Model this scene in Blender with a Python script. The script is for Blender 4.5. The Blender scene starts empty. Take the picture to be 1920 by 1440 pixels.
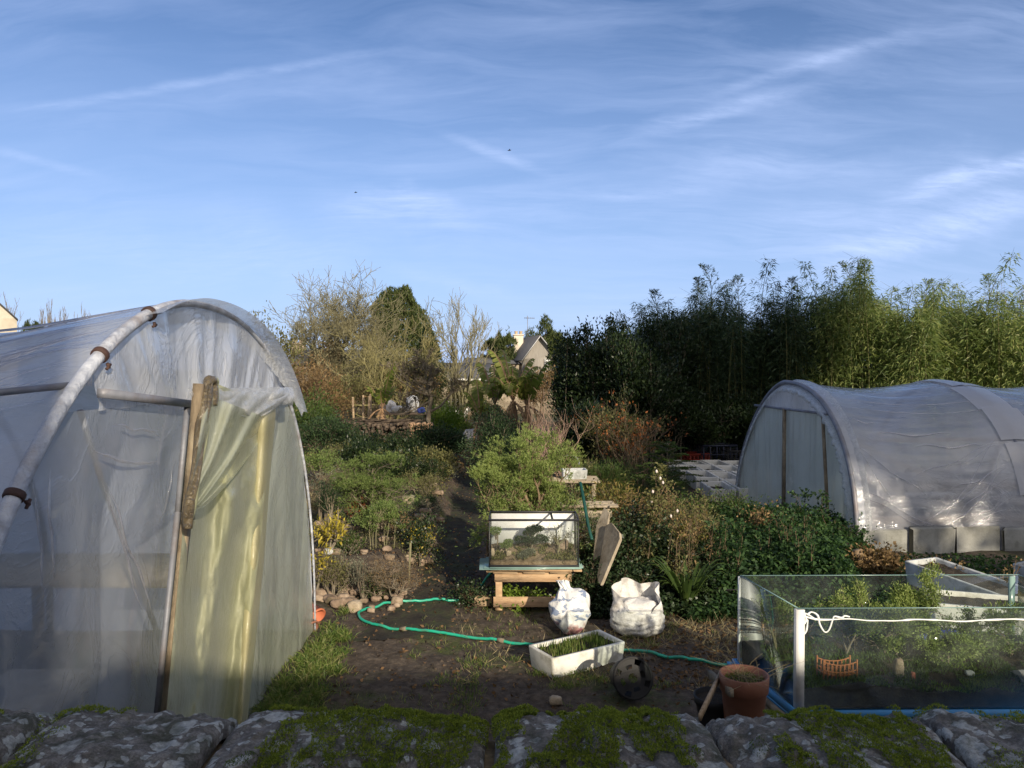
import bpy, math, random
import numpy as np
from mathutils import Vector, Matrix
PI = math.pi
R = math.radians
sc = bpy.context.scene
COL = sc.collection
random.seed(7)
RNG = np.random.default_rng(11)

# ------------------------------------------------------------------ camera, sky, sun, exposure
CAM_Z, FPX, PITCH = 2.2, 1440.0, R(1.19)
cam = bpy.data.cameras.new('camera')
cam.lens = 27.0; cam.sensor_width = 36.0; cam.clip_start = 0.05; cam.clip_end = 3000
camo = bpy.data.objects.new('camera', cam); COL.objects.link(camo)
camo.location = (0, 0, CAM_Z); camo.rotation_euler = (R(90) - PITCH, 0, 0)
sc.camera = camo
sc.view_settings.view_transform = 'Standard'; sc.view_settings.look = 'None'
sc.view_settings.gamma = 1; sc.view_settings.exposure = 0.3
sc.cycles.use_denoising = True
sc.cycles.transparent_max_bounces = 24
sc.cycles.max_bounces = 7; sc.cycles.diffuse_bounces = 3; sc.cycles.glossy_bounces = 3; sc.cycles.transmission_bounces = 4
SUN_EL, SUN_AZ = R(21.3), R(155)          # azimuth measured clockwise from +Y: behind the viewer, to the right
SUND = np.array([math.sin(SUN_AZ)*math.cos(SUN_EL), math.cos(SUN_AZ)*math.cos(SUN_EL), math.sin(SUN_EL)])
sl = bpy.data.lights.new('sun', 'SUN'); sl.energy = 5.0; sl.angle = R(0.53); sl.color = (1.0, 0.87, 0.68)
so = bpy.data.objects.new('sun', sl); COL.objects.link(so)
so.rotation_euler = Vector(SUND).to_track_quat('Z', 'Y').to_euler(); so.location = (10, -20, 12)

def ray(px, py):
    u = (px-960)/FPX; v = (720-py)/FPX
    return np.array([u, math.cos(PITCH)+v*math.sin(PITCH), -math.sin(PITCH)+v*math.cos(PITCH)])
def P(px, py, D):                          # point seen at that place of the photograph, D metres ahead
    r = ray(px, py); r = r*(D/r[1]); return np.array([r[0], r[1], r[2]+CAM_Z])
def G(px, py, z=0.0):
    r = ray(px, py); t = (z-CAM_Z)/r[2]; return np.array([r[0]*t, r[1]*t, z])

class NT:
    def __init__(s, tree): s.t = tree; s.n = tree.nodes; s.l = tree.links
    def node(s, typ, **kw):
        n = s.n.new(typ)
        for k, v in kw.items():
            if k.startswith('i_'):
                s.put(n.inputs[int(k[2:]) if k[2:].isdigit() else k[2:].replace('_', ' ')], v)
            else: setattr(n, k, v)
        return n
    def put(s, inp, v):
        if hasattr(v, 'links') and hasattr(v, 'is_output'): s.l.new(v, inp)
        elif hasattr(v, 'outputs'): s.l.new(v.outputs[0], inp)
        else: inp.default_value = v
    def math(s, op, a, b=None, c=None, clamp=False):
        n = s.n.new('ShaderNodeMath'); n.operation = op; n.use_clamp = clamp
        s.put(n.inputs[0], a)
        if b is not None: s.put(n.inputs[1], b)
        if c is not None: s.put(n.inputs[2], c)
        return n.outputs[0]
    def vmath(s, op, a, b=None):
        n = s.n.new('ShaderNodeVectorMath'); n.operation = op; s.put(n.inputs[0], a)
        if b is not None: s.put(n.inputs[1], b)
        return n.outputs['Value'] if op in ('DOT_PRODUCT', 'LENGTH') else n.outputs[0]
    def mix(s, f, a, b, mode='MIX'):
        n = s.n.new('ShaderNodeMix'); n.data_type = 'RGBA'; n.blend_type = mode
        s.put(n.inputs[0], f); s.put(n.inputs[6], a); s.put(n.inputs[7], b); return n.outputs[2]
    def ramp(s, f, stops):
        n = s.n.new('ShaderNodeValToRGB'); e = n.color_ramp.elements
        while len(e) < len(stops): e.new(0.5)
        for i, (p, c) in enumerate(stops):
            e[i].position = p; e[i].color = c if hasattr(c, '__len__') and len(c) == 4 else ((*c, 1) if hasattr(c, '__len__') else (c, c, c, 1))
        s.put(n.inputs[0], f); return n.outputs[0]
    def noise(s, vec, scale, detail=4, rough=.55, dist=0, out=0):
        n = s.n.new('ShaderNodeTexNoise'); s.put(n.inputs['Vector'], vec)
        n.inputs['Scale'].default_value = scale; n.inputs['Detail'].default_value = detail
        n.inputs['Roughness'].default_value = rough; n.inputs['Distortion'].default_value = dist
        return n.outputs[out]
    def mapping(s, vec, scale=(1, 1, 1), rot=(0, 0, 0), loc=(0, 0, 0)):
        n = s.n.new('ShaderNodeMapping'); s.put(n.inputs[0], vec)
        n.inputs['Scale'].default_value = scale; n.inputs['Rotation'].default_value = rot; n.inputs['Location'].default_value = loc
        return n.outputs[0]
    def mr(s, v, a, b, c=0.0, d=1.0, smooth=False):
        n = s.n.new('ShaderNodeMapRange'); n.clamp = True
        if smooth: n.interpolation_type = 'SMOOTHSTEP'
        s.put(n.inputs[0], v)
        for i, x in enumerate((a, b, c, d)): n.inputs[i+1].default_value = x
        return n.outputs[0]

# world: Nishita sky with thin cirrus
w = bpy.data.worlds.new('World'); sc.world = w; w.use_nodes = True
nt = NT(w.node_tree); nt.n.clear()
sky = nt.node('ShaderNodeTexSky', sky_type='NISHITA', sun_disc=False)
sky.sun_elevation = SUN_EL; sky.sun_rotation = SUN_AZ; sky.altitude = 0; sky.air_density = 1.0; sky.dust_density = 0.3; sky.ozone_density = 2.0
tc = nt.node('ShaderNodeTexCoord'); gen = tc.outputs['Generated']
sep = nt.node('ShaderNodeSeparateXYZ', i_0=gen)
zz = nt.math('ADD', nt.math('MAXIMUM', sep.outputs[2], 0.0), 0.22)
comb = nt.node('ShaderNodeCombineXYZ', i_0=nt.math('DIVIDE', sep.outputs[0], zz), i_1=nt.math('DIVIDE', sep.outputs[1], zz))
prj = comb.outputs[0]
warp = nt.vmath('ADD', prj, nt.vmath('MULTIPLY', nt.noise(prj, 1.2, 3, out=1), (0.35, 0.35, 0)))
m1 = nt.mapping(warp, scale=(1.0, 4.2, 1), rot=(0, 0, R(-22)))
c1 = nt.noise(m1, 1.5, 9, 0.62, 0.3)
c2 = nt.noise(nt.mapping(prj, scale=(0.8, 1.1, 1), loc=(3.7, 1.2, 0)), 0.8, 4, .5)
veil = nt.math('MULTIPLY', nt.mr(c1, 0.40, 0.78), nt.mr(c2, 0.32, 0.66), clamp=True)
cloud = nt.math('MULTIPLY', veil, 0.58)
wisp = nt.mr(nt.noise(nt.mapping(warp, scale=(3, 9, 1), rot=(0, 0, R(-30))), 2.5, 8, .7), .35, .75)
def streak(p1, p2, width, amt, fray=1.0):
    global cloud
    a = ray(*p1); b = ray(*p2); a /= np.linalg.norm(a); b /= np.linalg.norm(b)
    n = np.cross(a, b); n /= np.linalg.norm(n)
    d = b-a; L = np.linalg.norm(d); d /= L
    dist = nt.math('ABSOLUTE', nt.math('ADD', nt.vmath('DOT_PRODUCT', gen, tuple(n)), nt.math('MULTIPLY', nt.math('SUBTRACT', nt.noise(gen, 9, 4), .5), width*2.2*fray)))
    al = nt.vmath('DOT_PRODUCT', nt.vmath('SUBTRACT', gen, tuple(a)), tuple(d))
    f = nt.math('MULTIPLY', nt.mr(dist, 0, width, 1, 0, True), nt.math('MULTIPLY', nt.mr(al, -.06, L*.25, 0, 1, True), nt.mr(al, L*.75, L+.06, 1, 0, True)))
    f = nt.math('MULTIPLY', f, nt.math('MULTIPLY_ADD', wisp, .75, .25))
    cloud = nt.math('ADD', cloud, nt.math('MULTIPLY', f, amt))
for s_ in (((0, 212), (720, 96), .008, .34), ((0, 240), (760, 130), .03, .14), ((1250, 235), (1455, 178), .016, .5), ((1380, 160), (1650, 78), .010, .36), ((1500, 110), (1940, 20), .022, .2),
           ((1740, 352), (1960, 292), .018, .75), ((1560, 480), (1960, 385), .035, .8), ((1300, 330), (1900, 300), .03, .2), ((880, 268), (975, 306), .010, .42), ((640, 380), (860, 410), .035, .5), ((1450, 430), (1960, 330), .05, .35), ((100, 470), (700, 500), .05, .3),
           ((780, 515), (930, 548), .014, .35), ((1150, 368), (1300, 358), .010, .26), ((0, 285), (130, 318), .008, .3), ((350, 430), (900, 440), .06, .2), ((880, 420), (1500, 300), .06, .15)):
    streak(*s_)
cloud = nt.math('MINIMUM', cloud, 0.85)
hor = nt.mr(sep.outputs[2], 0.0, 0.42, 1, 0)
base = nt.mix(nt.math('MULTIPLY', nt.math('POWER', hor, 1.2), .82), sky.outputs[0], (5.2, 6.4, 8.6, 1))
skyc = nt.mix(cloud, base, (7.4, 8.2, 9.8, 1))
skyc = nt.mix(1.0, skyc, (.70, .785, .985, 1), 'MULTIPLY')
glow = nt.math('POWER', nt.mr(nt.vmath('DOT_PRODUCT', gen, tuple(SUND)), .05, 1.0), 1.6)      # added brightness on the sun side of the sky, fills the shadows
skyc = nt.mix(glow, skyc, (9, 8.3, 7.6, 1))
bg = nt.node('ShaderNodeBackground', i_Color=skyc, i_Strength=0.102)
wo = nt.node('ShaderNodeOutputWorld'); nt.l.new(bg.outputs[0], wo.inputs[0])

# ------------------------------------------------------------------ numpy noise and mesh buffers
_T = np.random.default_rng(5).random(65536)
def vnoise(x, y, z=0.0, seed=0):
    x, y, z = np.broadcast_arrays(np.asarray(x, float), np.asarray(y, float), np.asarray(z, float))
    xi, yi, zi = np.floor(x).astype(np.int64), np.floor(y).astype(np.int64), np.floor(z).astype(np.int64)
    fx, fy, fz = x-xi, y-yi, z-zi
    fx, fy, fz = fx*fx*(3-2*fx), fy*fy*(3-2*fy), fz*fz*(3-2*fz)
    def h(a, b, c): return _T[(a*73856093 ^ b*19349663 ^ c*83492791 ^ (seed*2654435 + 977)) & 65535]
    r = 0
    for dx, wx in ((0, 1-fx), (1, fx)):
        for dy, wy in ((0, 1-fy), (1, fy)):
            for dz, wz in ((0, 1-fz), (1, fz)): r = r + h(xi+dx, yi+dy, zi+dz)*wx*wy*wz
    return r
def fbm(x, y, z=0.0, oct=4, seed=0):
    r = 0; a = .5; f = 1.0; t = 0
    for i in range(oct): r = r + a*vnoise(np.asarray(x)*f, np.asarray(y)*f, np.asarray(z)*f, seed+i*17); t += a; a *= .5; f *= 2.03
    return r/t

class B:
    def __init__(s): s.v = []; s.f = {3: [], 4: []}; s.n = 0
    def add(s, V, F):
        V = np.asarray(V, float).reshape(-1, 3); F = np.asarray(F, np.int64)
        if len(F): s.f[F.shape[1]].append(F+s.n)
        s.v.append(V); s.n += len(V)
    def obj(s, name, m, parent=None, smooth=False, org=None):
        V = np.concatenate(s.v) if s.v else np.zeros((0, 3))
        if parent is not None and org is None:
            org = np.array(parent.location)
            if parent.parent: org = org+np.array(parent.parent.location)
        pl = org if org is not None else np.zeros(3)
        V = V-pl
        me = bpy.data.meshes.new(name)
        f3 = np.concatenate(s.f[3]) if s.f[3] else np.zeros((0, 3), np.int64)
        f4 = np.concatenate(s.f[4]) if s.f[4] else np.zeros((0, 4), np.int64)
        nl = f3.size+f4.size; nf = len(f3)+len(f4)
        me.vertices.add(len(V)); me.vertices.foreach_set('co', V.astype(np.float32).ravel())
        me.loops.add(nl); me.loops.foreach_set('vertex_index', np.concatenate([f3.ravel(), f4.ravel()]).astype(np.int32))
        me.polygons.add(nf)
        st = np.concatenate([np.arange(len(f3))*3, f3.size+np.arange(len(f4))*4]).astype(np.int32)
        me.polygons.foreach_set('loop_start', st)
        try: me.polygons.foreach_set('loop_total', np.concatenate([np.full(len(f3), 3), np.full(len(f4), 4)]).astype(np.int32))
        except Exception: pass
        if smooth: me.polygons.foreach_set('use_smooth', np.ones(nf, bool))
        me.update(calc_edges=True); me.validate()
        if m: me.materials.append(m)
        o = bpy.data.objects.new(name, me); COL.objects.link(o)
        if parent is not None: o.parent = parent
        return o
def tag(o, label=None, cat=None, group=None, kind=None):
    if label: o['label'] = label
    if cat: o['category'] = cat
    if group: o['group'] = group
    if kind: o['kind'] = kind
    return o
def thing(name, label, cat, loc=(0, 0, 0), group=None):
    o = bpy.data.objects.new(name, None); COL.objects.link(o); o.location = tuple(float(a) for a in loc); o.empty_display_size = .1
    return tag(o, label, cat, group)
def dup(root, loc, rotz=0, scale=1.0, label=None, group=None):
    r = root.copy(); COL.objects.link(r); r.location = tuple(float(a) for a in loc); r.rotation_euler = (0, 0, rotz)
    r.scale = (scale,)*3 if not hasattr(scale, '__len__') else scale
    if label: r['label'] = label
    if group: r['group'] = group
    for ch in list(root.children):
        c = ch.copy(); COL.objects.link(c); c.parent = r
        for g in list(ch.children):
            d = g.copy(); COL.objects.link(d); d.parent = c
    return r
def norm(a): return a/np.maximum(np.linalg.norm(a, axis=-1, keepdims=True), 1e-9)
def leaves(b, Pp, D, L, W, fold=.25, droop=0.0, rng=RNG, flat=0.0, tri=False):
    N = len(Pp)
    if N == 0: return
    D = norm(D); L = np.broadcast_to(L, (N,))[:, None]; W = np.broadcast_to(W, (N,))[:, None]
    rv = rng.normal(size=(N, 3))
    if flat: rv = rv*(1-flat)+np.array([0, 0, 1.0])*flat*2
    S = norm(np.cross(D, rv)); Nn = np.cross(S, D)
    tip = Pp+D*L; tip[:, 2] -= droop*L[:, 0]
    if tri:
        V = np.stack([Pp-S*W*.5, tip, Pp+S*W*.5], 1); b.add(V, np.arange(N*3).reshape(N, 3)); return
    V = np.stack([Pp, Pp+D*L*.42+S*W*.5+Nn*W*fold, tip, Pp+D*L*.42-S*W*.5+Nn*W*fold], 1)
    b.add(V, np.arange(N*4).reshape(N, 4))
def rdirs(n, up=0.0, rng=RNG):
    d = norm(rng.normal(size=(n, 3))); d[:, 2] += up; return norm(d)
def tube(b, pts, rad, sides=6, cap=True):
    pts = np.asarray(pts, float); n = len(pts)
    rad = np.broadcast_to(rad, (n,)).astype(float)
    T = np.gradient(pts, axis=0); T = norm(T)
    ref = np.array([0, 0, 1.0]) if abs(T[0, 2]) < .8 and abs(T[-1, 2]) < .9 else np.array([.9, .3, .1])
    A = norm(np.cross(T, ref)); Bv = np.cross(T, A)
    an = np.arange(sides)*2*PI/sides
    V = pts[:, None, :]+rad[:, None, None]*(np.cos(an)[None, :, None]*A[:, None, :]+np.sin(an)[None, :, None]*Bv[:, None, :])
    i = np.arange(n-1)[:, None]*sides; j = np.arange(sides)[None, :]; k = (j+1) % sides
    F = np.stack([i+j, i+k, i+sides+k, i+sides+j], -1).reshape(-1, 4)
    V = V.reshape(-1, 3)
    if cap:
        V = np.concatenate([V, pts[:1], pts[-1:]]); c0 = n*sides; c1_ = c0+1
        jj = np.arange(sides); kk = (jj+1) % sides
        F3 = np.concatenate([np.stack([kk, jj, np.full(sides, c0)], -1), np.stack([(n-1)*sides+jj, (n-1)*sides+kk, np.full(sides, c1_)], -1)])
        s = b.n; b.add(V, F); b.f[3].append(F3+s)
    else: b.add(V, F)
def spline(pts, n=40):
    pts = np.asarray(pts, float); m = len(pts)
    t = np.linspace(0, m-1, n); i = np.clip(np.floor(t).astype(int), 0, m-2); f = (t-i)[:, None]
    p0 = pts[np.clip(i-1, 0, m-1)]; p1 = pts[i]; p2 = pts[i+1]; p3 = pts[np.clip(i+2, 0, m-1)]
    return .5*((2*p1)+(-p0+p2)*f+(2*p0-5*p1+4*p2-p3)*f*f+(-p0+3*p1-3*p2+p3)*f**3)
def grid(b, V, wrap=False):
    n, m = V.shape[:2]; i = np.arange(n-1)[:, None]*m; mm = m if wrap else m-1
    j = np.arange(mm)[None, :]; k = (j+1) % m
    b.add(V.reshape(-1, 3), np.stack([i+j, i+k, i+m+k, i+m+j], -1).reshape(-1, 4))
def box(b, c, s, rz=0, bev=0.0, jit=0.0, M=None):
    """box of size s centred on c; bev rounds its edges with a chamfer"""
    x, y, z = (a/2 for a in s)
    if bev <= 0:
        V = np.array([[sx*x, sy*y, sz*z] for sz in (-1, 1) for sy in (-1, 1) for sx in (-1, 1)], float)
        F = [[0, 2, 3, 1], [4, 5, 7, 6], [0, 1, 5, 4], [2, 6, 7, 3], [0, 4, 6, 2], [1, 3, 7, 5]]; F3 = None
    else:
        e = min(bev, x*.9, y*.9, z*.9); V = []; ix = {}
        for sx in (-1, 1):
            for sy in (-1, 1):
                for sz in (-1, 1):
                    for ax in range(3):
                        p = [sx*x, sy*y, sz*z]
                        for a2 in range(3):
                            if a2 != ax: p[a2] -= (sx, sy, sz)[a2]*e
                        ix[(sx, sy, sz, ax)] = len(V); V.append(p)
        V = np.array(V, float); F = []; F3 = []
        for ax in range(3):
            o = [a for a in range(3) if a != ax]
            for s1 in (-1, 1):
                q = []
                for (p_, q_) in ((-1, -1), (1, -1), (1, 1), (-1, 1)):
                    t = [0, 0, 0]; t[ax] = s1; t[o[0]] = p_; t[o[1]] = q_; q.append(ix[(*t, ax)])
                F.append(q)
            for p_ in (-1, 1):
                for q_ in (-1, 1):
                    q = []
                    for s1, a2 in ((-1, 0), (1, 0), (1, 1), (-1, 1)):
                        t = [0, 0, 0]; t[ax] = s1; t[o[0]] = p_; t[o[1]] = q_; q.append(ix[(*t, o[a2])])
                    F.append(q)
        for sx in (-1, 1):
            for sy in (-1, 1):
                for sz in (-1, 1): F3.append([ix[(sx, sy, sz, a)] for a in range(3)])
    if jit: V = V+RNG.normal(size=V.shape)*jit
    if M is not None: V = V@np.asarray(M).T
    cz, sz_ = math.cos(rz), math.sin(rz)
    V = V@np.array([[cz, sz_, 0], [-sz_, cz, 0], [0, 0, 1]])+np.asarray(c, float)
    s0 = b.n; b.add(V, F)
    if bev > 0 and F3: b.f[3].append(np.array(F3)+s0)
def lathe(b, prof, c=(0, 0, 0), sides=24, M=None):
    prof = np.asarray(prof, float); an = np.arange(sides)*2*PI/sides
    V = np.stack([prof[:, 0][:, None]*np.cos(an), prof[:, 0][:, None]*np.sin(an), np.repeat(prof[:, 1][:, None], sides, 1)], -1)
    if M is not None: V = V@np.asarray(M).T
    grid(b, V+np.asarray(c, float), True)
def rot(ax, a):
    return np.array(Matrix.Rotation(a, 3, ax))
def blob(b, c, s, seed=0, amp=.3, n=14, freq=1.4, flatb=True):
    """an uneven rounded lump (rock)"""
    th = np.linspace(0, PI, n)[:, None]; ph = (np.arange(n*2)*PI/n)[None, :]
    d = np.stack([np.sin(th)*np.cos(ph), np.sin(th)*np.sin(ph), np.cos(th)*np.ones_like(ph)], -1)
    e = np.sign(d)*np.abs(d)**.66
    r = 1+amp*(fbm(d[..., 0]*freq+seed*3.1, d[..., 1]*freq+7, d[..., 2]*freq+seed, 4)-.5)*2
    r = r-.16*np.abs(np.sin(seed+d[..., 0]*2.7+d[..., 2]*1.9))*np.abs(np.cos(seed*2+d[..., 1]*2.9-d[..., 2]))
    V = e*r[..., None]*np.asarray(s)/2+np.asarray(c)
    grid(b, V, True)

# ------------------------------------------------------------------ materials
def newmat(name):
    m = bpy.data.materials.new(name); m.use_nodes = True; t = NT(m.node_tree); t.n.clear()
    return m, t
def out(t, sh, m=None):
    o = t.node('ShaderNodeOutputMaterial'); t.l.new(sh.outputs[0] if hasattr(sh, 'outputs') else sh, o.inputs[0])
def c4(c): return (*c, 1)
def surf(name, cols, scale=6, rough=.8, bump=.3, bscale=None, stretch=(1, 1, 1), metal=0, spec=.35, island=0.0, dirt=None, rs=None, dist=0.0, bdist=.02, extra=None):
    m, t = newmat(name); co = t.node('ShaderNodeTexCoord').outputs['Object']
    v = t.mapping(co, scale=stretch)
    f = t.noise(v, scale, 6, .6, dist)
    k = len(cols); col = t.ramp(f, [(.32+.36*i/max(1, k-1), c) for i, c in enumerate(cols)]) if k > 1 else t.ramp(f, [(0, cols[0]), (1, tuple(x*.85 for x in cols[0]))])
    if island:
        g = t.node('ShaderNodeNewGeometry').outputs['Random Per Island']
        col = t.mix(1.0, col, t.ramp(g, [(0, 1-island), (1, 1+island*.6)]), 'MULTIPLY')
    if dirt:
        dcol, damt, dsc = dirt
        col = t.mix(t.math('MULTIPLY', t.mr(t.noise(co, dsc, 7, .68), .48, .66), damt), col, c4(dcol))
    p = t.node('ShaderNodeBsdfPrincipled', i_Base_Color=col, i_Metallic=metal)
    p.inputs['Specular IOR Level'].default_value = spec
    p.inputs['Roughness'].default_value = rough
    if bump:
        bn = t.node('ShaderNodeBump', i_Strength=bump, i_Distance=bdist, i_Height=t.noise(v, bscale or scale*3, 8, .65)); t.l.new(bn.outputs[0], p.inputs['Normal'])
    out(t, p); return m
def leafmat(name, cols, trans=.35, rough=.5, var=6.0, spec=.3):
    m, t = newmat(name); g = t.node('ShaderNodeNewGeometry')
    co = t.node('ShaderNodeTexCoord').outputs['Object']
    f = t.math('ADD', t.math('MULTIPLY', g.outputs['Random Per Island'], .65), t.math('MULTIPLY', t.noise(co, var, 3), .45))
    k = len(cols); col = t.ramp(f, [(.12+.76*i/max(1, k-1), c) for i, c in enumerate(cols)])
    p = t.node('ShaderNodeBsdfPrincipled', i_Base_Color=col); p.inputs['Roughness'].default_value = rough
    p.inputs['Specular IOR Level'].default_value = spec
    tr = t.node('ShaderNodeBsdfTranslucent', i_Color=t.mix(1.0, col, (1.25, 1.35, .7, 1), 'MULTIPLY'))
    mx = t.node('ShaderNodeMixShader', i_0=trans); t.l.new(p.outputs[0], mx.inputs[1]); t.l.new(tr.outputs[0], mx.inputs[2])
    out(t, mx); return m
def filmmat(name, col, alpha=.55, tint=(1, 1, 1), dirtc=(.25, .27, .2), dirt=.3, stretch=(1, 1, 1), gloss=.12, wr=.5, wscale=5, rough=.18, trl=.55, alo=.18):
    """milky greenhouse film: part clear, part scattering, with a glossy skin and crinkles"""
    m, t = newmat(name); co = t.node('ShaderNodeTexCoord').outputs['Object']
    v = t.mapping(co, scale=stretch)
    n1 = t.noise(v, 2.2, 5, .6, .6); n2 = t.noise(v, wscale, 6, .62, 1.6); n3 = t.noise(t.mapping(co, scale=(1.3, 1.1, .5)), 1.1, 3, .5)
    creas = t.math('SUBTRACT', 1, t.mr(t.math('ABSOLUTE', t.math('SUBTRACT', n2, .5)), 0, .045))
    bh = t.math('ADD', t.math('MULTIPLY', n2, 1.0), t.math('MULTIPLY', creas, .22))
    bn = t.node('ShaderNodeBump', i_Strength=wr, i_Distance=.02, i_Height=bh)
    dm = t.math('MULTIPLY', t.mr(t.noise(co, 6, 8, .7), .45, .7), dirt)
    c = t.mix(dm, c4(col), c4(dirtc)); c = t.mix(t.math('MULTIPLY', t.mr(n1, .3, .7), .25), c, c4(tuple(min(1, x*1.25) for x in col)))
    df = t.node('ShaderNodeBsdfDiffuse', i_Color=c, i_Normal=bn); tl = t.node('ShaderNodeBsdfTranslucent', i_Color=c, i_Normal=bn)
    ms = t.node('ShaderNodeMixShader', i_0=trl); t.l.new(df.outputs[0], ms.inputs[1]); t.l.new(tl.outputs[0], ms.inputs[2])
    tp = t.node('ShaderNodeBsdfTransparent', i_Color=c4(tint))
    a = t.math('ADD', t.math('MULTIPLY', t.mr(n3, .3, .7), alo*2), alpha-alo, clamp=True)
    a = t.math('ADD', a, t.math('MULTIPLY', dm, .3), clamp=True)
    mt = t.node('ShaderNodeMixShader', i_0=a); t.l.new(tp.outputs[0], mt.inputs[1]); t.l.new(ms.outputs[0], mt.inputs[2])
    gl = t.node('ShaderNodeBsdfGlossy', i_Color=(1, 1, 1, 1), i_Roughness=rough, i_Normal=bn)
    lw = t.node('ShaderNodeLayerWeight', i_Blend=.5, i_Normal=bn); fr = t.math('POWER', lw.outputs['Facing'], 4.0)
    mg = t.node('ShaderNodeMixShader', i_0=t.math('ADD', t.math('MULTIPLY', fr, .75), gloss, clamp=True)); t.l.new(mt.outputs[0], mg.inputs[1]); t.l.new(gl.outputs[0], mg.inputs[2])
    out(t, mg); return m
def glassmat(name, tint=(.93, .97, .95), dirt=.12, dcol=(.5, .52, .48), gl_add=.02):
    m, t = newmat(name); co = t.node('ShaderNodeTexCoord').outputs['Object']
    tp = t.node('ShaderNodeBsdfTransparent', i_Color=c4(tint)); gl = t.node('ShaderNodeBsdfGlossy', i_Roughness=.02)
    df = t.node('ShaderNodeBsdfDiffuse', i_Color=c4(dcol))
    d = t.math('MULTIPLY', t.mr(t.noise(co, 7, 8, .7), .3, .75), dirt*2)
    m1_ = t.node('ShaderNodeMixShader', i_0=d); t.l.new(tp.outputs[0], m1_.inputs[1]); t.l.new(df.outputs[0], m1_.inputs[2])
    lw = t.node('ShaderNodeLayerWeight', i_Blend=.5); fr = t.math('MULTIPLY', t.math('POWER', lw.outputs['Facing'], 5.0), .9)
    m2 = t.node('ShaderNodeMixShader', i_0=t.math('ADD', fr, gl_add, clamp=True)); t.l.new(m1_.outputs[0], m2.inputs[1]); t.l.new(gl.outputs[0], m2.inputs[2])
    out(t, m2); return m
M = {}
M['bark'] = surf('bark', [(.09, .07, .05), (.17, .14, .10), (.24, .21, .16)], 9, .9, .6, 30, (1, 1, .3))
M['bark_pale'] = surf('pale_bark', [(.10, .09, .05), (.19, .175, .10), (.27, .25, .155)], 6, .9, .4, 30, (1, 1, .4))
M['bark_green'] = surf('mossy_bark', [(.11, .10, .04), (.20, .18, .075), (.26, .235, .12)], 3, .9, .4, 30)
M['twig_pink'] = surf('pinkish_twig', [(.30, .20, .15), (.42, .29, .22)], 5, .8, .2)
M['twig_brown'] = surf('brown_twig', [(.12, .08, .05), (.22, .16, .10)], 8, .9, .2)
M['leaf_bamboo'] = leafmat('bamboo_leaf', [(.045, .08, .02), (.11, .16, .045), (.18, .23, .07), (.32, .34, .12)], .35, .45, .6)
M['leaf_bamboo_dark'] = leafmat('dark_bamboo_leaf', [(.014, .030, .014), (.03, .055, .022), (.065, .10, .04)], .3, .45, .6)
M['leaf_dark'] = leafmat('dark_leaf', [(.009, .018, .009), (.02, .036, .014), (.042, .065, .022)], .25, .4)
M['leaf_mid'] = leafmat('mid_leaf', [(.03, .055, .015), (.06, .10, .025), (.10, .15, .035)], .35, .5)
M['leaf_nettle'] = leafmat('nettle_leaf', [(.012, .030, .012), (.03, .07, .024), (.075, .14, .04)], .35, .65, 2.5)
M['leaf_ivy'] = leafmat('ivy_leaf', [(.010, .022, .010), (.022, .042, .016), (.07, .10, .045)], .2, .4, 3, spec=.35)
M['leaf_bright'] = leafmat('bright_leaf', [(.07, .12, .02), (.14, .22, .03), (.22, .30, .05)], .4, .5)
M['juniper'] = leafmat('juniper_needle', [(.07, .11, .03), (.13, .19, .05), (.22, .27, .09)], .25, .6, 3)
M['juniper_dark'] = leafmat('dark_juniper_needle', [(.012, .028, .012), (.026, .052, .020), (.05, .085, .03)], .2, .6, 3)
M['juniper_bright'] = leafmat('bright_juniper_needle', [(.11, .16, .04), (.20, .26, .07), (.33, .39, .13)], .3, .6, 3)
M['leaf_yellow'] = leafmat('yellow_leaf', [(.25, .22, .03), (.48, .38, .05), (.60, .50, .09)], .4, .5)
M['leaf_orange'] = leafmat('rust_leaf', [(.16, .05, .02), (.32, .10, .03), (.42, .18, .06)], .3, .6)
M['leaf_brown'] = leafmat('dry_brown_leaf', [(.08, .05, .025), (.17, .11, .05), (.28, .19, .09)], .2, .7)
M['leaf_olive'] = leafmat('olive_leaf', [(.07, .07, .03), (.13, .13, .045), (.20, .19, .08)], .3, .6)
M['leaf_grey'] = leafmat('grey_green_leaf', [(.09, .10, .07), (.16, .17, .12), (.24, .25, .18)], .25, .7)
M['grass'] = leafmat('grass_blade', [(.04, .075, .018), (.085, .145, .03), (.16, .21, .05), (.28, .26, .12)], .4, .5, 2)
M['straw'] = leafmat('dry_straw', [(.18, .14, .07), (.32, .26, .14), (.42, .35, .2)], .2, .7, 2)
M['litter'] = leafmat('fallen_leaf', [(.05, .032, .02), (.12, .07, .035), (.22, .13, .06)], .1, .8, 3)
M['fern'] = leafmat('dying_fern', [(.08, .10, .025), (.16, .15, .04), (.24, .16, .05)], .35, .6, 2)
M['moss'] = leafmat('moss_shoot', [(.05, .08, .014), (.15, .19, .022), (.32, .36, .045)], .3, .8, 14)
M['moss_dark'] = leafmat('dark_moss_shoot', [(.04, .065, .015), (.08, .12, .022), (.14, .18, .035)], .3, .8, 14)
M['wood'] = surf('weathered_wood', [(.22, .15, .09), (.33, .24, .15), (.42, .32, .21)], 3, .85, .35, 18, (1, 8, 8), island=.12)
M['wood_new'] = surf('pallet_wood', [(.32, .20, .11), (.43, .29, .17), (.50, .36, .22)], 3, .8, .35, 18, (1, 9, 9), island=.15, dirt=((.12, .08, .05), .5, 5))
M['wood_grey'] = surf('grey_board', [(.20, .16, .11), (.31, .26, .19), (.38, .33, .25)], 3, .9, .4, 16, (5, 5, 1), dirt=((.10, .08, .05), .6, 5))
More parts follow.
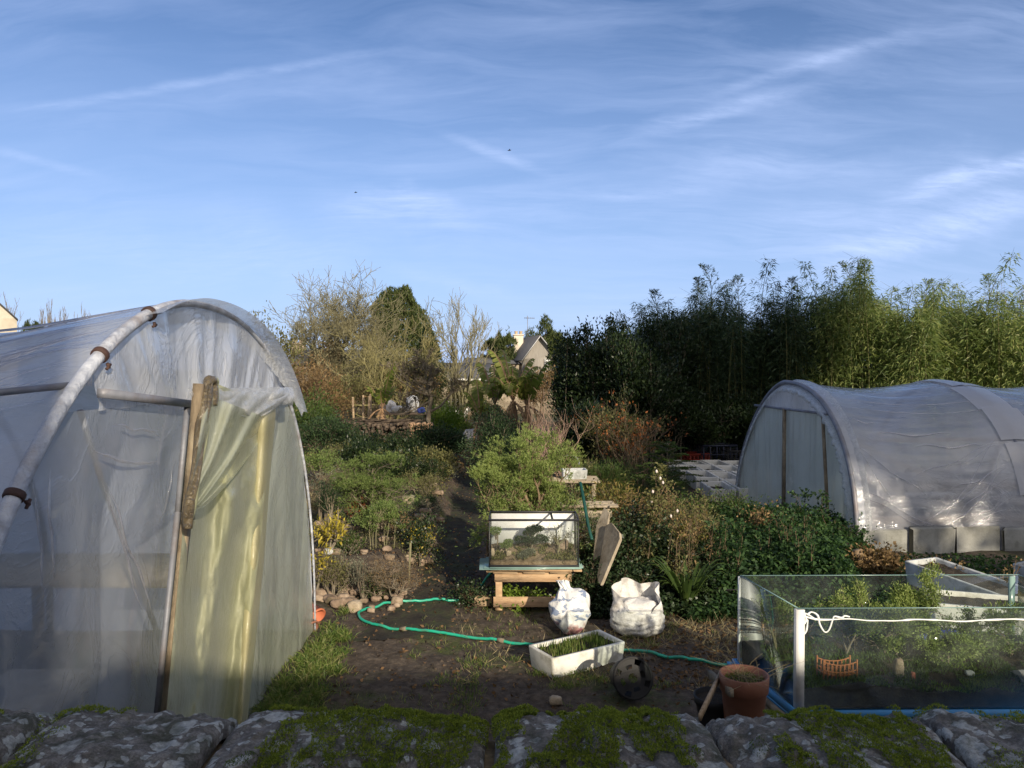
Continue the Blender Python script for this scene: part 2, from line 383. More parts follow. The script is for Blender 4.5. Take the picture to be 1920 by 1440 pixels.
M['rock'] = surf('garden_rock', [(.13, .09, .065), (.25, .18, .13), (.38, .30, .22)], 9, .9, .7, 25, island=.25, dirt=((.06, .07, .03), .6, 6))
M['rock_pale'] = surf('pale_rock', [(.28, .22, .15), (.42, .35, .26)], 9, .9, .7, 25, dirt=((.12, .10, .06), .6, 7))
M['terracotta'] = surf('terracotta', [(.19, .078, .048), (.27, .12, .078)], 5, .6, .15, 30, dirt=((.25, .17, .11), .35, 6), spec=.4)
M['orange'] = surf('orange_clay', [(.42, .12, .06), (.50, .17, .08)], 5, .6, .15)
M['foam'] = surf('polystyrene', [(.60, .59, .54), (.74, .73, .68)], 12, .85, .35, 90, dirt=((.25, .24, .18), .75, 6), bdist=.006)
M['foam_grey'] = surf('grey_polystyrene', [(.36, .38, .38), (.52, .54, .54)], 12, .85, .4, 60, dirt=((.13, .14, .12), .8, 5), bdist=.008)
M['plastic_white'] = surf('white_plastic', [(.66, .66, .64), (.74, .74, .72)], 4, .45, .1, dirt=((.35, .33, .28), .4, 5))
M['pvc'] = surf('wrapped_white_pipe', [(.27, .29, .34), (.42, .45, .52), (.60, .63, .69)], 9, .34, .9, 22, (1, 1, 1), dirt=((.26, .20, .16), .55, 5), spec=.5, dist=1.0)
M['hem'] = filmmat('creased_hem_film', (.78, .80, .82), .74, dirtc=(.35, .33, .27), dirt=.3, wr=.9, wscale=14, gloss=.10)
M['rust'] = surf('rusty_steel', [(.035, .02, .018), (.08, .04, .03)], 12, .7, .4, spec=.4)
M['steel'] = surf('grey_steel', [(.16, .17, .20), (.26, .27, .31)], 7, .55, .2, metal=.2, dirt=((.18, .12, .08), .4, 5))
M['post'] = surf('grimy_post', [(.13, .10, .065), (.23, .18, .12), (.32, .27, .19)], 5, .8, .4, 16, (3, 3, 1), dirt=((.09, .07, .05), .6, 6))
M['black_frame'] = surf('black_frame', [(.02, .02, .022), (.035, .035, .038)], 6, .45, .05, spec=.5)
M['black_plastic'] = surf('black_plastic', [(.012, .012, .013), (.025, .025, .027)], 5, .6, .1, spec=.25)
M['blue'] = surf('blue_tray', [(.045, .22, .50), (.06, .28, .58)], 4, .5, .1, dirt=((.12, .17, .2), .35, 6))
M['blue_crate'] = surf('blue_crate', [(.03, .05, .22), (.05, .08, .32)], 4, .5, .1)
M['red_crate'] = surf('red_crate', [(.22, .03, .02), (.32, .05, .03)], 4, .5, .1)
M['navy'] = surf('dark_crate', [(.015, .02, .04), (.03, .035, .06)], 4, .5, .1)
M['hose'] = surf('green_hose', [(.01, .30, .19), (.015, .38, .25)], 8, .35, .0, spec=.6, dirt=((.08, .14, .10), .6, 9))
M['hose_dark'] = surf('dark_green_hose', [(.008, .045, .035), (.01, .07, .055)], 8, .4, .0, spec=.5)
M['slab'] = surf('dull_slab', [(.22, .22, .20), (.34, .34, .31)], 8, .9, .4, 40, dirt=((.10, .10, .08), .8, 4))
M['bag'] = surf('woven_bag', [(.56, .55, .53), (.68, .665, .65)], 3, .5, .9, 16, dirt=((.26, .23, .20), .7, 5), spec=.4)
M['clod'] = surf('clod', [(.06, .045, .032), (.13, .10, .075)], 30, .95, .5, 60, island=.5)
M['soil'] = surf('soil', [(.018, .013, .010), (.04, .03, .02), (.07, .052, .035)], 14, .95, .9, 40)
M['silicone'] = surf('white_sealant', [(.75, .77, .76), (.8, .82, .8)], 5, .5, .1)
M['slate'] = surf('slate', [(.055, .058, .068), (.09, .092, .10)], 5, .75, .3, 20, (1, 1, 6))
M['render_wall'] = surf('cream_render', [(.50, .44, .36), (.58, .52, .43)], 3, .9, .2, 30)
M['timber_clad'] = surf('grey_cladding', [(.22, .20, .18), (.32, .30, .27)], 4, .9, .3, 12, (9, 9, .6))
M['barge'] = surf('pale_bargeboard', [(.38, .38, .38), (.46, .46, .46)], 4, .7, .1)
M['stone_wall'] = surf('rubble_stone', [(.14, .11, .08), (.24, .20, .15), (.32, .27, .20)], 4, .95, .8, 9)
M['brick'] = surf('chimney_stone', [(.32, .24, .17), (.42, .34, .25)], 7, .9, .4)
M['orange_toy'] = surf('orange_painted_wood', [(.34, .12, .035), (.42, .16, .05)], 8, .5, .1)
M['film'] = filmmat('tunnel_film', (.56, .60, .65), .48, tint=(.92, .94, .96), dirtc=(.38, .38, .35), dirt=.25, wr=.34, wscale=2.4, gloss=.05, rough=.12)
M['film_roof'] = filmmat('tunnel_roof_film', (.72, .76, .84), .72, tint=(.93, .95, .98), dirtc=(.45, .45, .48), dirt=.15, stretch=(.3, 1, 1), wr=.35, wscale=5, gloss=.10, rough=.25)
M['film_top'] = filmmat('gable_film', (.84, .87, .92), .76, tint=(.94, .96, .97), dirtc=(.42, .41, .36), dirt=.25, stretch=(1, 1.1, .6), wr=.6, wscale=3, gloss=.10, rough=.14)
M['film_yellow'] = filmmat('yellowed_film', (.53, .54, .37), .80, tint=(.9, .9, .68), dirtc=(.36, .37, .24), dirt=.5, wr=.4, wscale=5, gloss=.01, rough=.4, alo=.08, stretch=(1, 1, .5))
M['film_fold'] = filmmat('yellow_fold_film', (.66, .62, .40), .88, tint=(.9, .88, .6), dirtc=(.45, .40, .2), dirt=.25, wr=.4, wscale=6, gloss=.03, rough=.3, alo=.04, stretch=(1, 1, .4))
M['film_brown'] = filmmat('grimy_rolled_film', (.25, .20, .12), .93, dirtc=(.12, .09, .06), dirt=.8, wr=.9, wscale=12, gloss=.04, rough=.3, alo=.04)
M['film_green'] = filmmat('greenish_film', (.60, .63, .52), .68, tint=(.9, .92, .83), dirtc=(.36, .37, .24), dirt=.35, wr=.4, wscale=4, gloss=.04, rough=.2, alo=.12, stretch=(1, 1, .5))
M['film_old'] = filmmat('old_end_film', (.62, .69, .64), .78, tint=(.86, .9, .86), dirtc=(.30, .34, .26), dirt=.4, wr=.35, wscale=3, gloss=.04, rough=.22, alo=.10, stretch=(1, 1, .4))
M['patch'] = filmmat('white_patch_strip', (.74, .75, .78), .9, dirtc=(.5, .48, .48), dirt=.3, wr=.2, wscale=6, gloss=.05, rough=.3, alo=.04)
M['film_right'] = filmmat('clear_tunnel_film', (.76, .79, .88), .48, tint=(.90, .92, .96), dirtc=(.42, .42, .47), dirt=.4, wr=.4, wscale=4, stretch=(.4, 1, 1.1), gloss=.10, rough=.12, alo=.2)
M['crease'] = filmmat('film_crease', (.6, .6, .65), .35, tint=(.9, .9, .93), dirt=.1, wr=.4, wscale=12, gloss=.16, rough=.10)
M['glass'] = glassmat('aquarium_glass', tint=(.97, .985, .98), dirt=.02, gl_add=.0)
M['glass_big'] = glassmat('big_tank_glass', (.95, .98, .97), .035, (.42, .46, .43), .01)
M['glass_edge'] = surf('glass_edge', [(.16, .27, .24), (.26, .38, .34)], 4, .2, 0, spec=.8)
# ------------------------------------------------------------------ ground
def sst(x, a, b):
    t = np.clip((np.asarray(x, float)-a)/(b-a), 0, 1); return t*t*(3-2*t)
def bedmask(x, y):
    wob = (fbm(np.asarray(y)*1.3, 3.3, seed=3)-.5)*.35
    return sst(-np.asarray(x, float), .98+wob-.05, 1.22+wob)*sst(y, 7.55, 7.85)*(1-sst(y, 17, 22))
def gz(x, y):
    x = np.asarray(x, float); y = np.asarray(y, float)
    n = (fbm(x*.9, y*.9, oct=3, seed=1)-.5)*.10*sst(y, 2, 6)
    m = bedmask(x, y); r = sst(x, -.25, .2)*sst(y, 7.0, 8.2)
    near = 1-sst(np.hypot(x, y), 35, 60)
    return (n+m*(.16+.30*(fbm(x*1.1, y*1.1, oct=3, seed=9)-.25))+r*.06)*near
def axis(a, b, step0, far, g=1.12):
    c = list(np.arange(a, b+1e-6, step0)); s = step0; v = c[-1]; u = c[0]; hi = []; lo = []
    while v < far: s *= g; v += s; hi.append(v)
    s = step0
    while u > -far: s *= g; u -= s; lo.append(u)
    return np.array(lo[::-1]+c+hi)
gx = axis(-4.2, 4.5, .035, 900); gy = axis(1.6, 14, .04, 900)
X_, Y_ = np.meshgrid(gx, gy, indexing='ij')
Z_ = gz(X_, Y_)
nearm = (1-sst(Y_, 12, 15))*(1-sst(np.abs(X_), 4.2, 5))
Z_ = Z_+nearm*((fbm(X_*7, Y_*7, oct=4, seed=21)-.5)*.05+(fbm(X_*2.2, Y_*2.2, oct=2, seed=22)-.5)*.03)
b = B(); grid(b, np.stack([X_, Y_, Z_], -1))
m, t = newmat('garden_soil'); co = t.node('ShaderNodeTexCoord').outputs['Object']
n1 = t.noise(co, 1.1, 5); n2 = t.noise(co, 14, 8, .7); n3 = t.noise(co, 60, 4, .7)
soilc = t.ramp(n2, [(.3, (.026, .020, .015)), (.5, (.068, .053, .041)), (.72, (.135, .108, .083))])
mossc = t.ramp(n3, [(.3, (.03, .045, .012)), (.7, (.09, .11, .03))])
gm = t.math('MULTIPLY', t.mr(n1, .50, .62), t.mr(t.noise(co, 5, 6, .7), .42, .6))
col = t.mix(t.math('MULTIPLY', gm, .75), soilc, mossc)
leafc = t.mr(t.noise(co, 33, 3, .6), .64, .67); col = t.mix(t.math('MULTIPLY', leafc, .5), col, (.17, .12, .075, 1))
far = t.mr(t.vmath('LENGTH', co), 22, 40); col = t.mix(far, col, (.06, .075, .03, 1))
p = t.node('ShaderNodeBsdfPrincipled', i_Base_Color=col); p.inputs['Roughness'].default_value = .92; p.inputs['Specular IOR Level'].default_value = .25
bn = t.node('ShaderNodeBump', i_Strength=.9, i_Distance=.02, i_Height=t.math('ADD', n2, t.math('MULTIPLY', n3, .4))); t.l.new(bn.outputs[0], p.inputs['Normal']); out(t, p)
tag(b.obj('ground', m, smooth=True), kind='structure')
# trodden path between the beds
b = B(); ys = np.concatenate([np.arange(6.2, 12, .05), np.arange(12, 22, .12)])
cx = np.interp(ys, [6.2, 7.5, 10, 22], [-.95, -.68, -.64, -.95]); hw = np.interp(ys, [6.2, 7, 8, 22], [.5, .38, .36, .36])
us = np.linspace(-1, 1, 22)
PX = cx[:, None]+hw[:, None]*us[None, :]*(1+.35*(fbm(ys*2, 0, seed=31)-.5)[:, None]); PY = np.repeat(ys[:, None], 22, 1)
PZ = gz(PX, PY)+(1-sst(PY, 12, 15))*((fbm(PX*7, PY*7, oct=4, seed=21)-.5)*.05+(fbm(PX*2.2, PY*2.2, oct=2, seed=22)-.5)*.03)+.006-.03*np.abs(us[None, :])**6
grid(b, np.stack([PX, PY, PZ], -1))
M['pathm'] = surf('mossy_dirt', [(.012, .010, .008), (.032, .027, .019), (.038, .044, .018)], 5, .95, .8, 30, dirt=((.04, .055, .018), .6, 2.2))
tag(b.obj('dirt_path', M['pathm'], smooth=True), kind='structure')

# ------------------------------------------------------------------ street wall in front: mortar core and rounded coping stones
wall = thing('stone_wall', 'low rubble wall in the foreground, its rounded coping stones covered with moss and lichen', 'wall', (0, 1.5, 0))
WY = 1.52
def mortar():
    b = B(); xs = np.linspace(-4, 4, 500); an = np.linspace(0, PI, 30)
    Xc = np.repeat(xs[:, None], 30, 1)
    n = (fbm(Xc*14, an[None, :]*4, oct=4, seed=5)-.5)*.05
    Yc = WY-np.cos(an)[None, :]*(.205+n*.6); Zc = 1.275+np.sin(an)[None, :]**.8*(.135+n*.6)
    grid(b, np.stack([Xc, Yc, Zc], -1))
    zs = np.linspace(1.275, -.8, 60)
    for yy, sgn in ((WY-.205, -1), (WY+.205, 1)):
        Xg = np.repeat(xs[:, None], 60, 1); Zg = np.repeat(zs[None, :], 500, 0)
        d = np.abs(np.sin(Xg*9+np.sin(Zg*5)*1.2)*np.sin(Zg*11+np.sin(Xg*4)))**.3*.05+(fbm(Xg*12, Zg*12, oct=3, seed=8)-.5)*.04
        dd = d*sst(1.275-Zg, 0, .05)+(1-sst(1.275-Zg, 0, .05))*(fbm(Xg*14, 0, oct=4, seed=5)-.5)*.03
        grid(b, np.stack([Xg, yy+sgn*dd, Zg], -1))
    return b
M['mortar'] = surf('sandy_mortar', [(.14, .10, .055), (.24, .18, .10), (.32, .25, .15)], 20, .95, .9, 120, dirt=((.07, .07, .04), .8, 9), bdist=.012)
mortar().obj('wall_core', M['mortar'], wall, smooth=True)
m, t = newmat('lichened_stone'); co = t.node('ShaderNodeTexCoord').outputs['Object']
wv = t.vmath('ADD', co, t.vmath('MULTIPLY', t.noise(co, 22, 4, out=1), (.05, .05, .05)))
bsn = t.noise(co, 30, 8, .7)
bsn = t.math('ADD', t.math('MULTIPLY', bsn, .62), t.math('MULTIPLY', t.noise(co, 190, 5, .75), .38))
basec = t.ramp(bsn, [(.3, (.045, .04, .036)), (.48, (.15, .137, .12)), (.64, (.34, .315, .28))])
def vor(scale, thr, soft, off):
    v = t.node('ShaderNodeTexVoronoi', feature='F1'); t.put(v.inputs['Vector'], t.vmath('ADD', wv, off)); v.inputs['Scale'].default_value = scale
    sp = t.node('ShaderNodeSeparateColor', i_0=v.outputs['Color'])
    rad = t.math('MULTIPLY', sp.outputs[0], thr)
    return t.math('MULTIPLY', t.mr(t.math('SUBTRACT', v.outputs['Distance'], rad), 0, -soft), t.mr(sp.outputs[1], .12, .16))
l1 = vor(17, .62, .05, (0, 0, 0)); l2 = vor(42, .6, .06, (3.1, 1.7, .4))
lich = t.math('MAXIMUM', l1, l2)
lich = t.math('MULTIPLY', lich, t.mr(t.noise(co, 5, 3), .30, .44))
lc = t.ramp(t.noise(co, 60, 6, .7), [(.3, (.28, .29, .27)), (.55, (.50, .51, .48)), (.75, (.66, .66, .62))])
col = t.mix(t.math('MULTIPLY', lich, t.mr(t.noise(co, 90, 5, .8), .3, .55, .4, 1)), basec, lc)
och = t.math('MULTIPLY', t.mr(t.noise(co, 9, 7, .7), .56, .68), .5); col = t.mix(och, col, (.13, .10, .045, 1))
grn = t.math('MULTIPLY', t.mr(t.noise(co, 12, 6, .7, .5), .5, .62), .6); col = t.mix(grn, col, (.035, .045, .02, 1))
p = t.node('ShaderNodeBsdfPrincipled', i_Base_Color=col); p.inputs['Roughness'].default_value = .95; p.inputs['Specular IOR Level'].default_value = .2
bn = t.node('ShaderNodeBump', i_Strength=1, i_Distance=.012, i_Height=t.math('ADD', t.math('MULTIPLY', bsn, .8), t.math('ADD', t.math('MULTIPLY', lich, .12), t.math('MULTIPLY', t.noise(co, 130, 4), .3)))); t.l.new(bn.outputs[0], p.inputs['Normal']); out(t, p)
M['lichen_stone'] = m
def coping(x0, x1, seed, top, mossf, mossn=26000, cush=14, label=None):
    xc, hwid = (x0+x1)/2, (x1-x0)/2
    rng = np.random.default_rng(seed)
    cus = [(rng.uniform(-.9, .9), rng.uniform(.22, .52), rng.uniform(.013, .030)) for _ in range(cush)]
    def S(u, v):                         # u along the wall -1..1, v 0..1 front foot .. back foot
        a = PI*v; e = np.maximum(1-np.abs(u)**12, 1e-4)**.30
        n = fbm(u*hwid*9+seed, v*4.5, seed*1.7, 5, seed); n2 = fbm(u*hwid*40, v*20+seed, 0, 3, seed+5); n3 = fbm(u*hwid*4+seed, v*2, 1.3, 2, seed+9)
        n4 = fbm(u*hwid*110, v*60+seed, 0, 3, seed+15); fct = np.abs(fbm(u*hwid*13+seed, v*6, 2.2, 3, seed+19)-.5)*2; r = .98+(n-.5)*.26+(n2-.5)*.07+(n4-.5)*.022+(n3-.5)*.18-fct*.10
        ry = .262*(.80+.20*e)*r; rz = (top-1.28)*(.76+.24*e)*r
        pb = np.stack([xc+u*hwid*(1-.05*np.sin(a)*0), WY-np.cos(a)*np.abs(np.cos(a))**-.25*ry, 1.28+np.abs(np.sin(a))**.72*rz], -1)
        bump_ = 0
        for cu, cv, cr in cus:
            d = np.hypot((u-cu)*hwid, (v-cv)*.75)/cr; bump_ = np.maximum(bump_, np.where(d < 1, np.sqrt(np.maximum(1-d*d, 0))*cr*.55, 0))
        return pb, bump_
    U, V = np.meshgrid(np.linspace(-1, 1, 420), np.linspace(0, 1, 230), indexing='ij')
    pb, bu = S(U, V); pb[..., 2] += bu*.9; pb[..., 1] -= bu*.7
    b = B(); grid(b, pb)
    s = b.obj('coping_stone', M['lichen_stone'], wall, smooth=True)
    if label: s['label'] = label
    # moss: shoots standing on the stone where the moss mask allows
    for nm, mt_, cnt, isc in (('moss', 'moss', mossn, False), ('moss_cushion', 'moss_dark', 9000 if cush else 0, True)):
        if cnt == 0: continue
        u = rng.uniform(-.99, .99, cnt*3); v = rng.uniform(.06, .80, cnt*3)
        pp, bb = S(u, v)
        if isc: keep = bb > .001
        else: keep = mossf(pp[:, 0], u, v, rng.random(len(u)))
        u, v, pp, bb = u[keep][:cnt], v[keep][:cnt], pp[keep][:cnt], bb[keep][:cnt]
        if len(u) < 50: continue
        e_ = 2e-3; pu, _ = S(u+e_, v); pv, _ = S(u, v+e_); N = norm(np.cross(pu-pp, pv-pp)); N[N[:, 2] < 0] *= -1
        thick = .014*vnoise(pp[:, 0]*60, pp[:, 1]*60, 0, 3)*(0 if isc else 1)
        pp = pp+N*thick[:, None]; pp[:, 2] += bb*.9; pp[:, 1] -= bb*.5
        bm_ = B(); leaves(bm_, pp, N+rng.normal(size=N.shape)*.8, rng.uniform(.003, .0065, len(u)), .0022, rng=rng, tri=True)
        bm_.obj(nm, M[mt_], s)
def mf(cx0, cx1, thr, vlo, vhi, sc_=5.0):
    return lambda x, u, v, r: (fbm(x*sc_*3, v*7, .5, 4, 77) > thr+.5*np.clip((cx0-x), 0, 1)*4+.5*np.clip(x-cx1, 0, 1)*4-.11*sst(v, vlo, vhi)) & (r < .97)
K = 1.44/FPX
def wx(px): return (px-960)*K
coping(wx(-560), wx(-30), 4, 1.475, mf(-9, 9, .60, .3, .5), 9000, 4)
coping(wx(-22), wx(352), 11, 1.470, mf(-9, -.93, .56, .3, .5), 9000, 3, 'dark coping stone with small pale lichen spots and hardly any moss')
coping(wx(366), wx(905), 23, 1.456, mf(-.45, .0, .58, .34, .50), 60000, 26, 'coping stone with a moss ridge along its top and round moss cushions below')
coping(wx(925), wx(1378), 35, 1.460, mf(-.05, .25, .55, .30, .50), 64000, 20, 'coping stone with thick moss on its left half and pale lichen rings on its right')
coping(wx(1392), wx(1848), 47, 1.456, mf(.62, .78, .56, .22, .40), 36000, 3, 'coping stone with one bright green moss patch')
coping(wx(1860), wx(2330), 52, 1.460, mf(-9, 9, .62, .3, .5), 9000, 6)
coping(wx(2345), wx(2800), 58, 1.475, mf(-9, 9, .6, .3, .5), 6000, 4)
coping(wx(-1000), wx(-575), 66, 1.475, mf(-9, 9, .6, .3, .5), 6000, 4)

# ------------------------------------------------------------------ polytunnels
class Tun:
    def __init__(s, O, u, a, hn, hf, h, pn, pf):
        s.O = np.array(O, float); s.u = norm(np.array(u, float)); s.a = norm(np.array(a, float)); s.hn, s.hf, s.h, s.pn, s.pf = hn, hf, h, pn, pf
    def ac(s, th):
        c, sn = np.cos(th), np.sin(th); p = np.where(c > 0, s.pn, s.pf); hw_ = np.where(c > 0, s.hn, s.hf)
        return np.sign(c)*np.abs(c)**(2/p)*hw_, np.abs(sn)**(2/p)*s.h
    def pt(s, d, th, k=1.0):
        A, Z = s.ac(th); A, Z, d, k = np.broadcast_arrays(A*k, Z*k, d, k)
        r = s.O+A[..., None]*s.u+d[..., None]*s.a; r = r.copy(); r[..., 2] = Z; return r
    def ztop(s, A):
        A = np.asarray(A, float); hw_ = np.where(A > 0, s.hn, s.hf); p = np.where(A > 0, s.pn, s.pf)
        return s.h*np.maximum(1-np.minimum(np.abs(A)/hw_, 1)**p, 0)**(1/p)
    def on(s, A, Z, d=0.0):
        A, Z, d = np.broadcast_arrays(A, Z, d); r = s.O+A[..., None]*s.u+d[..., None]*s.a; r = r.copy(); r[..., 2] = Z; return r
    def roof(s, d0, d1, step, sag, nt_=150, nd=70, wr=.012, seed=0, t0=.0, t1=1.0):
        d = np.linspace(d0, d1, nd)[:, None]; th = np.linspace(PI*t0, PI*t1, nt_)[None, :]
        f = np.abs(np.sin(PI*d/step)); sg = 1-sag*f**1.3*np.sin(th)**.6
        nn = (fbm(th*14+d*.4, d*.9, seed, 3, seed)-.5)*wr*2*f+(fbm(th*40, d*1.2, seed, 2, seed+3)-.5)*wr*.8
        return s.pt(d, th, sg+nn)
    def endgrid(s, A0, A1, z0, z1, na=60, nz=60, foldf=None, d=0.0, pad=.0):
        A = np.linspace(A0, A1, na)[:, None]; v = np.linspace(0, 1, nz)[None, :]
        hi = np.minimum(s.ztop(A)-pad, z1); hi = np.maximum(hi, 1e-3); lo = np.minimum(z0, hi)
        Z = lo+(hi-lo)*v; A = np.broadcast_to(A, Z.shape)
        return s.on(A, Z, d+(foldf(A, Z) if foldf else 0))
LT = Tun((-1.65, 4.05, 0), (0, -1, 0), (-1, 0, 0), 2.12, 2.34, 2.535, 2.0, 2.27)
lt = thing('polytunnel', 'nearer, taller polytunnel at the left, a yellowed sheet hanging over its end', 'greenhouse', (-1.65, 4.05, 0))
th = np.linspace(0.001, PI-.001, 90)
b = B(); tube(b, LT.pt(0.0, th, 1.0), np.interp(th, [0, .40*PI, .46*PI, .62*PI, PI], [.029, .026, .020, .013, .008]), 12); hp = b.obj('hoop', M['pvc'], lt, smooth=True)
for d in (2.2, 4.4):
    b = B(); tube(b, LT.pt(d, th, .988), .03, 8); b.obj('hoop', M['steel'], lt, smooth=True)
def E(px, py, off=0.0):                     # point of the end plane seen at that place of the photograph
    r = ray(px, py); t_ = (-1.65+off)/r[0]; q = r*t_; return np.array([q[0], q[1], q[2]+CAM_Z])
for px, py in ((283, 593), (181, 684), (22, 938), (-40, 1030)):
    q = E(px, py); A = -(q[1]-4.05)
    tt = th[np.argmin(np.abs(LT.ac(th)[0]-A))]
    p0, p1 = LT.pt(0, tt-.006), LT.pt(0, tt+.006)
    b = B(); ax = norm(p1-p0); cc = (p0+p1)/2; tube(b, [cc-ax*.014, cc-ax*.010, cc+ax*.010, cc+ax*.014], [.031, .034, .034, .031], 18)
    n_ = norm(np.cross(ax, [1, 0, 0])); n_ = n_ if n_[2] < 0 else -n_
    q0 = cc+n_*.04+np.array([.018, 0, 0]); tube(b, [q0, q0+n_*.022], .007, 8); tube(b, [q0+n_*.016-ax*.018, q0+n_*.016+ax*.018], .006, 8)
    b.obj('clamp', M['rust'], hp, smooth=False)
b = B(); grid(b, LT.roof(.02, 4.4, 2.2, .062, 190, 110, .011, 3, .0, 1)); b.obj('roof_film', M['film_roof'], lt, smooth=True)
b = B(); grid(b, LT.roof(4.4, 8.8, 2.2, .062, 100, 60, .010, 4)); b.obj('roof_film', M['film_roof'], lt, smooth=True)
# gathered hem rolled round the end hoop
th2 = np.linspace(.405*PI, .755*PI, 420)[:, None]; s_ = np.linspace(0, 1, 14)[None, :]
gat = (np.sin(th2*230+np.sin(th2*37)*2)*.5+np.sin(th2*91))*.0035*sst(s_, .4, 1)
kk = 1.010-.050*s_**1.0*np.interp(th2, [0, .5*PI, .68*PI, .755*PI], [.9, 1, .8, .3]); dd = -.10+.145*np.sin(s_*PI*.62)*np.interp(th2, [0, .6*PI, .755*PI], [1, .9, .25])+gat*np.interp(th2, [.7*PI, .755*PI], [1, .3])
b = B(); grid(b, LT.pt(dd, th2, kk+.012*np.sin(s_*PI))); b.obj('hem', M['hem'], lt, smooth=True)
# gable film above the door rail, pulled in radial folds
def radial(A, Z):
    ang = np.arctan2(A+.15, Z-.9)
    w_ = np.sin(ang*26+np.sin(ang*9)*2)*.010+(fbm(ang*14, Z*1.2, 0, 3, 6)-.5)*.05
    return w_*np.clip((LT.ztop(A)-Z)*5, 0, 1)-.0
b = B(); grid(b, LT.endgrid(-2.30, 1.0, 2.03, 9, 200, 60, radial, .005, .02)); b.obj('gable_film', M['film_top'], lt, smooth=True)
def vert(A, Z):
    return ((fbm(A*3.2, Z*.6, 0, 2, 12)-.5)*.05+(fbm(A*2+Z*1.4, Z*.8-A*1.5, 0, 3, 14)-.5)*.05+(1-np.abs(np.sin(A*4.2+Z*1.1+2*fbm(A, Z, 0, 2, 4))))**6*.012)*sst(2.05-Z, 0, .3)
b = B(); grid(b, LT.endgrid(.10, 2.11, 0, 2.035, 130, 110, vert, .01, .015)); b.obj('end_film', M['film'], lt, smooth=True)
b = B(); grid(b, LT.endgrid(-2.33, -.30, 0, 2.035, 130, 110, vert, .02, .012)); b.obj('end_film', M['film_green'], lt, smooth=True)
# door frame
def bar(b, a, c, wd, dp, n=2):
    a = np.array(a, float); c = np.array(c, float); T = norm(c-a); X = np.array([1.0, 0, 0]) if abs(T[0]) < .8 else np.array([0, 1.0, 0])
    S = norm(np.cross(T, X)); N = np.cross(S, T)
    V = []
    for p_ in (a, c):
        for s1, s2 in ((-1, -1), (1, -1), (1, 1), (-1, 1)): V.append(p_+S*s1*wd/2+N*s2*dp/2)
    b.add(V, [[0, 1, 5, 4], [1, 2, 6, 5], [2, 3, 7, 6], [3, 0, 4, 7], [3, 2, 1, 0], [4, 5, 6, 7]])
b = B(); bar(b, E(190, 737, .03), E(352, 757, .03), .035, .035); bar(b, E(352, 757, .03), E(545, 745, .03), .035, .035); b.obj('door_rail', M['steel'], lt)
b = B(); tube(b, [E(135, 722, -.03), P(-60, 742, 2.6)], .013, 8); b.obj('purlin', M['steel'], lt, smooth=True)
b = B(); bar(b, E(374, 720, .17), E(352, 975, .14), .052, .04); bar(b, E(350, 970, .10), E(308, 1370, .08), .042, .035); dpo = b.obj('door_post', M['post'], lt)
b = B(); bar(b, E(352, 762, .03), E(334, 960, .03), .035, .02); bar(b, E(334, 960, .03), E(292, 1370, .03), .035, .02); b.obj('door_stile', M['steel'], lt)
for px, py in ((350, 978), (318, 1247)):
    q = E(px, py, .055); b = B()
    for dz in (-.018, .018): box(b, q+[.022, 0, dz], (.012, .05, .007))
    for dy in (-.026, .026): box(b, q+[.022, dy, 0], (.012, .007, .043))
    b.obj('bracket', M['rust'], dpo)
def sheet(b, rows, nu, nv, fold, off):
    rows = np.array(rows, float); v = np.linspace(0, 1, nv)
    Ls = spline(rows[:, :2], nv); Rs = spline(rows[:, 2:4], nv)
    Pp = np.zeros((nu, nv, 3))
    for i in range(nu):
        u = i/(nu-1)
        for j in range(nv):
            q = Ls[j]*(1-u)+Rs[j]*u; Pp[i, j] = E(q[0], q[1], off+fold(u, v[j]))
    grid(b, Pp)
# yellowed curtain hanging from the rail, folded over itself
b = B()
sheet(b, [(398, 716, 512, 762), (392, 790, 506, 800), (362, 870, 500, 850), (347, 950, 496, 920), (338, 1050, 488, 1020), (326, 1180, 472, 1150), (316, 1290, 458, 1260), (308, 1380, 445, 1372)], 70, 110,
      lambda u, v: .035*math.sin(u*13+v*1.5)*(0.3+v*.7)+.03*math.sin(u*5-v*6)+(float(fbm(u*5, v*9, oct=3, seed=3))-.5)*.06+.02, .075)
b.obj('yellow_curtain', M['film_yellow'], lt, smooth=True)
b = B()
sheet(b, [(486, 775, 518, 766), (478, 900, 506, 900), (465, 1060, 494, 1060), (452, 1220, 478, 1220), (444, 1370, 462, 1370)], 14, 80,
      lambda u, v: .04*math.sin(u*PI)+.008*math.sin(v*30), .10)
b.obj('curtain_fold', M['film_fold'], lt, smooth=True)
b = B()
sheet(b, [(384, 738, 506, 786), (376, 800, 492, 815), (368, 860, 470, 852), (360, 900, 432, 902), (352, 942, 385, 948), (350, 950, 356, 956)], 50, 60,
      lambda u, v: .05*math.sin(u*4+v*3)+.025*math.sin(u*17+v*5)+.02, .14)
b.obj('curtain_flap', M['film_green'], lt, smooth=True)
b = B()
sheet(b, [(352, 728, 548, 726), (358, 742, 552, 742), (366, 752, 549, 760)], 80, 22,
      lambda u, v: .035*math.sin(v*PI)+.012*math.sin(u*30+v*4)+.02*math.sin(u*8), .11)
sheet(b, [(400, 735, 546, 735), (408, 758, 520, 762), (440, 776, 500, 776), (470, 784, 488, 782)], 60, 22,
      lambda u, v: .03*math.sin(v*PI)+.01*math.sin(u*20+v*8), .135)
b.obj('draped_hem', M['hem'], lt, smooth=True)
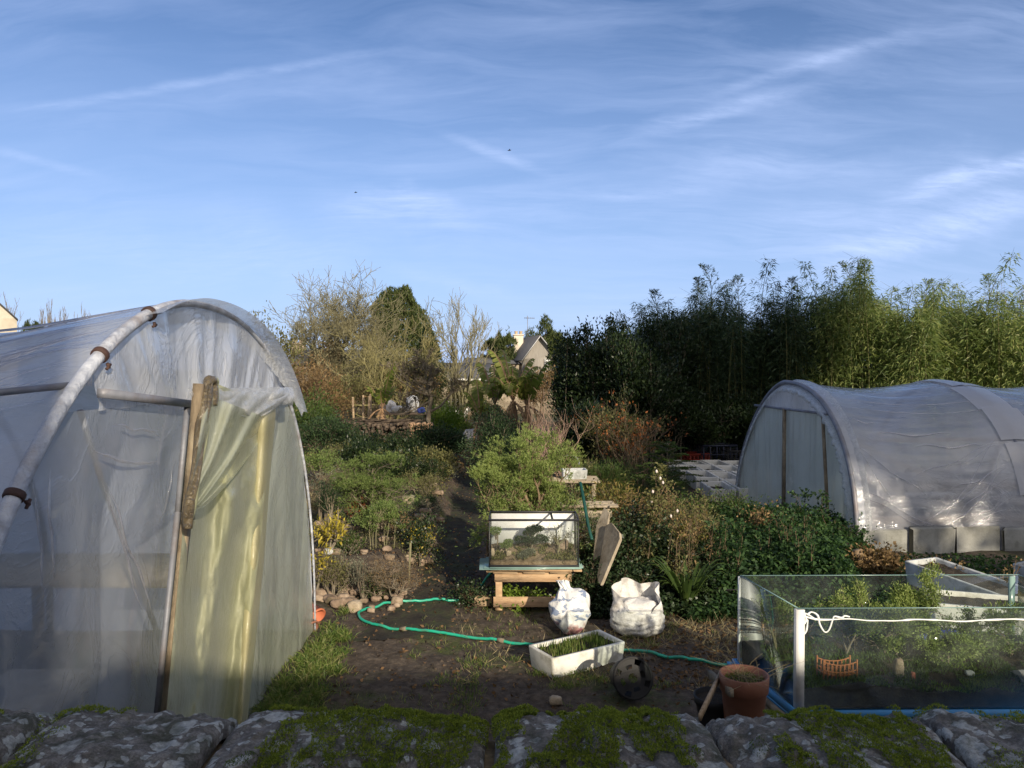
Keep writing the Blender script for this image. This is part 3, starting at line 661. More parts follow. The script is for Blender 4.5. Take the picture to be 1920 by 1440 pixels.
for off, r0, sd, x_ in ((.19, .017, 1, 0), (.20, .013, 5, 12), (.185, .012, 9, 20)):
    b = B(); pts = spline([E(396+x_*.3, 760, off), E(400+x_*.3, 722, off), E(392+x_*.4, 713, off), E(384+x_*.6, 740, off), E(372+x_*.5, 830, off), E(357+x_*.4, 930, off), E(350+x_*.2, 990, off-.02)], 70)
    tube(b, pts, r0*(1+.3*np.sin(np.linspace(0, 22+sd, 70)))+.003, 9); b.obj('rolled_film', M['film_brown' if x_ < 15 else 'film_yellow'], lt, smooth=True)
def crease(T, p0_, p1_, amp_, w0, parent, step, sag, mname='crease', lift=.0035):
    tt = np.linspace(0, 1, 40); d_ = p0_[0]+(p1_[0]-p0_[0])*tt; h_ = (p0_[1]+(p1_[1]-p0_[1])*tt+.004*np.sin(tt*9))*PI
    sg_ = 1-sag*np.abs(np.sin(PI*d_/step))**1.3*np.sin(h_)**.6; w_ = w0*np.sin(tt*PI)**.7+.0008
    b = B(); grid(b, np.stack([T.pt(d_, h_-w_, sg_+lift), T.pt(d_, h_-w_*.25, sg_+lift+amp_*np.sin(tt*PI)), T.pt(d_, h_+w_, sg_+lift)], 1)); b.obj('film_crease', M[mname], parent, smooth=True)
rng = np.random.default_rng(90)
for i in range(16):
    h0 = rng.uniform(.30, .50); crease(LT, (.06+rng.random()*.1, h0), (rng.uniform(.8, 1.9), h0-rng.uniform(.0, .07)), .005, .0035, lt, 2.2, .062)
b = B(); tube(b, [E(150, 770, -.10), E(190, 900, -.10), E(300, 1200, -.10)], .013, 8); b.obj('brace', M['steel'], lt, smooth=True)
for q0_, q1_ in (((62, 900), (80, 1120)), ((92, 880), (98, 1090)), ((188, 900), (268, 1150)), ((200, 905), (290, 1165)), ((330, 860), (300, 980)), ((210, 800), (300, 812)), ((170, 850), (300, 868))):
    c0, c1_ = E(*q0_, .03), E(*q1_, .03); tt = np.linspace(0, 1, 30)[:, None]; mid = c0+(c1_-c0)*tt; sd = norm(np.cross(c1_-c0, [1., 0, 0])); w_ = (.006*np.sin(tt*PI)+.0008)*(.6+.8*vnoise(tt*9, q0_[0], 0)); mid = mid+sd*(vnoise(tt*5, q0_[0], 0)-.5)*.03
    b = B(); grid(b, np.stack([mid-sd*w_, mid+[.008, 0, 0]*np.sin(tt*PI), mid+sd*w_], 1)); b.obj('film_crease', M['crease'], lt, smooth=True)
# things seen dimly through the film
ib = thing('potting_bench', 'timber potting bench seen dimly through the film of the left tunnel', 'bench', (-2.3, 3.3, 0))
b = B(); box(b, (-2.35, 3.2, .62), (.5, 1.5, .04)); b.obj('bench_top', M['wood_grey'], ib)
for yy in (2.6, 3.8): b = B(); box(b, (-2.35, yy, .3), (.4, .06, .6)); b.obj('leg', M['wood'], ib)
tb = thing('black_tub', 'dark tub standing on the potting bench behind the film', 'tub', (-2.2, 3.1, .64)); b = B(); lathe(b, [(0, .64), (.2, .64), (.27, .86), (.255, .86), (.19, .67), (0, .67)], (-2.32, 3.0, 0), 24); b.obj('tub_body', M['black_plastic'], tb, smooth=True)
st = thing('staging_table', 'long timber staging inside the far side of the left tunnel', 'table', (-3, 5.4, 0))
b = B(); box(b, (-3.6, 5.5, .75), (3.2, .8, .04)); b.obj('table_top', M['wood_grey'], st)
for xx in (-2.3, -3.6, -4.9):
    for yy in (5.2, 5.8): b = B(); box(b, (xx, yy, .365), (.06, .06, .73)); b.obj('leg', M['wood'], st)
b = B(); box(b, (-5.2, 3.6, .5), (.6, 2.2, .9), bev=.1)
tag(b.obj('covered_pallet', M['wood_grey'], None), 'bulky grey crate stored deep inside the left tunnel', 'crate')

RT = Tun((3.83, 10.75, 0), (.072, -.997, 0), (.997, .072, 0), 1.98, 1.9, 2.02, 2.35, 1.6)
rt = thing('polytunnel', 'farther polytunnel at the right with a clear wrinkled roof and white patched band', 'greenhouse', (3.83, 10.75, 0))
for d in (0, 2.15, 4.3, 6.45):
    b = B(); tube(b, RT.pt(d, th, .992), .03, 8); b.obj('hoop', M['steel'], rt, smooth=True)
for d0, sd in ((.0, 2), (2.15, 5), (4.3, 8)):
    b = B(); grid(b, RT.roof(d0, d0+2.15, 2.15, .055, 200, 70, .006, sd)); b.obj('roof_film', M['film_right'], rt, smooth=True)
for (p0_, p1_, amp_, w_) in (((.45, .235), (1.45, .235), .010, .007), ((.95, .205), (1.75, .20), .006, .006), ((.2, .27), (.55, .262), .005, .004)):
    crease(RT, p0_, p1_, amp_, w_, rt, 2.15, .055)
rng = np.random.default_rng(91)
for i in range(15):
    a0 = rng.choice([.06, 1.95]); sg = 1 if a0 < 1 else -1; h0 = rng.uniform(.06, .22); L = rng.uniform(.4, 1.3)
    crease(RT, (a0+sg*.03, h0), (a0+sg*L, max(.015, h0-rng.uniform(.03, .17))), rng.uniform(.002, .005), rng.uniform(.0012, .0035), rt, 2.15, .055)
for i in range(8):
    h0 = rng.uniform(.25, .6); crease(RT, (rng.choice([.05, 2.2, 4.35]), h0), (rng.choice([1.0, 1.6, 2.1, 3.2, 4.0, 5.2]), h0-.02), .003, .0022, rt, 2.15, .055)
thp = np.linspace(.10*PI, .92*PI, 9)
for i in range(len(thp)-1):
    tt = np.linspace(thp[i]+(.02 if i % 2 else -.02), thp[i+1], 24)[None, :]; dd = np.linspace(2.0-.03*(i % 3), 2.42+.05*(i % 2), 14)[:, None]
    g_ = RT.roof(2.0, 2.42, 2.15, .055); f = np.abs(np.sin(PI*dd/2.15))
    b = B(); grid(b, RT.pt(dd, tt, 1.008+.0025*(i % 2)-.055*f**1.3*np.sin(tt)**.6+(fbm(dd*6, tt*9, i)-.5)*.008)); b.obj('patch_strip', M['patch'], rt, smooth=True)
th2 = np.linspace(.02*PI, .98*PI, 420)[:, None]; s_ = np.linspace(0, 1, 12)[None, :]
gat = (np.sin(th2*150+np.sin(th2*31)*2)+np.sin(th2*61))*.006*sst(s_, .3, 1)
b = B(); grid(b, RT.pt(.16-.22*np.sin(s_*PI*.6)+gat, th2, 1.010-.085*s_+gat*.7)); b.obj('hem', M['hem'], rt, smooth=True)
def vert2(A, Z): return ((fbm(A*4, Z*.5, 0, 3, 32)-.5)*.07+(fbm(A*12, Z*.4, 0, 2, 36)-.5)*.012)
b = B(); grid(b, RT.endgrid(-1.88, 1.96, 0, 1.62, 160, 60, vert2, .03, .02)); b.obj('end_film', M['film_old'], rt, smooth=True)
b = B(); grid(b, RT.endgrid(-1.3, 1.6, 1.61, 9, 120, 20, None, .02, .02)); b.obj('gable_film', M['film_top'], rt, smooth=True)
b = B(); bar(b, RT.on(-1.05, 1.63, -.02), RT.on(1.25, 1.63, -.02), .03, .03); b.obj('door_rail', M['steel'], rt)
for A0, A1, z1, w_ in ((.02, .02, 1.63, .055), (1.15, 1.35, 1.6, .016)):
    b = B(); bar(b, RT.on(A1, .0, -.025), RT.on(A0, z1, -.025), w_, .04); b.obj('door_post', M['post'], rt)
b = B(); bar(b, RT.on(1.45, 1.35, .15), RT.on(1.8, .12, 2.6), .05, .05); b.obj('brace', M['post'], rt)
b = B(); bar(b, RT.on(1.55, 1.1, 3.1), RT.on(1.85, .1, 1.3), .05, .05); b.obj('brace', M['post'], rt)
b = B(); bar(b, RT.on(1.85, .42, .1), RT.on(1.85, .42, 6.4), .10, .03); b.obj('side_rail', M['wood'], rt)
b = B(); bar(b, RT.on(1.45, 1.32, .1), RT.on(1.42, 1.32, 6.4), .04, .03); b.obj('side_rail', M['wood'], rt)
for i in range(9):                          # pale slabs along the foot of the tunnel
    q = RT.on(1.985+.012*(i % 2), .16, .30+i*.56); b = B(); box(b, q, (.545, .05, .36+.03*((i*5) % 3)), math.atan2(.072, .997)+.02*((i*3) % 5-2), .02, .010)
    if i >= 6: continue
    tag(b.obj('foam_slab', M['slab']), ['pale slab at the tunnel foot nearest its end wall', 'pale slab second from the end wall of the right tunnel', 'pale slab third from the tunnel end wall, behind the troughs', 'pale slab fourth from the tunnel end wall, left of the braces', 'pale slab at the tunnel foot under the crossing braces', 'pale slab at the tunnel foot just left of the patched band'][i], 'slab', 'pale slabs along the tunnel foot')
sh = thing('shelf', 'plant staging seen through the clear film of the right tunnel', 'shelf', RT.on(0, 0, 2))
b = B(); box(b, RT.on(.6, .62, 3.2), (4.5, .7, .05), .07); b.obj('shelf_board', M['wood'], sh)
for k in range(4):
    b = B(); box(b, RT.on(.85, .3, 1.2+k*1.3), (.06, .06, .6)); b.obj('leg', M['wood'], sh)
# ------------------------------------------------------------------ plants: skeletons and foliage
def skel(rng, stems=5, depth=2, spread=.5, up=.25, wig=.22, child=4, ratio=.62, r0=.02, base=.12, seg=5, L0=1.0, rr=.6, lo=.35, lean=(0, 0), ends=False):
    ch = []; tp = []; td = []
    st = []
    for i in range(stems):
        a = rng.uniform(0, 2*PI); d = np.array([math.cos(a)*spread*rng.uniform(.2, 1)+lean[0], math.sin(a)*spread*rng.uniform(.2, 1)+lean[1], 1.0])
        st.append((np.array([math.cos(a)*base*rng.random(), math.sin(a)*base*rng.random(), 0.0]), d/np.linalg.norm(d), L0*rng.uniform(.75, 1.1), r0*rng.uniform(.7, 1), depth))
    while st:
        p, d, L, r, k = st.pop(); pts = [p]; sg = seg if k else max(3, seg-1)
        for i in range(sg):
            d = d+rng.normal(size=3)*wig+np.array([0, 0, up*.3]); d /= np.linalg.norm(d); p = p+d*L/sg; pts.append(p)
        pts = np.array(pts); ch.append((pts, r, r*(.45 if k else .25), k))
        if k == 0 or True:
            w0 = (1 if not ends else sg) if k == 0 else (max(1, sg-1) if not ends else sg+1)
            for q in pts[w0:]:
                tp.append(q); td.append(d)
        if k:
            for c_ in range(child if hasattr(child, '__len__') is False else child[k-1]):
                f = rng.uniform(lo, 1.0)*(sg); i = min(int(f), sg-1); q = pts[i]*(1-(f-i))+pts[i+1]*(f-i)
                ax = rng.normal(size=3); nd = d*rng.uniform(.5, .9)+norm(ax)*rng.uniform(.55, .95); nd[2] += up*.5
                st.append((q, nd/np.linalg.norm(nd), L*ratio*rng.uniform(.7, 1.15), r*rr*(1-.4*f/sg), k-1))
    return ch, np.array(tp), np.array(td)
def fit(ch, tp, w, h, d=None):
    d = d or w; q = np.percentile(tp, [3, 97], axis=0); top = np.percentile(tp[:, 2], 99.6)
    cx_, cy_ = (q[0, 0]+q[1, 0])/2, (q[0, 1]+q[1, 1])/2
    s = np.array([w/max(q[1, 0]-q[0, 0], 1e-3), d/max(q[1, 1]-q[0, 1], 1e-3), h/max(top, 1e-3)])
    f = lambda P_: P_*s-np.array([cx_*s[0], cy_*s[1], 0])*np.clip(P_[:, 2:3]/max(top, 1e-3)*2, 0, 1)
    return [(f(p), a, c_, k) for p, a, c_, k in ch], f(tp)
def plant(name, label, cat, loc, w, h, leaf, twig='bark', n=6000, L=.03, W=.012, jit=.05, outw=.5, upw=.3, seed=1, droop=0., fl=0., sk=None, group=None, leafname='foliage', twigname='branches', sprig=1, sides=4, lift=0.0, d=None, mode='leaf', zmin=0.0, rmin=.0012):
    rng = np.random.default_rng(seed)
    r = thing(name, label, cat, loc, group) if name else None
    kw = dict(stems=6, depth=2, spread=.6); kw.update(sk or {})
    ch, tp, td = skel(rng, **kw); ch, tp = fit(ch, tp, w, h-lift, d)
    L_ = np.array(loc, float)
    if twig:
        b = B()
        for p_, r0, r1, k in ch: tube(b, p_+L_, np.maximum(np.linspace(r0, r1, len(p_)), rmin), max(3, sides-(3 if k == 0 else 0)), cap=False)
        b.obj(twigname, M[twig], r, smooth=True)
    if leaf:
        m_ = n//sprig; sel = tp[:, 2] > zmin*h; sel = sel if sel.sum() > 5 else tp[:, 2] > -9; T = tp[sel]; D_ = td[sel]
        i = rng.integers(0, len(T), m_); pp = T[i]+rng.normal(size=(m_, 3))*jit*np.array([1, 1, .7])
        cen = np.array([0, 0, h*.4]); od = norm(pp-cen)
        dd = od*outw+D_[i]*.4+np.array([0, 0, upw]); pp = pp+L_
        pp[:, 2] = np.maximum(pp[:, 2], L_[2]+.01)
        if sprig > 1: pp = np.repeat(pp, sprig, 0); dd = np.repeat(dd, sprig, 0)
        dd = norm(dd)+rng.normal(size=pp.shape)*(.55 if mode == 'leaf' else .45)
        b = B(); leaves(b, pp, dd, L*rng.uniform(.6, 1.25, len(pp)), W*rng.uniform(.7, 1.2, len(pp)), droop=droop, rng=rng, flat=fl)
        b.obj(leafname, M[leaf], r)
    return r
def gl(px, py):
    z = 0.0
    for _ in range(6): q = G(px, py, z); z = float(gz(q[0], q[1]))
    q[2] = z; return q
def pz(px, pytop, D): return P(px, pytop, D)[2]
def at(px, D, dz=0.0):
    q = P(px, 700, D); q[2] = float(gz(q[0], q[1]))+dz; return q
JUN = dict(stems=6, depth=3, spread=.55, wig=.3, child=[4, 4, 4], ratio=.55, r0=.022, up=.35)
BUSH = dict(stems=8, depth=2, spread=.8, wig=.22, child=5, ratio=.6, r0=.012, up=.3)

# ------------------------------------------------------------------ glass tank on its pallet table
tab = thing('pallet_table', 'low table of reused pallet wood under the small glass tank', 'table', (.19, 7.1, 0))
z0 = .385
b = B()
for i in range(5): box(b, (.20, 6.93+i*.1, z0-.011), (.86, .096, .022), 0, .003, .001)
b.obj('table_top', M['wood_new'], tab)
for yy in (6.93, 7.28):
    b = B(); box(b, (.19, yy, z0-.022-.052), (.70, .022, .10), 0, .003); b.obj('apron', M['wood_new'], tab)
b = B()
for xx, ww in ((-.06, .22), (.2, .2), (.42, .16)): box(b, (xx, 6.915, z0-.034), (ww, .03, .02), 0, .002)
b.obj('spacer_block', M['wood'], tab)
for xx, yy in ((-.12, 6.945), (.50, 6.945), (-.12, 7.27), (.50, 7.27)):
    b = B(); box(b, (xx, yy, (z0-.124)/2), (.062, .05, z0-.124), 0, .003); b.obj('leg', M['wood_new'], tab)
b = B(); box(b, (.16, 6.905, .085), (.66, .025, .09), .01, .003); b.obj('lower_rail', M['wood_new'], tab)
pn = thing('glass_pane_stack', 'loose glass panes lying between the table top and the small tank', 'glass pane', (.2, 7.1, z0))
b = B()
for i, (dx, rz) in enumerate(((-.03, .03), (.0, -.02), (.03, .01))): box(b, (.19+dx, 7.08, z0+.004+i*.006), (.92-.04*i, .42, .005), rz)
b.obj('panes', M['glass_edge'], pn)
tz = z0+.022; TX0, TX1, TY0, TY1, TH = -.205, .600, 6.90, 7.29, .43
tk = thing('glass_tank', 'small black-framed aquarium with a white back panel on the pallet table', 'aquarium', ((TX0+TX1)/2, 7.1, tz))
fr = B()
for zz_ in (tz+.006, tz+TH-.008):
    for yy in (TY0, TY1): box(fr, ((TX0+TX1)/2, yy, zz_), (TX1-TX0+.014, .014, .018))
    for xx in (TX0, TX1): box(fr, (xx, (TY0+TY1)/2, zz_), (.0135, TY1-TY0-.014, .0178))
for xx in (TX0, TX1):
    for yy in (TY0, TY1): box(fr, (xx, yy, tz+TH/2), (.009, .009, TH-.034))
box(fr, ((TX0+TX1)/2+.17, (TY0+TY1)/2, tz+TH-.012), (.02, TY1-TY0-.016, .006))
fr.obj('frame', M['black_frame'], tk)
b = B(); box(b, ((TX0+TX1)/2, TY1-.012, tz+TH/2), (TX1-TX0-.02, .006, TH-.04)); b.obj('back_panel', M['plastic_white'], tk)
b = B(); box(b, ((TX0+TX1)/2, TY0-.001, tz+TH/2), (TX1-TX0-.012, .004, TH-.034)); b.obj('glass_pane', M['glass'], tk)
for xx in (TX0+.001, TX1-.001): b = B(); box(b, (xx, (TY0+TY1)/2, tz+TH/2), (.004, TY1-TY0-.012, TH-.034)); b.obj('glass_pane', M['glass'], tk)
xs, ys = np.meshgrid(np.linspace(TX0+.01, TX1-.01, 60), np.linspace(TY0+.006, TY1-.03, 30), indexing='ij')
zs = tz+.045+.07*sst(ys, TY0, TY1)+.06*(fbm(xs*9, ys*9, oct=3, seed=2)-.3)*sst(ys, TY0, TY0+.2)
b = B(); grid(b, np.stack([xs, ys, zs], -1)); ed = np.stack([np.stack([xs[:, 0], ys[:, 0], zs[:, 0]], -1), np.stack([xs[:, 0], ys[:, 0], np.full(60, tz+.012)], -1)], 1); grid(b, ed)
b.obj('soil', surf('tank_soil', [(.10, .07, .045), (.22, .16, .10), (.30, .23, .15)], 30, .95, .8, 90), tk, smooth=True)
rng = np.random.default_rng(3)
b = B(); n = 1500; pp = np.stack([rng.uniform(TX0+.02, TX1-.02, n), rng.uniform(TY0+.01, TY1-.05, n), np.zeros(n)], -1)
pp[:, 2] = tz+.045+.07*sst(pp[:, 1], TY0, TY1)+.01; kp = (fbm(pp[:, 0]*10, pp[:, 1]*10, seed=4) > .48)|(pp[:, 0] > .42); pp = pp[kp]
leaves(b, pp, rdirs(len(pp), 1.2, rng), .032, .012, rng=rng); b.obj('ground_plants', M['leaf_olive'], tk)
def mini_bonsai(label, x, y, z, pads, trunkh, leaf='juniper', seed=0, twig='bark', bare=False, s=1.0):
    """small bonsai: bent trunk, side branches ending in flat leaf pads"""
    rng = np.random.default_rng(seed); r = thing('bonsai_tree', label, 'bonsai', (x, y, z))
    tr = B(); top = np.array([x+rng.uniform(-.02, .02), y, z+trunkh]); mid = np.array([x+.02*s, y, z+trunkh*.5])
    tube(tr, spline([(x, y, z), mid, top], 8), np.linspace(.012, .005, 8)*s, 6); lf = B()
    for dx, dz, rad in pads:
        c = np.array([x+dx, y+rng.uniform(-.03, .03)*s, z+dz]); q = np.array([x, y, z+trunkh*.6])
        for e in range(4):
            cc = c+rng.normal(size=3)*rad*.4; tube(tr, spline([q, (q+cc)/2+[0, 0, -.01*s], cc], 5), np.linspace(.005, .002, 5)*s, 4, cap=False)
            if bare:
                for h in range(9):
                    e2 = cc+rng.normal(size=3)*rad*.45; tube(tr, [cc, (cc+e2)/2+rng.normal(size=3)*.006, e2], np.array([.0022, .0018, .0012])*s, 3, cap=False)
        if not bare:
            n = int(900*(rad/.06)**1.5); v = norm(rng.normal(size=(n, 3)))*rng.random((n, 1))**.33*rad*np.array([1.2, 1, .6]); v *= (.75+.5*vnoise(v[:, 0]*60, v[:, 1]*60, v[:, 2]*60, seed))[:, None]
            leaves(lf, c+v, norm(v)+rng.normal(size=v.shape)*.6+[0, 0, .5], .016*s, .006*s, rng=rng)
    tr.obj('trunk', M[twig], r, smooth=True)
    if not bare: lf.obj('foliage', M[leaf], r)
    return r
gy0 = tz+.09
mini_bonsai('bonsai with wide layered pads in the middle of the small tank', .17, 7.08, gy0, [(-.09, .11, .05), (.0, .12, .055), (.10, .13, .055), (.02, .20, .06), (.06, .22, .05), (-.02, .17, .04)], .16, 'juniper_dark', 5)
mini_bonsai('bare leafless bonsai at the right inside the small tank', .42, 7.05, gy0, [(-.06, .17, .055), (.02, .20, .06), (.08, .15, .05), (-.02, .13, .05)], .12, seed=8, bare=True, s=.8, twig='bark_pale')
mini_bonsai('small yellow-green bonsai left of centre in the small tank', -.055, 7.02, gy0-.01, [(0, .09, .045), (.02, .12, .035)], .09, 'juniper', 9, s=.8)
mini_bonsai('bonsai pad pressed in the left corner of the small tank', -.15, 7.12, gy0, [(-.005, .20, .05), (.0, .16, .03)], .17, 'juniper', 10, s=.8)
mini_bonsai('low round shrub in front of the middle bonsai in the small tank', .13, 6.99, gy0-.05, [(0, .05, .05), (.03, .08, .045), (-.03, .04, .04)], .04, 'leaf_grey', 12, s=.8)
for i, (x, y, s_, lb) in enumerate(((.47, 7.14, (.11, .07, .14), 'upright brown stone behind the bare bonsai in the small tank'), (-.08, 7.10, (.07, .05, .09), 'tan stone behind the yellow-green bonsai in the small tank'), (-.175, 7.0, (.035, .03, .08), 'narrow pale stone in the left corner of the small tank'), (-.03, 7.0, (.05, .04, .05), 'pinkish stone on the soil left in the small tank'))):
    b = B(); blob(b, (x, y, gy0-.01+s_[2]*.35), s_, i+3, .35, 10); tag(b.obj('stone', M['rock_pale' if i else 'rock'], smooth=True), lb, 'stone')

# garden hose
hp_ = [(922, 1078, .30), (905, 1092, .16), (885, 1108, .05)]
pts = [P(950, 1060, 7.42), P(921, 1074, 7.40), P(903, 1096, 7.40)]+[G(px, py, .022) for px, py in ((884, 1114), (862, 1124), (800, 1127), (740, 1131), (692, 1141), (673, 1150), (681, 1162), (720, 1174), (800, 1183), (900, 1192), (985, 1202), (1060, 1214), (1175, 1221), (1240, 1230), (1310, 1241), (1384, 1249))]
pts = spline(pts, 260); zq = gz(pts[:, 0], pts[:, 1])+.022+(fbm(pts[:, 0]*7, pts[:, 1]*7, oct=4, seed=21)-.5)*.05+(fbm(pts[:, 0]*2.2, pts[:, 1]*2.2, oct=2, seed=22)-.5)*.03; w_ = sst(np.arange(260), 24, 48); pts[:, 2] = np.maximum(pts[:, 2]*(1-w_)+zq*w_, zq-.004)
hs = thing('garden_hose', 'bright green hose looping over the bare soil to the large tank', 'hose', pts[120])
b = B(); tube(b, pts, .0118, 10); b.obj('hose_tube', M['hose'], hs, smooth=True)
for i in (40, 150, 178):
    b = B(); tube(b, pts[i:i+3], .019, 10); b.obj('binding', M['bark'], hs, smooth=True)
b = B(); tube(b, pts[-6:], .024, 10); b.obj('hose_connector', M['blue'], hs, smooth=True)
pts = spline([P(1088, 905, 7.7), P(1094, 935, 7.5), P(1103, 985, 7.3), P(1110, 1012, 7.2)], 30)
b = B(); tube(b, pts, .016, 8)
tag(b.obj('hanging_hose', M['hose_dark'], smooth=True), 'thick dark green hose hanging down right of the small tank', 'hose')

# leaning boards
bl = thing('leaning_board', 'taller front board with cut corner leaning right of the small tank', 'board', P(1135, 1095, 6.75))
b = B()
q = np.array([P(1126, 1097, 6.72), P(1119, 1085, 6.9), P(1136, 985, 7.2), P(1146, 980, 7.15), P(1161, 999, 6.95), P(1162, 1010, 6.93)])
n_ = norm(np.cross(q[2]-q[0], q[4]-q[0])); off_ = n_*.028
for i in range(6): b.add([q[i], q[(i+1) % 6], q[(i+1) % 6]+off_, q[i]+off_], [[0, 1, 2, 3]])
for dq in (0, 1):
    qq = q+off_*dq; b.add(qq, [[0, 1, 2, 5], [2, 3, 4, 5]])
b.obj('board_panel', M['wood_grey'], bl)
b = B()
q = np.array([P(1112, 1050, 7.1), P(1118, 985, 7.35), P(1133, 951, 7.45), P(1142, 962, 7.35), P(1128, 1040, 7.05)])
n_ = norm(np.cross(q[1]-q[0], q[3]-q[0])); off_ = n_*.028
for i in range(5): b.add([q[i], q[(i+1) % 5], q[(i+1) % 5]+off_, q[i]+off_], [[0, 1, 2, 3]])
for dq in (0, 1): b.add(q+off_*dq, [[0, 1, 3, 4]]); b.add((q+off_*dq)[1:4], [[0, 1, 2]])
tag(b.obj('leaning_board', M['wood_grey']), 'smaller ivy-covered board leaning behind the front one', 'board')
# grey planks table further back
pt_ = thing('trestle_table', 'rough plank table behind the large juniper', 'table', P(1085, 1000, 8.3)*[1, 1, 0])
b = B()
for i in range(2): box(b, (at(1085, 8.1)[0]-.02, 8.0+i*.15, .76+.004*i), (.85-.05*i, .12, .022), .02, .003)
b.obj('table_top', M['wood_grey'], pt_)
for xx, yy in ((.38, 8.02), (1.0, 8.02), (.38, 8.16), (1.0, 8.16)): b = B(); box(b, (xx, yy, .373), (.05, .05, .746)); b.obj('leg', M['wood_grey'], pt_)
b = B(); box(b, (.69, 7.97, .68), (.7, .025, .07)); b.obj('apron', M['wood_grey'], pt_)

# sacks
def bulkbag():
    rng = np.random.default_rng(4); g = G(1202, 1199); c = np.array([g[0], g[1]+.2, -.015]); n = 90; mrow = 40
    r = thing('bulk_bag', 'slumped white woven bulk bag with its top folded open', 'bag', c)
    V = np.zeros((n, mrow, 3))
    for i in range(n):
        a = 2*PI*i/n
        for j in range(mrow):
            v = j/(mrow-1)
            tri = lambda q: 2*abs(((q/(2*PI)) % 1)-.5)*2-1
            rad = np.interp(v, [0, .06, .2, .42, .62, .8, 1], [.14, .195, .228, .230, .208, .190, .178])
            rim = .335+.075*max(0, math.cos(a-2.5))**2+.085*max(0, math.cos(a-.25))**5+.06*math.cos(a-PI/2)-.02*max(0, math.cos(a+PI/2+.15))**3-.07*max(0, math.cos(a+PI/2-.35))**14
            rim = rim*.94; z = min(v, .62)/.62*.215+max(0, v-.62)/.38*(rim-.215)
            f = .030*tri(a*5+v*3+.6)*sst(v, .45, 1)+.016*tri(a*9-v*8)*sst(v, .4, .9)+(float(fbm(a*2.2, v*7, 3, 3))-.5)*.03
            cr = .007*abs(tri(v*26+math.sin(a*2)*1.5))*(1-sst(v, .45, .7))
            rad = rad+f-cr
            V[i, j] = c+[math.cos(a)*rad*1.0, math.sin(a)*rad*.9, z+.006*tri(a*7+v*5)]
    b = B(); grid(b, V, False); s = b.n; grid(b, np.concatenate([V[-1:], V[:1]])); b.obj('bag_body', M['bag'], r, smooth=False)
    b = B(); blob(b, c+[0, .02, .16], (.38, .34, .25), 3, .35, 18, 3.5); b.obj('contents', M['bag'], r, smooth=True)
    b = B(); pts = spline([c+[-.14, -.1, .42], c+[-.02, -.05, .36], c+[.10, .02, .30], c+[.16, -.04, .40]], 20)
    return r
bulkbag()
def sack():
    g = G(1066, 1196); c = np.array([g[0], g[1]+.12, 0]); n = 60; mr_ = 40
    r = thing('feed_sack', 'printed white plastic sack standing against the table leg', 'bag', c)
    V = np.zeros((n, mr_, 3))
    for i in range(n):
        a = 2*PI*i/n
        for j in range(mr_):
            v = j/(mr_-1); rx = np.interp(v, [0, .1, .35, .66, .80, .88, 1], [.06, .10, .168, .155, .085, .035, .05]); ry = np.interp(v, [0, .1, .4, .7, .82, 1], [.05, .08, .12, .09, .035, .02])
            z = v*.42; f = (float(fbm(math.cos(a)*2+3, math.sin(a)*2+v*5, 1, 3))-.5)*.05+.008*math.sin(a*8+v*10)*sst(v, .5, .8)
            V[i, j] = c+[math.cos(a)*(rx+f)+.03-.02*v-.10*max(0, v-.72)*3*.6, math.sin(a)*(ry+f)+.06*v, z*(1+.12*math.cos(a)*sst(v, .2, .7)*(1-sst(v, .75, .85)))]
    b = B(); grid(b, V); grid(b, np.concatenate([V[-1:], V[:1]]))
    m, t = newmat('printed_sack'); co = t.node('ShaderNodeTexCoord').outputs['Object']
    n1 = t.noise(t.mapping(co, scale=(1, 1, 1.8)), 9, 3, .5, .4)
    col = t.mix(t.math('MULTIPLY', t.mr(n1, .53, .56), .8), (.66, .66, .66, 1), (.10, .16, .30, 1))
    z = t.node('ShaderNodeSeparateXYZ', i_0=co).outputs[2]
    red = t.math('MULTIPLY', t.mr(t.noise(co, 12, 3, .5), .50, .56), t.math('MULTIPLY', t.mr(z, .12, .06), .7)); col = t.mix(red, col, (.42, .10, .08, 1))
    nn = t.noise(co, 5, 4, .6, .5); col = t.mix(t.math('MULTIPLY', t.mr(nn, .5, .7), .4), col, (.3, .29, .25, 1))
    p = t.node('ShaderNodeBsdfPrincipled', i_Base_Color=col); p.inputs['Roughness'].default_value = .45
    bn = t.node('ShaderNodeBump', i_Strength=.6, i_Distance=.02, i_Height=t.noise(co, 14, 5, .6, .8)); t.l.new(bn.outputs[0], p.inputs['Normal']); out(t, p)
    b.obj('sack_body', m, r, smooth=True); return r
sack()

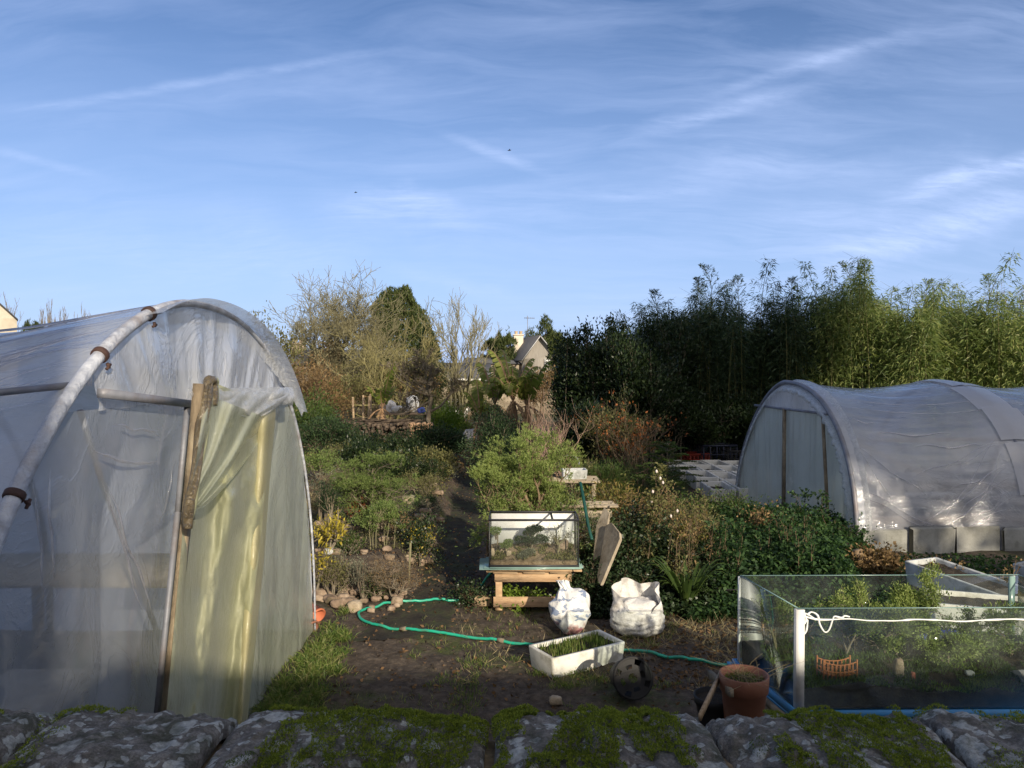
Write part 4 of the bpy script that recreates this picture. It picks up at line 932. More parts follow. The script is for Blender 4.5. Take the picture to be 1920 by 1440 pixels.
# open polystyrene boxes
def trough(name, label, c, s, rz, mname='foam', soil=.85, cat='planter box', group=None, tilt=None, wall_=.028):
    r = thing(name, label, cat, c, group); L, W, H = s; b = B(); w_ = wall_
    def ring(l, w, z, n=6, rad=.02):
        pts = []
        for cx_, cy_, a0 in ((l/2-rad, w/2-rad, 0), (-l/2+rad, w/2-rad, PI/2), (-l/2+rad, -w/2+rad, PI), (l/2-rad, -w/2+rad, 1.5*PI)):
            for k in range(n): a = a0+k*PI/2/(n-1); pts.append((cx_+rad*math.cos(a), cy_+rad*math.sin(a), z))
        return pts
    tp_ = .94
    rows = [ring(L*tp_, W*tp_, 0), ring(L*.998, W*.998, H-.008), ring(L*.99, W*.99, H), ring(L-2*w_+.006, W-2*w_+.006, H), ring(L-2*w_, W-2*w_, H-.008), ring(L-2*w_-.01, W-2*w_-.01, H*.35)]
    V = np.array(rows); V = V+(vnoise(V[..., 0]*30, V[..., 1]*30, V[..., 2]*30, 3)-.5)[..., None]*.006
    cz, sz_ = math.cos(rz), math.sin(rz); Rm = np.array([[cz, -sz_, 0], [sz_, cz, 0], [0, 0, 1]])
    if tilt is not None: Rm = Rm@tilt
    grid(b, (V@Rm.T)+np.array(c), True)
    bot = V[0]; ce = bot.mean(0); k = len(bot); s0 = b.n; b.add(np.concatenate([bot, [ce]])@Rm.T+np.array(c), [[i, k, (i+1) % k] for i in range(k)])
    b.obj('box_shell', M[mname], r, smooth=False)
    if soil:
        xs, ys = np.meshgrid(np.linspace(-L/2+w_, L/2-w_, 30), np.linspace(-W/2+w_, W/2-w_, 16), indexing='ij'); zs = H*soil+(fbm(xs*20, ys*20, oct=3)-.5)*.03
        b = B(); grid(b, np.stack([xs, ys, zs], -1)@Rm.T+np.array(c)); b.obj('soil', M['soil'], r, smooth=True)
    return r, Rm
g = (G(1051, 1263)+G(1176, 1240)+G(1106, 1187, .15)+G(990, 1256))/4; g[2] = 0
tr_, Rm = trough('seedling_trough', 'white polystyrene trough of green seedlings in the sunlit middle of the yard', g, (.66, .33, .155), R(31), soil=.80)
rng = np.random.default_rng(6); n = 1100; pp = np.stack([rng.uniform(-.27, .27, n), rng.uniform(-.12, .12, n), np.full(n, .115)], -1); pp = pp[rng.random(n) < .35+.6*(vnoise(pp[:, 0]*14, pp[:, 1]*14) > .45)]@Rm.T+g
b = B(); leaves(b, pp, rdirs(len(pp), 3.5, rng), rng.uniform(.03, .085, len(pp)), .007, rng=rng); b.obj('seedlings', M['grass'], tr_)

# the pot on its side, pots, stake
g = G(1181, 1313); c = g+[0, .05, .135]; Mr = rot('Z', R(8))@rot('X', R(72))
pot = thing('tipped_pot', 'black plastic pot lying on its side showing a hole-punched base', 'plant pot', c*[1, 1, 0])
b = B(); lathe(b, [(.120, .105), (.135, .11), (.137, .09), (.126, .085), (.105, -.10), (.098, -.105)], c, 32, Mr); b.obj('pot_wall', M['black_plastic'], pot, smooth=True)
b = B()
an = np.linspace(0, 2*PI, 33); rr_ = [(0.0, .104)]
V = []
for i in range(32):
    V.append([.03*math.cos(an[i]), .03*math.sin(an[i]), .1]); V.append([.06*math.cos(an[i]), .06*math.sin(an[i]), .1]); V.append([.085*math.cos(an[i]), .085*math.sin(an[i]), .1]); V.append([.122*math.cos(an[i]), .122*math.sin(an[i]), .1])
V = np.array(V)@Mr.T+c; F = []
for i in range(32):
    j = (i+1) % 32; F.append([i*4, i*4+1, j*4+1, j*4])
    if i % 8 > 2: F.append([i*4+1, i*4+2, j*4+2, j*4+1])
    if (i+3) % 8 > 1: F.append([i*4+2, i*4+3, j*4+3, j*4+2])
b.add(V, F); b.obj('pot_base', M['black_plastic'], pot)
g = G(1042, 1319); b = B(); blob(b, g+[0, 0, .02], (.09, .07, .07), 8, .35, 10); tag(b.obj('stone', M['rock_pale'], smooth=True), 'lone pale stone on dark soil just behind the wall', 'stone')
for px, py, s_, lb in ((594, 1156, .072, 'orange clay pot lying against the foot of the left tunnel'), (586, 1176, .058, 'dull clay pot lying just below the orange one')):
    g = G(px, py+6); c = g+[-.02, 0, s_*.85]; r = thing('clay_pot', lb, 'plant pot', g); b = B(); lathe(b, [(.001, -s_*.95), (s_*.55, -s_*.93), (s_*.75, -s_*.8), (s_*.98, s_*.5), (s_*1.08, s_*.52), (s_*1.08, s_*.8), (s_*.9, s_*.8), (s_*.7, -s_*.7), (.001, -s_*.8)], c, 24, rot('Z', R(50))@rot('X', R(115))); b.obj('pot_body', M['orange' if s_ > .06 else 'terracotta'], r, smooth=True)
g = gl(766, 1099); b = B(); tube(b, [g-[0, 0, .1], g+[.01, 0, .22], g+[.02, .01, .45]], .011, 7); tag(b.obj('stake', M['bark_pale'], smooth=True), 'thin pale stake upright at the corner of the rock bed', 'stake')
b = B(); g = G(905, 1138); box(b, g+[0, .05, .04], (.17, .10, .08), .1, .006); tag(b.obj('wood_block', M['wood']), 'old timber block on the ground left of the pallet table', 'block')

# ------------------------------------------------------------------ the large tank on its blocks at the right
BX = .5                                                   # height of the support
cF = P(1494, 1330, 3.80); cB = P(1388, 1245, 4.40)
u_ = np.array([1, .012, 0]); u_ /= np.linalg.norm(u_); vdir = norm((cB-cF)*[1, 1, 0]); dep = .62; TL = 1.62; TZ = float(cF[2]); HH = .505
O_ = np.array([cF[0], cF[1], TZ])
def T_(a, c_, z): return O_+u_*a+vdir*c_+np.array([0, 0, z])
sup = thing('block_stand', 'stand of concrete blocks and a plank top under the large tank', 'stand', T_(TL/2, dep/2, 0)*[1, 1, 0])
b = B(); 
def slab(b, a0, a1, c0, c1, z0_, z1_):
    V = [T_(a, c_, z) for z in (z0_, z1_) for (a, c_) in ((a0, c0), (a1, c0), (a1, c1), (a0, c1))]
    b.add(V, [[3, 2, 1, 0], [4, 5, 6, 7], [0, 1, 5, 4], [1, 2, 6, 5], [2, 3, 7, 6], [3, 0, 4, 7]])
slab(b, -.05, TL+.15, -.10, dep+.06, -.075, -.045); b.obj('plank_top', M['wood_grey'], sup)
pst = thing('pot_stand', 'dark battered box under the terracotta pot beside the large tank', 'box', T_(-.37, -.15, 0)*[1, 1, 0])
b = B(); slab(b, -.54, -.19, -.27, .02, -TZ, -.046); b.obj('box_body', M['bark'], pst)
for a in (0.0, .6, 1.4):
    b = B(); slab(b, a, a+.2, .02, dep-.05, -TZ-.0, -.077); b.obj('block', M['stone_wall'], sup)
bt = thing('glass_tank', 'large frameless aquarium with white corner strips beside the wall', 'aquarium', T_(TL/2, dep/2, 0))
b = B(); slab(b, -.03, TL+.04, -.05, dep+.03, -.043, -.028); slab(b, -.03, TL+.04, -.05, -.035, -.028, .012); slab(b, -.03, -.016, -.035, dep+.03, -.028, .012); slab(b, -.016, TL+.04, dep+.016, dep+.03, -.028, .012); slab(b, TL+.025, TL+.04, -.035, dep+.016, -.028, .012)
b.obj('blue_tray', M['blue'], bt)
g1 = .008
for nm, a0, a1, c0, c1 in (('front', .0, TL, 0, g1), ('back', .0, TL, dep-g1, dep), ('left', 0, g1, g1+.001, dep-g1-.001), ('right', TL-g1, TL, g1+.001, dep-g1-.001)):
    b = B(); slab(b, a0, a1, c0, c1, 0, HH); gp_ = b.obj('glass_pane', M['glass_big'], bt); fp_ = gp_ if nm == 'front' else fp_
    b = B()
    slab(b, a0-.0004, a1+.0004, c0-.0004, c1+.0004, HH+.0003, HH+.0032)
    b.obj('pane_edge', M['glass_edge'], gp_)
b = B(); slab(b, -.012, .030, -.012, -.001, -.01, HH-.002); slab(b, -.012, -.001, -.001, .012, -.01, HH-.002); b.obj('corner_strip', M['plastic_white'], bt)
for a, c_ in ((-.01, dep-.008), (TL-.04, dep-.012), (TL-.012, -.012)):
    b = B(); slab(b, a, a+.012, c_, c_+.012, -.01, HH-.004); b.obj('corner_strip', M['silicone'], bt)
b = B(); slab(b, 1.555, 1.585, dep-.022, dep-.009, .12, HH-.004); b.obj('corner_strip', M['glass_edge'], bt)
b = B()                                                    # dripped bead of sealant along the front pane
aa = np.linspace(.02, TL, 160); rng = np.random.default_rng(9)
pts = np.array([T_(a, -.003, HH-.045-.012*math.sin(a*2.2)-.006*math.sin(a*17)-.010*float(vnoise(a*9, 0))+.03*math.exp(-a*18)) for a in aa])
tube(b, pts, .0030+.0032*vnoise(aa*22, 3.0)**2, 6)
for dr in ([(.03, .03), (.045, .09), (.03, .14), (.06, .10), (.05, .20), (.03, .24)], [(.06, .045), (.10, .02), (.16, .055), (.18, .14), (.23, .22), (.275, .20), (.31, .10), (.33, .065), (.40, .08), (.43, .06), (.48, .07)], [(.04, .035), (.09, .06), (.14, .10)]):
    pts = spline([T_(a*.5+.018, -.004, HH-z*.5-.005) for a, z in dr], 40); tube(b, pts, .0028+.0035*vnoise(np.linspace(0, 9, 40), 1.0), 6)
b.obj('sealant_bead', M['silicone'], fp_, smooth=True)
def soilz(a, c_): return .085+.05*sst(c_, 0, .5)+(fbm(a*6, c_*6, oct=3, seed=41)-.45)*.07+.012*np.sin(a*5)
A_, C_ = np.meshgrid(np.linspace(.009, TL-.009, 150), np.linspace(.009, dep-.009, 50), indexing='ij')
def TV(A, C, Z): return O_+A[..., None]*u_+C[..., None]*vdir+Z[..., None]*np.array([0, 0, 1.0])
b = B(); zz_ = soilz(A_, C_); grid(b, TV(A_, C_, zz_))
for sl_ in ((slice(None), 0), (slice(None), -1)):
    a_, c_, z_ = A_[sl_], C_[sl_], zz_[sl_]; grid(b, TV(np.stack([a_, a_], 1), np.stack([c_, c_], 1), np.stack([z_, z_*0+.003], 1)))
for sl_ in ((0, slice(None)), (-1, slice(None))):
    a_, c_, z_ = A_[sl_], C_[sl_], zz_[sl_]; grid(b, TV(np.stack([a_, a_], 1), np.stack([c_, c_], 1), np.stack([z_, z_*0+.003], 1)))
so_ = b.obj('soil', M['soil'], bt, smooth=True)
rng = np.random.default_rng(12); n = 16000; a = rng.uniform(.015, TL-.02, n); c_ = rng.uniform(.015, dep-.02, n); kp = fbm(a*8, c_*8, oct=3, seed=43) > .42; a, c_ = a[kp], c_[kp]
b = B(); leaves(b, TV(a, c_, soilz(a, c_)), rdirs(len(a), 1.6, rng), rng.uniform(.010, .035, len(a)), .006, rng=rng); o = b.obj('moss_and_cress', M['leaf_mid'], so_)
n = 9000; a = rng.uniform(.015, TL-.02, n); c_ = rng.uniform(.012, .35, n); kp = fbm(a*5+4, c_*5, oct=3, seed=47) > .52; a, c_ = a[kp], c_[kp]
b = B(); leaves(b, TV(a, c_, soilz(a, c_)), rdirs(len(a), 1.8, rng), rng.uniform(.010, .028, len(a)), .005, rng=rng); o = b.obj('bright_moss', M['leaf_bright'], so_)
def inbonsai(label, a, c_, w_, h_, leaf, n, seed, lift=.3, twig='bark', L=.018, W=.006, br=None):
    p0 = T_(a, c_, float(soilz(a, c_))-.01)
    return plant('bonsai_tree', label, 'bonsai', p0, w_, h_, leaf, twig, n, L, W, jit=.016, seed=seed, sk=dict(stems=2, depth=3, spread=.35, child=[3, 3, 4], ratio=.62, r0=.009, up=.2, wig=.3, base=.01, lo=.4), zmin=lift, twigname='trunk', d=min(w_, .3))
inbonsai('pale thin-trunked bonsai against the left side pane of the large tank', .11, .42, .17, .30, 'juniper', 1800, 3, .45, 'bark_pale')
inbonsai('leafy mid green bonsai filling the middle of the large tank', .98, .30, .34, .24, 'juniper_bright', 4200, 23, .2)
inbonsai('olive bonsai behind the small orange bridge in the large tank', .46, .36, .26, .26, 'juniper', 3000, 24, .25)
inbonsai('green bonsai just right of the small orange bridge in the large tank', .66, .34, .30, .27, 'juniper_bright', 3600, 4, .3)
inbonsai('tallest bright green bonsai rising above the rim of the large tank', .86, .45, .34, .47, 'juniper_bright', 7000, 5, .2)
inbonsai('broad dark bonsai right of the tallest one in the large tank', 1.12, .40, .42, .34, 'juniper', 5200, 7, .2)
inbonsai('dark low bonsai near the right end of the large tank', 1.36, .36, .34, .28, 'juniper', 4200, 9, .2)
inbonsai('little bright bonsai with a stubby trunk low in the large tank', .60, .5, .16, .36, 'juniper_bright', 1600, 10, .45)
inbonsai('small shaded bonsai at the left back of the large tank', .36, .50, .26, .24, 'juniper', 2200, 13, .25)
br = thing('miniature_bridge', 'tiny orange arched wooden bridge standing in the large tank', 'ornament', T_(.28, .09, float(soilz(.28, .09))))
zb = float(soilz(.28, .09)); 
for cc_ in (.065, .125):
    b = B(); pts = [T_(.17+.17*t_, cc_, zb+.045+.018*(2*t_-1)**2+.022) for t_ in np.linspace(0, 1, 12)]; tube(b, pts, .0036, 6)
    pts = [T_(.17+.17*t_, cc_, zb+.030+.014*(2*t_-1)**2) for t_ in np.linspace(0, 1, 12)]; tube(b, pts, .0030, 6)
    b.obj('handrail', M['orange_toy'], br)
    b = B()
    for t_ in np.linspace(0, 1, 9): bar(b, T_(.17+.17*t_, cc_, zb-.005), T_(.17+.17*t_, cc_, zb+.067+.018*(2*t_-1)**2+(.012 if t_ in (0, 1) else 0)), .006 if 0 < t_ < 1 else .010, .006)
    b.obj('balusters', M['orange_toy'], br)
b = B(); 
for k in range(14): slab(b, .17+k*.0122, .17+k*.0122+.010, .068, .122, zb+.008+.014*(k/6.5-1)**2, zb+.013+.014*(k/6.5-1)**2)
b.obj('deck', M['orange_toy'], br)
for a, c_, s_, lb, mm in ((.62, .16, (.05, .04, .10), 'upright grey stone under the bonsai right of the bridge', 'rock'), (.06, .12, (.035, .03, .06), 'small pale stone left of the miniature bridge', 'foam_grey'), (.68, .14, (.022, .02, .04), 'tiny peach figure-like stone near the upright grey stone', 'orange'), (1.02, .2, (.05, .04, .03), 'flat whitish stone on the moss near the middle right of the large tank', 'foam_grey')):
    b = B(); q = T_(a, c_, float(soilz(a, c_))+s_[2]*.4); blob(b, q, s_, int(a*100), .35, 10); tag(b.obj('stone', M[mm], smooth=True), lb, 'stone')
hz_ = thing('miniature_house', 'tiny cream model house at the right edge of the large tank', 'ornament', T_(1.27, .10, float(soilz(1.27, .1))))
zb = float(soilz(1.27, .1)); b = B(); slab(b, 1.20, 1.33, .05, .14, zb-.01, zb+.03); b.obj('wall', M['render_wall'], hz_)
b = B(); V = [T_(a, c_, z) for a in (1.19, 1.34) for c_, z in ((.04, zb+.03), (.095, zb+.058), (.15, zb+.03))]; b.add(V, [[0, 1, 4, 3], [1, 2, 5, 4], [0, 3, 5, 2]]); b.add(V, [[0, 2, 1], [3, 4, 5]]); b.obj('roof', M['render_wall'], hz_)
b = B(); slab(b, 1.27, 1.31, .03, .07, zb+.02, zb+.075); b.obj('chimney', M['render_wall'], hz_)

# terracotta pot with dry stems, dark pots and planks on the stand
zt = TZ-.045
def pot_at(name, label, px, py, D, rad, h, mname, zb, rim=True):
    q = P(px, py, D); c = np.array([q[0], q[1], zb]); r = thing(name, label, 'plant pot', c); b = B()
    lathe(b, [(.001, 0), (rad*.70, 0), (rad*.74, .005), (rad*.92, h*.72), (rad*1.0, h*.74), (rad*1.03, h*.985), (rad*.99, h), (rad*.93, h*.985), (rad*.88, h*.8), (.001, h*.8)], c, 36); b.obj('pot_body', M[mname], r, smooth=True)
    b = B(); lathe(b, [(.001, h*.9), (rad*.5, h*.88), (rad*.90, h*.84)], c, 24); b.obj('soil', M['soil'], r, smooth=True); return r, c
q = P(1395, 1262, 3.62); r, c = pot_at('terracotta_pot', 'terracotta pot with dry stems at the left corner of the large tank', 1395, 1262, 3.62, .112, float(q[2])-zt, 'terracotta', zt)
rng = np.random.default_rng(2); b = B(); hgt = float(q[2])-zt
for k in range(46):
    a = rng.uniform(0, 2*PI); rr0 = rng.uniform(0, .09); p0 = c+[rr0*math.cos(a), rr0*math.sin(a), hgt*.86]; d_ = np.array([rng.normal()*.07, rng.normal()*.07, rng.uniform(.03, .12)]); tube(b, spline([p0, p0+d_*.6, p0+d_*[1.5, 1.5, .9]], 5), np.linspace(.0016, .0006, 5), 3, cap=False)
b.obj('dry_stems', M['straw'], r)
b = B(); n = 260; a = rng.uniform(0, 2*PI, n); rr0 = .1*np.sqrt(rng.random(n)); leaves(b, np.stack([c[0]+rr0*np.cos(a), c[1]+rr0*np.sin(a), np.full(n, c[2]+hgt*.86)], -1), rdirs(n, .9, rng), .03, .006, rng=rng); b.obj('grass', M['grass'], r)
pot_at('black_pot', 'black plastic pot half hidden left of the terracotta pot', 1340, 1300, 3.75, .10, .14, 'black_plastic', zt)
b = B(); bar(b, P(1312, 1345, 3.2), P(1352, 1262, 3.75), .03, .012); tag(b.obj('leaning_batten', M['wood']), 'thin batten leaning against the black pot behind the wall', 'batten')
b = B(); bar(b, P(1330, 1262, 3.9), P(1372, 1300, 3.5), .035, .02); tag(b.obj('dark_batten', M['bark']), 'dark short batten lying across the black pot rim', 'batten')

# polystyrene troughs behind the tank
def box3(name, label, pc, D, s, rz, mname='foam_grey', zb=0.0, soil=.8, tilt=None, **k):
    q = P(pc, 900, D); return trough(name, label, (q[0], q[1], zb), s, rz, mname, soil, tilt=tilt, **k)
r1, Rm1 = box3('long_trough', 'long grey-stained polystyrene trough sloping down towards the large tank', 1822, 6.6, (1.05, .40, .20), R(-68), zb=.20, tilt=rot('Y', R(4)))
r2, _ = box3('short_trough', 'white polystyrene box end resting on the blue crate behind the tank', 1850, 5.55, (.75, .42, .17), R(-20), mname='foam', zb=.34)
r3, _ = box3('end_trough', 'polystyrene trough cut by the right edge with dark stems', 2010, 6.9, (.8, .4, .22), R(-60), mname='foam_grey', zb=.15)
def crate(name, label, c, s, rz, mname, cat='crate', bars=5):
    r = thing(name, label, cat, c); L, W, H = s; b = B(); cz, sz_ = math.cos(rz), math.sin(rz)
    def bx_(p_, q_): box(b, (c[0]+p_[0]*cz-p_[1]*sz_, c[1]+p_[0]*sz_+p_[1]*cz, c[2]+p_[2]), q_, rz)
    for z, hh in ((H-.02, .04), (.02, .04), (H*.5, .02)):
        for s1 in (-1, 1): bx_((0, s1*W/2, z), (L, .008, hh)); bx_((s1*L/2, 0, z), (.008, W-.0085, hh-.001))
    for k in range(bars+1):
        x = -L/2+.012+k*(L-.024)/bars
        for s1 in (-1, 1): bx_((x, s1*(W/2-.001), H/2), (.02, .007, H-.003))
    for k in range(bars):
        y = -W/2+.012+k*(W-.024)/(bars-1)
        for s1 in (-1, 1): bx_((s1*(L/2-.001), y, H/2), (.007, .02, H-.003))
    bx_((0, 0, .006), (L-.02, W-.02, .004)); b.obj('crate_body', M[mname], r); return r
q = P(1795, 900, 5.6); crate('blue_crate', 'blue plastic crate under the white box end behind the large tank', (q[0], q[1], .10), (.52, .36, .235), R(-14), 'blue_crate')
sb = thing('support_slab', 'pale slab lying under the blue crate and the white box end', 'slab', (q[0]+.2, q[1], 0)); b = B(); box(b, (q[0]+.15, q[1], .05), (1.0, .6, .096), R(-12), .01, .006); b.obj('slab_body', M['foam_grey'], sb)
sb = thing('support_slab', 'grey block propping up the long sloping trough', 'slab', (P(1810, 900, 6.8)[0], 6.8, 0)); b = B(); box(b, (P(1825, 900, 6.8)[0], 6.75, .09), (.45, .7, .17), R(20), .01, .006); b.obj('slab_body', M['foam_grey'], sb)
for px, py, hh, wv_, lb in ((1612, 1098, .36, .055, 'tallest leaning wooden stub at the corner of the right tunnel'), (1626, 1100, .27, .05, 'middle wooden stub leaning beside the tallest one'), (1640, 1098, .24, .045, 'shortest wooden stub, rightmost of the three')):
    g = G(px+6, py, 0); b = B(); tube(b, [g, g+[-.02, .01, hh*.5], g+[-.055, .01, hh]], [wv_, wv_*.95, wv_*.85], 12); tag(b.obj('wooden_stub', M['wood'], smooth=False), lb, 'log')
tt_ = thing('black_tub', 'wide black tub in the nettles left of the large tank', 'tub', G(1372, 1145)); c = G(1372, 1145)+[0, .15, 0]
b = B(); lathe(b, [(.001, .01), (.14, .01), (.17, .19), (.185, .20), (.16, .2), (.13, .03), (.001, .03)], c, 28); b.obj('tub_body', M['black_plastic'], tt_, smooth=True)

# white polystyrene boxes laid out in rows, dark crates behind
k = 0; words = ['nearest', 'second', 'third', 'far']
cols_ = ['left', 'second from left', 'second from right', 'right']
for r_ in range(4):
    for c_ in range(4):
        x = 3.38+c_*.42-r_*.03+(.02 if r_ % 2 else 0); y = 12.6+r_*1.0
        if x > 5.0: continue
        trough('foam_box', 'white foam box in the %s row, %s, beside the right tunnel' % (words[r_], cols_[c_]), (x, y, float(gz(x, y))), (.40, .90, .22+.02*((r_+c_) % 2)), R(1.5*(c_-1)), 'foam', .45 if (r_+c_) % 3 else .6, 'foam box', 'white foam boxes laid out in rows', wall_=.035)
for px, D, s_, mm, lb, zb in ((1345, 16.6, (.75, .45, .42), 'navy', 'dark blue mesh crate standing behind the white foam boxes', .14), (1378, 16.4, (.45, .4, .36), 'black_plastic', 'black crate right of the dark blue one', .1), (1308, 16.7, (.45, .4, .26), 'red_crate', 'red crate left of the dark blue one', .1), (1290, 16.9, (.4, .3, .2), 'red_crate', 'small red crate half hidden behind the fir sapling', .1)):
    q = at(px, D); crate('plastic_crate', lb, (q[0], q[1], zb), s_, R(4), mm)
q = at(1070, 11.0); r_, _ = trough('white_basin', 'small white basin on the bench right of the juniper', (q[0]+.05, q[1], .62), (.36, .24, .13), R(4), 'foam_grey', .4, 'basin')
bn_ = thing('side_bench', 'low plank bench carrying the white basin', 'bench', (q[0], q[1], 0)); b = B(); box(b, (q[0], q[1], .60), (.8, .5, .035), 0, .004); b.obj('bench_top', M['wood_grey'], bn_)
for s1 in (-1, 1): b = B(); box(b, (q[0]+s1*.32, q[1], .29), (.06, .4, .58)); b.obj('leg', M['wood_grey'], bn_)
b = B(); pts = [P(1068+18*math.cos(a), 868-14*math.sin(a), 11.4) for a in np.linspace(-.3, PI+.3, 24)]; tube(b, pts, .012, 6); tag(b.obj('coiled_tube', M['steel'], smooth=True), 'grey tube arching in a hoop behind the white basin', 'tube')
# ------------------------------------------------------------------ rock bed on the left: plants and stones
def pl(label, px, pyb, pyt, wpx, leaf, n, L, W, name='garden_shrub', cat='shrub', D=None, **k):
    q = gl(px, pyb) if D is None else at(px, D)
    D_ = q[1]; h = pz(px, pyt, D_)-q[2]; return plant(name, label, cat, q, wpx*D_/FPX, h, leaf, n=n, L=L, W=W, **k)
J3 = dict(stems=7, depth=2, spread=.7, wig=.28, child=6, ratio=.6, r0=.016, up=.3)
pl('broad light green juniper in the middle of the rock bed', 702, 992, 850, 122, 'juniper', 33000, .034, .0052, sk=dict(JUN, ends=True, child=[4, 5, 4]), seed=3, sprig=6, jit=.034, name='juniper_shrub', zmin=.15)
pl('rust orange dwarf shrub below the broad juniper', 675, 985, 922, 52, 'leaf_orange', 2200, .020, .012, sk=J3, seed=4, jit=.02, d=.3)
pl('yellow-leaved plant tucked against the left tunnel edge', 618, 1030, 968, 52, 'leaf_yellow', 420, .07, .022, seed=5, jit=.04, droop=.3, fl=.5)
pl('smaller yellow-leaved plant lower beside the left tunnel', 592, 1072, 1022, 46, 'leaf_yellow', 260, .06, .02, seed=6, jit=.03, droop=.3, fl=.5)
pl('upright dark green rosemary-like shrub near the left tunnel', 618, 985, 905, 36, 'juniper_dark', 3800, .03, .006, sk=dict(stems=22, depth=1, spread=.10, wig=.05, child=3, ratio=.5, up=.6, base=.3), seed=7, jit=.015, upw=1.5, outw=.1)
for i, (px, h) in enumerate(((684, 60), (700, 78), (711, 88), (722, 82), (740, 66), (692, 66), (730, 74))):
    q = gl(px, 1022+(i % 3)*4); plant('bonsai_tree', ['leftmost slim young tree of the little grove', 'slim young tree left of the middle of the little grove', 'tallest slim tree in the middle of the little grove', 'slim tree right of the middle of the little grove', 'rightmost slim young tree of the little grove', 'short slim tree at the back left of the little grove', 'slim tree at the back right of the little grove'][i], 'bonsai', q, 30*q[1]/FPX, h*q[1]/FPX, 'juniper', 'bark_pale', 700, .022, .010, jit=.018, seed=20+i, sk=dict(stems=1, depth=2, spread=.1, wig=.1, child=[3, 7], ratio=.32, r0=.008, up=.2, lo=.5), zmin=.45, twigname='trunk', group='slim young trees of the little grove')
pl('dark glossy shrub with yellow leaves right of the little grove', 786, 1042, 968, 66, 'leaf_ivy', 2600, .03, .018, seed=9, sk=BUSH, jit=.03)
pl('sparse yellow-tipped shrub mixed into the dark glossy one', 790, 1038, 975, 56, 'leaf_yellow', 260, .028, .018, seed=10, sk=BUSH, jit=.03, twig=None)
pl('low brown heathery shrub with a bare leaning trunk', 735, 1076, 1034, 76, 'leaf_brown', 2000, .018, .006, seed=11, sk=dict(stems=5, depth=3, spread=1.1, child=5, r0=.012), jit=.02)
pl('grey-green low shrub behind the pale boulder', 650, 1060, 1026, 60, 'leaf_grey', 1600, .022, .009, seed=12, sk=BUSH, jit=.03)
pl('olive bush at the near edge of the rock bed by the tunnel', 622, 1076, 1046, 46, 'leaf_olive', 1100, .022, .011, seed=13, sk=BUSH, jit=.03)
pl('bright green bushy shrub beside the left tunnel', 600, 905, 846, 50, 'juniper', 3000, .04, .014, seed=14, sk=BUSH, jit=.05)
pl('twiggy grey-brown shrub below the bright green one', 618, 945, 868, 86, 'leaf_grey', 1600, .03, .010, seed=15, sk=dict(stems=8, depth=3, spread=.8, child=5, r0=.012), jit=.04, twig='twig_brown')
pl('small round tan shrub at the back of the rock bed', 640, 880, 832, 52, 'leaf_olive', 2400, .035, .016, seed=16, sk=BUSH, jit=.05)
pl('brownish shrub behind the broad juniper', 736, 895, 845, 66, 'leaf_olive', 2600, .035, .014, seed=17, sk=BUSH, jit=.05)
pl('tiny bonsai with a round blue-green head near the path', 796, 962, 930, 36, 'juniper_dark', 900, .022, .010, seed=18, sk=dict(stems=1, depth=2, spread=.2, child=[4, 5], r0=.012, lo=.6), zmin=.5, jit=.02, name='bonsai_tree', cat='bonsai')
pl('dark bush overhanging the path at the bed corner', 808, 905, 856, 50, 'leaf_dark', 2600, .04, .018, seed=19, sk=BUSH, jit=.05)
pl('pale olive shrub among the rocks beside the path', 790, 935, 880, 70, 'leaf_olive', 2600, .03, .012, seed=20, sk=BUSH, jit=.04)
pl('grey tuft spilling over a rock at the path edge', 800, 985, 940, 54, 'leaf_grey', 1400, .02, .008, seed=21, sk=BUSH, jit=.03)
pl('mid green tuft at the foot of the slim trees', 655, 1040, 1000, 44, 'leaf_mid', 1200, .022, .01, seed=22, sk=BUSH, jit=.03)
pl('small clipped green mound in front of the slim trees', 682, 1078, 1050, 30, 'leaf_grey', 900, .014, .007, seed=23, sk=BUSH, jit=.02)
pl('low green cress-like tuft between the two boulders', 705, 1098, 1072, 36, 'leaf_mid', 700, .02, .01, seed=24, sk=BUSH, jit=.02)
pl('pale tangled grass tuft left in the rock bed', 600, 975, 935, 50, 'straw', 1200, .10, .006, seed=25, sk=BUSH, jit=.03, twig=None, upw=.1)
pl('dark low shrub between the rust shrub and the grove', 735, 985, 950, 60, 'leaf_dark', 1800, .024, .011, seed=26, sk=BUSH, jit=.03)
pl('brown seedy shrub right of the rust orange one', 748, 1005, 968, 46, 'leaf_brown', 1500, .02, .009, seed=27, sk=BUSH, jit=.03)
pl('dull green cushion plant at the path edge', 835, 892, 868, 40, 'leaf_grey', 1400, .03, .014, seed=28, sk=BUSH, jit=.03)
# mid-distance planting; its shade is put into dark leaf colours
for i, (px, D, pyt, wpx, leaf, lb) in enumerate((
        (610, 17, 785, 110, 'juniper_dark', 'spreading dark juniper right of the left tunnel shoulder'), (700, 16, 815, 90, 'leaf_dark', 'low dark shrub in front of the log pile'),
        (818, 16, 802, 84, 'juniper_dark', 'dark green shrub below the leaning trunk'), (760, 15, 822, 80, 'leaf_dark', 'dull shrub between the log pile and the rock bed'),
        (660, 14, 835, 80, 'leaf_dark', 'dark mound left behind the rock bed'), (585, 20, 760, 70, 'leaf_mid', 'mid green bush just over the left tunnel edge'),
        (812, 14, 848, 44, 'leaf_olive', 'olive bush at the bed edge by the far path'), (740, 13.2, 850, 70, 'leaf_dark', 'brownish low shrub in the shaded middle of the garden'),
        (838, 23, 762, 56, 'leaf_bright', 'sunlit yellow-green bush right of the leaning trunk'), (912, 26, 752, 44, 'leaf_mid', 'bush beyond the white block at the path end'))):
    pl(lb, px, 0, pyt, wpx, leaf, 6500, .07 if D > 14 else .05, .026, D=D, seed=40+i, sk=dict(stems=9, depth=2, spread=1.0, child=5), jit=.09)
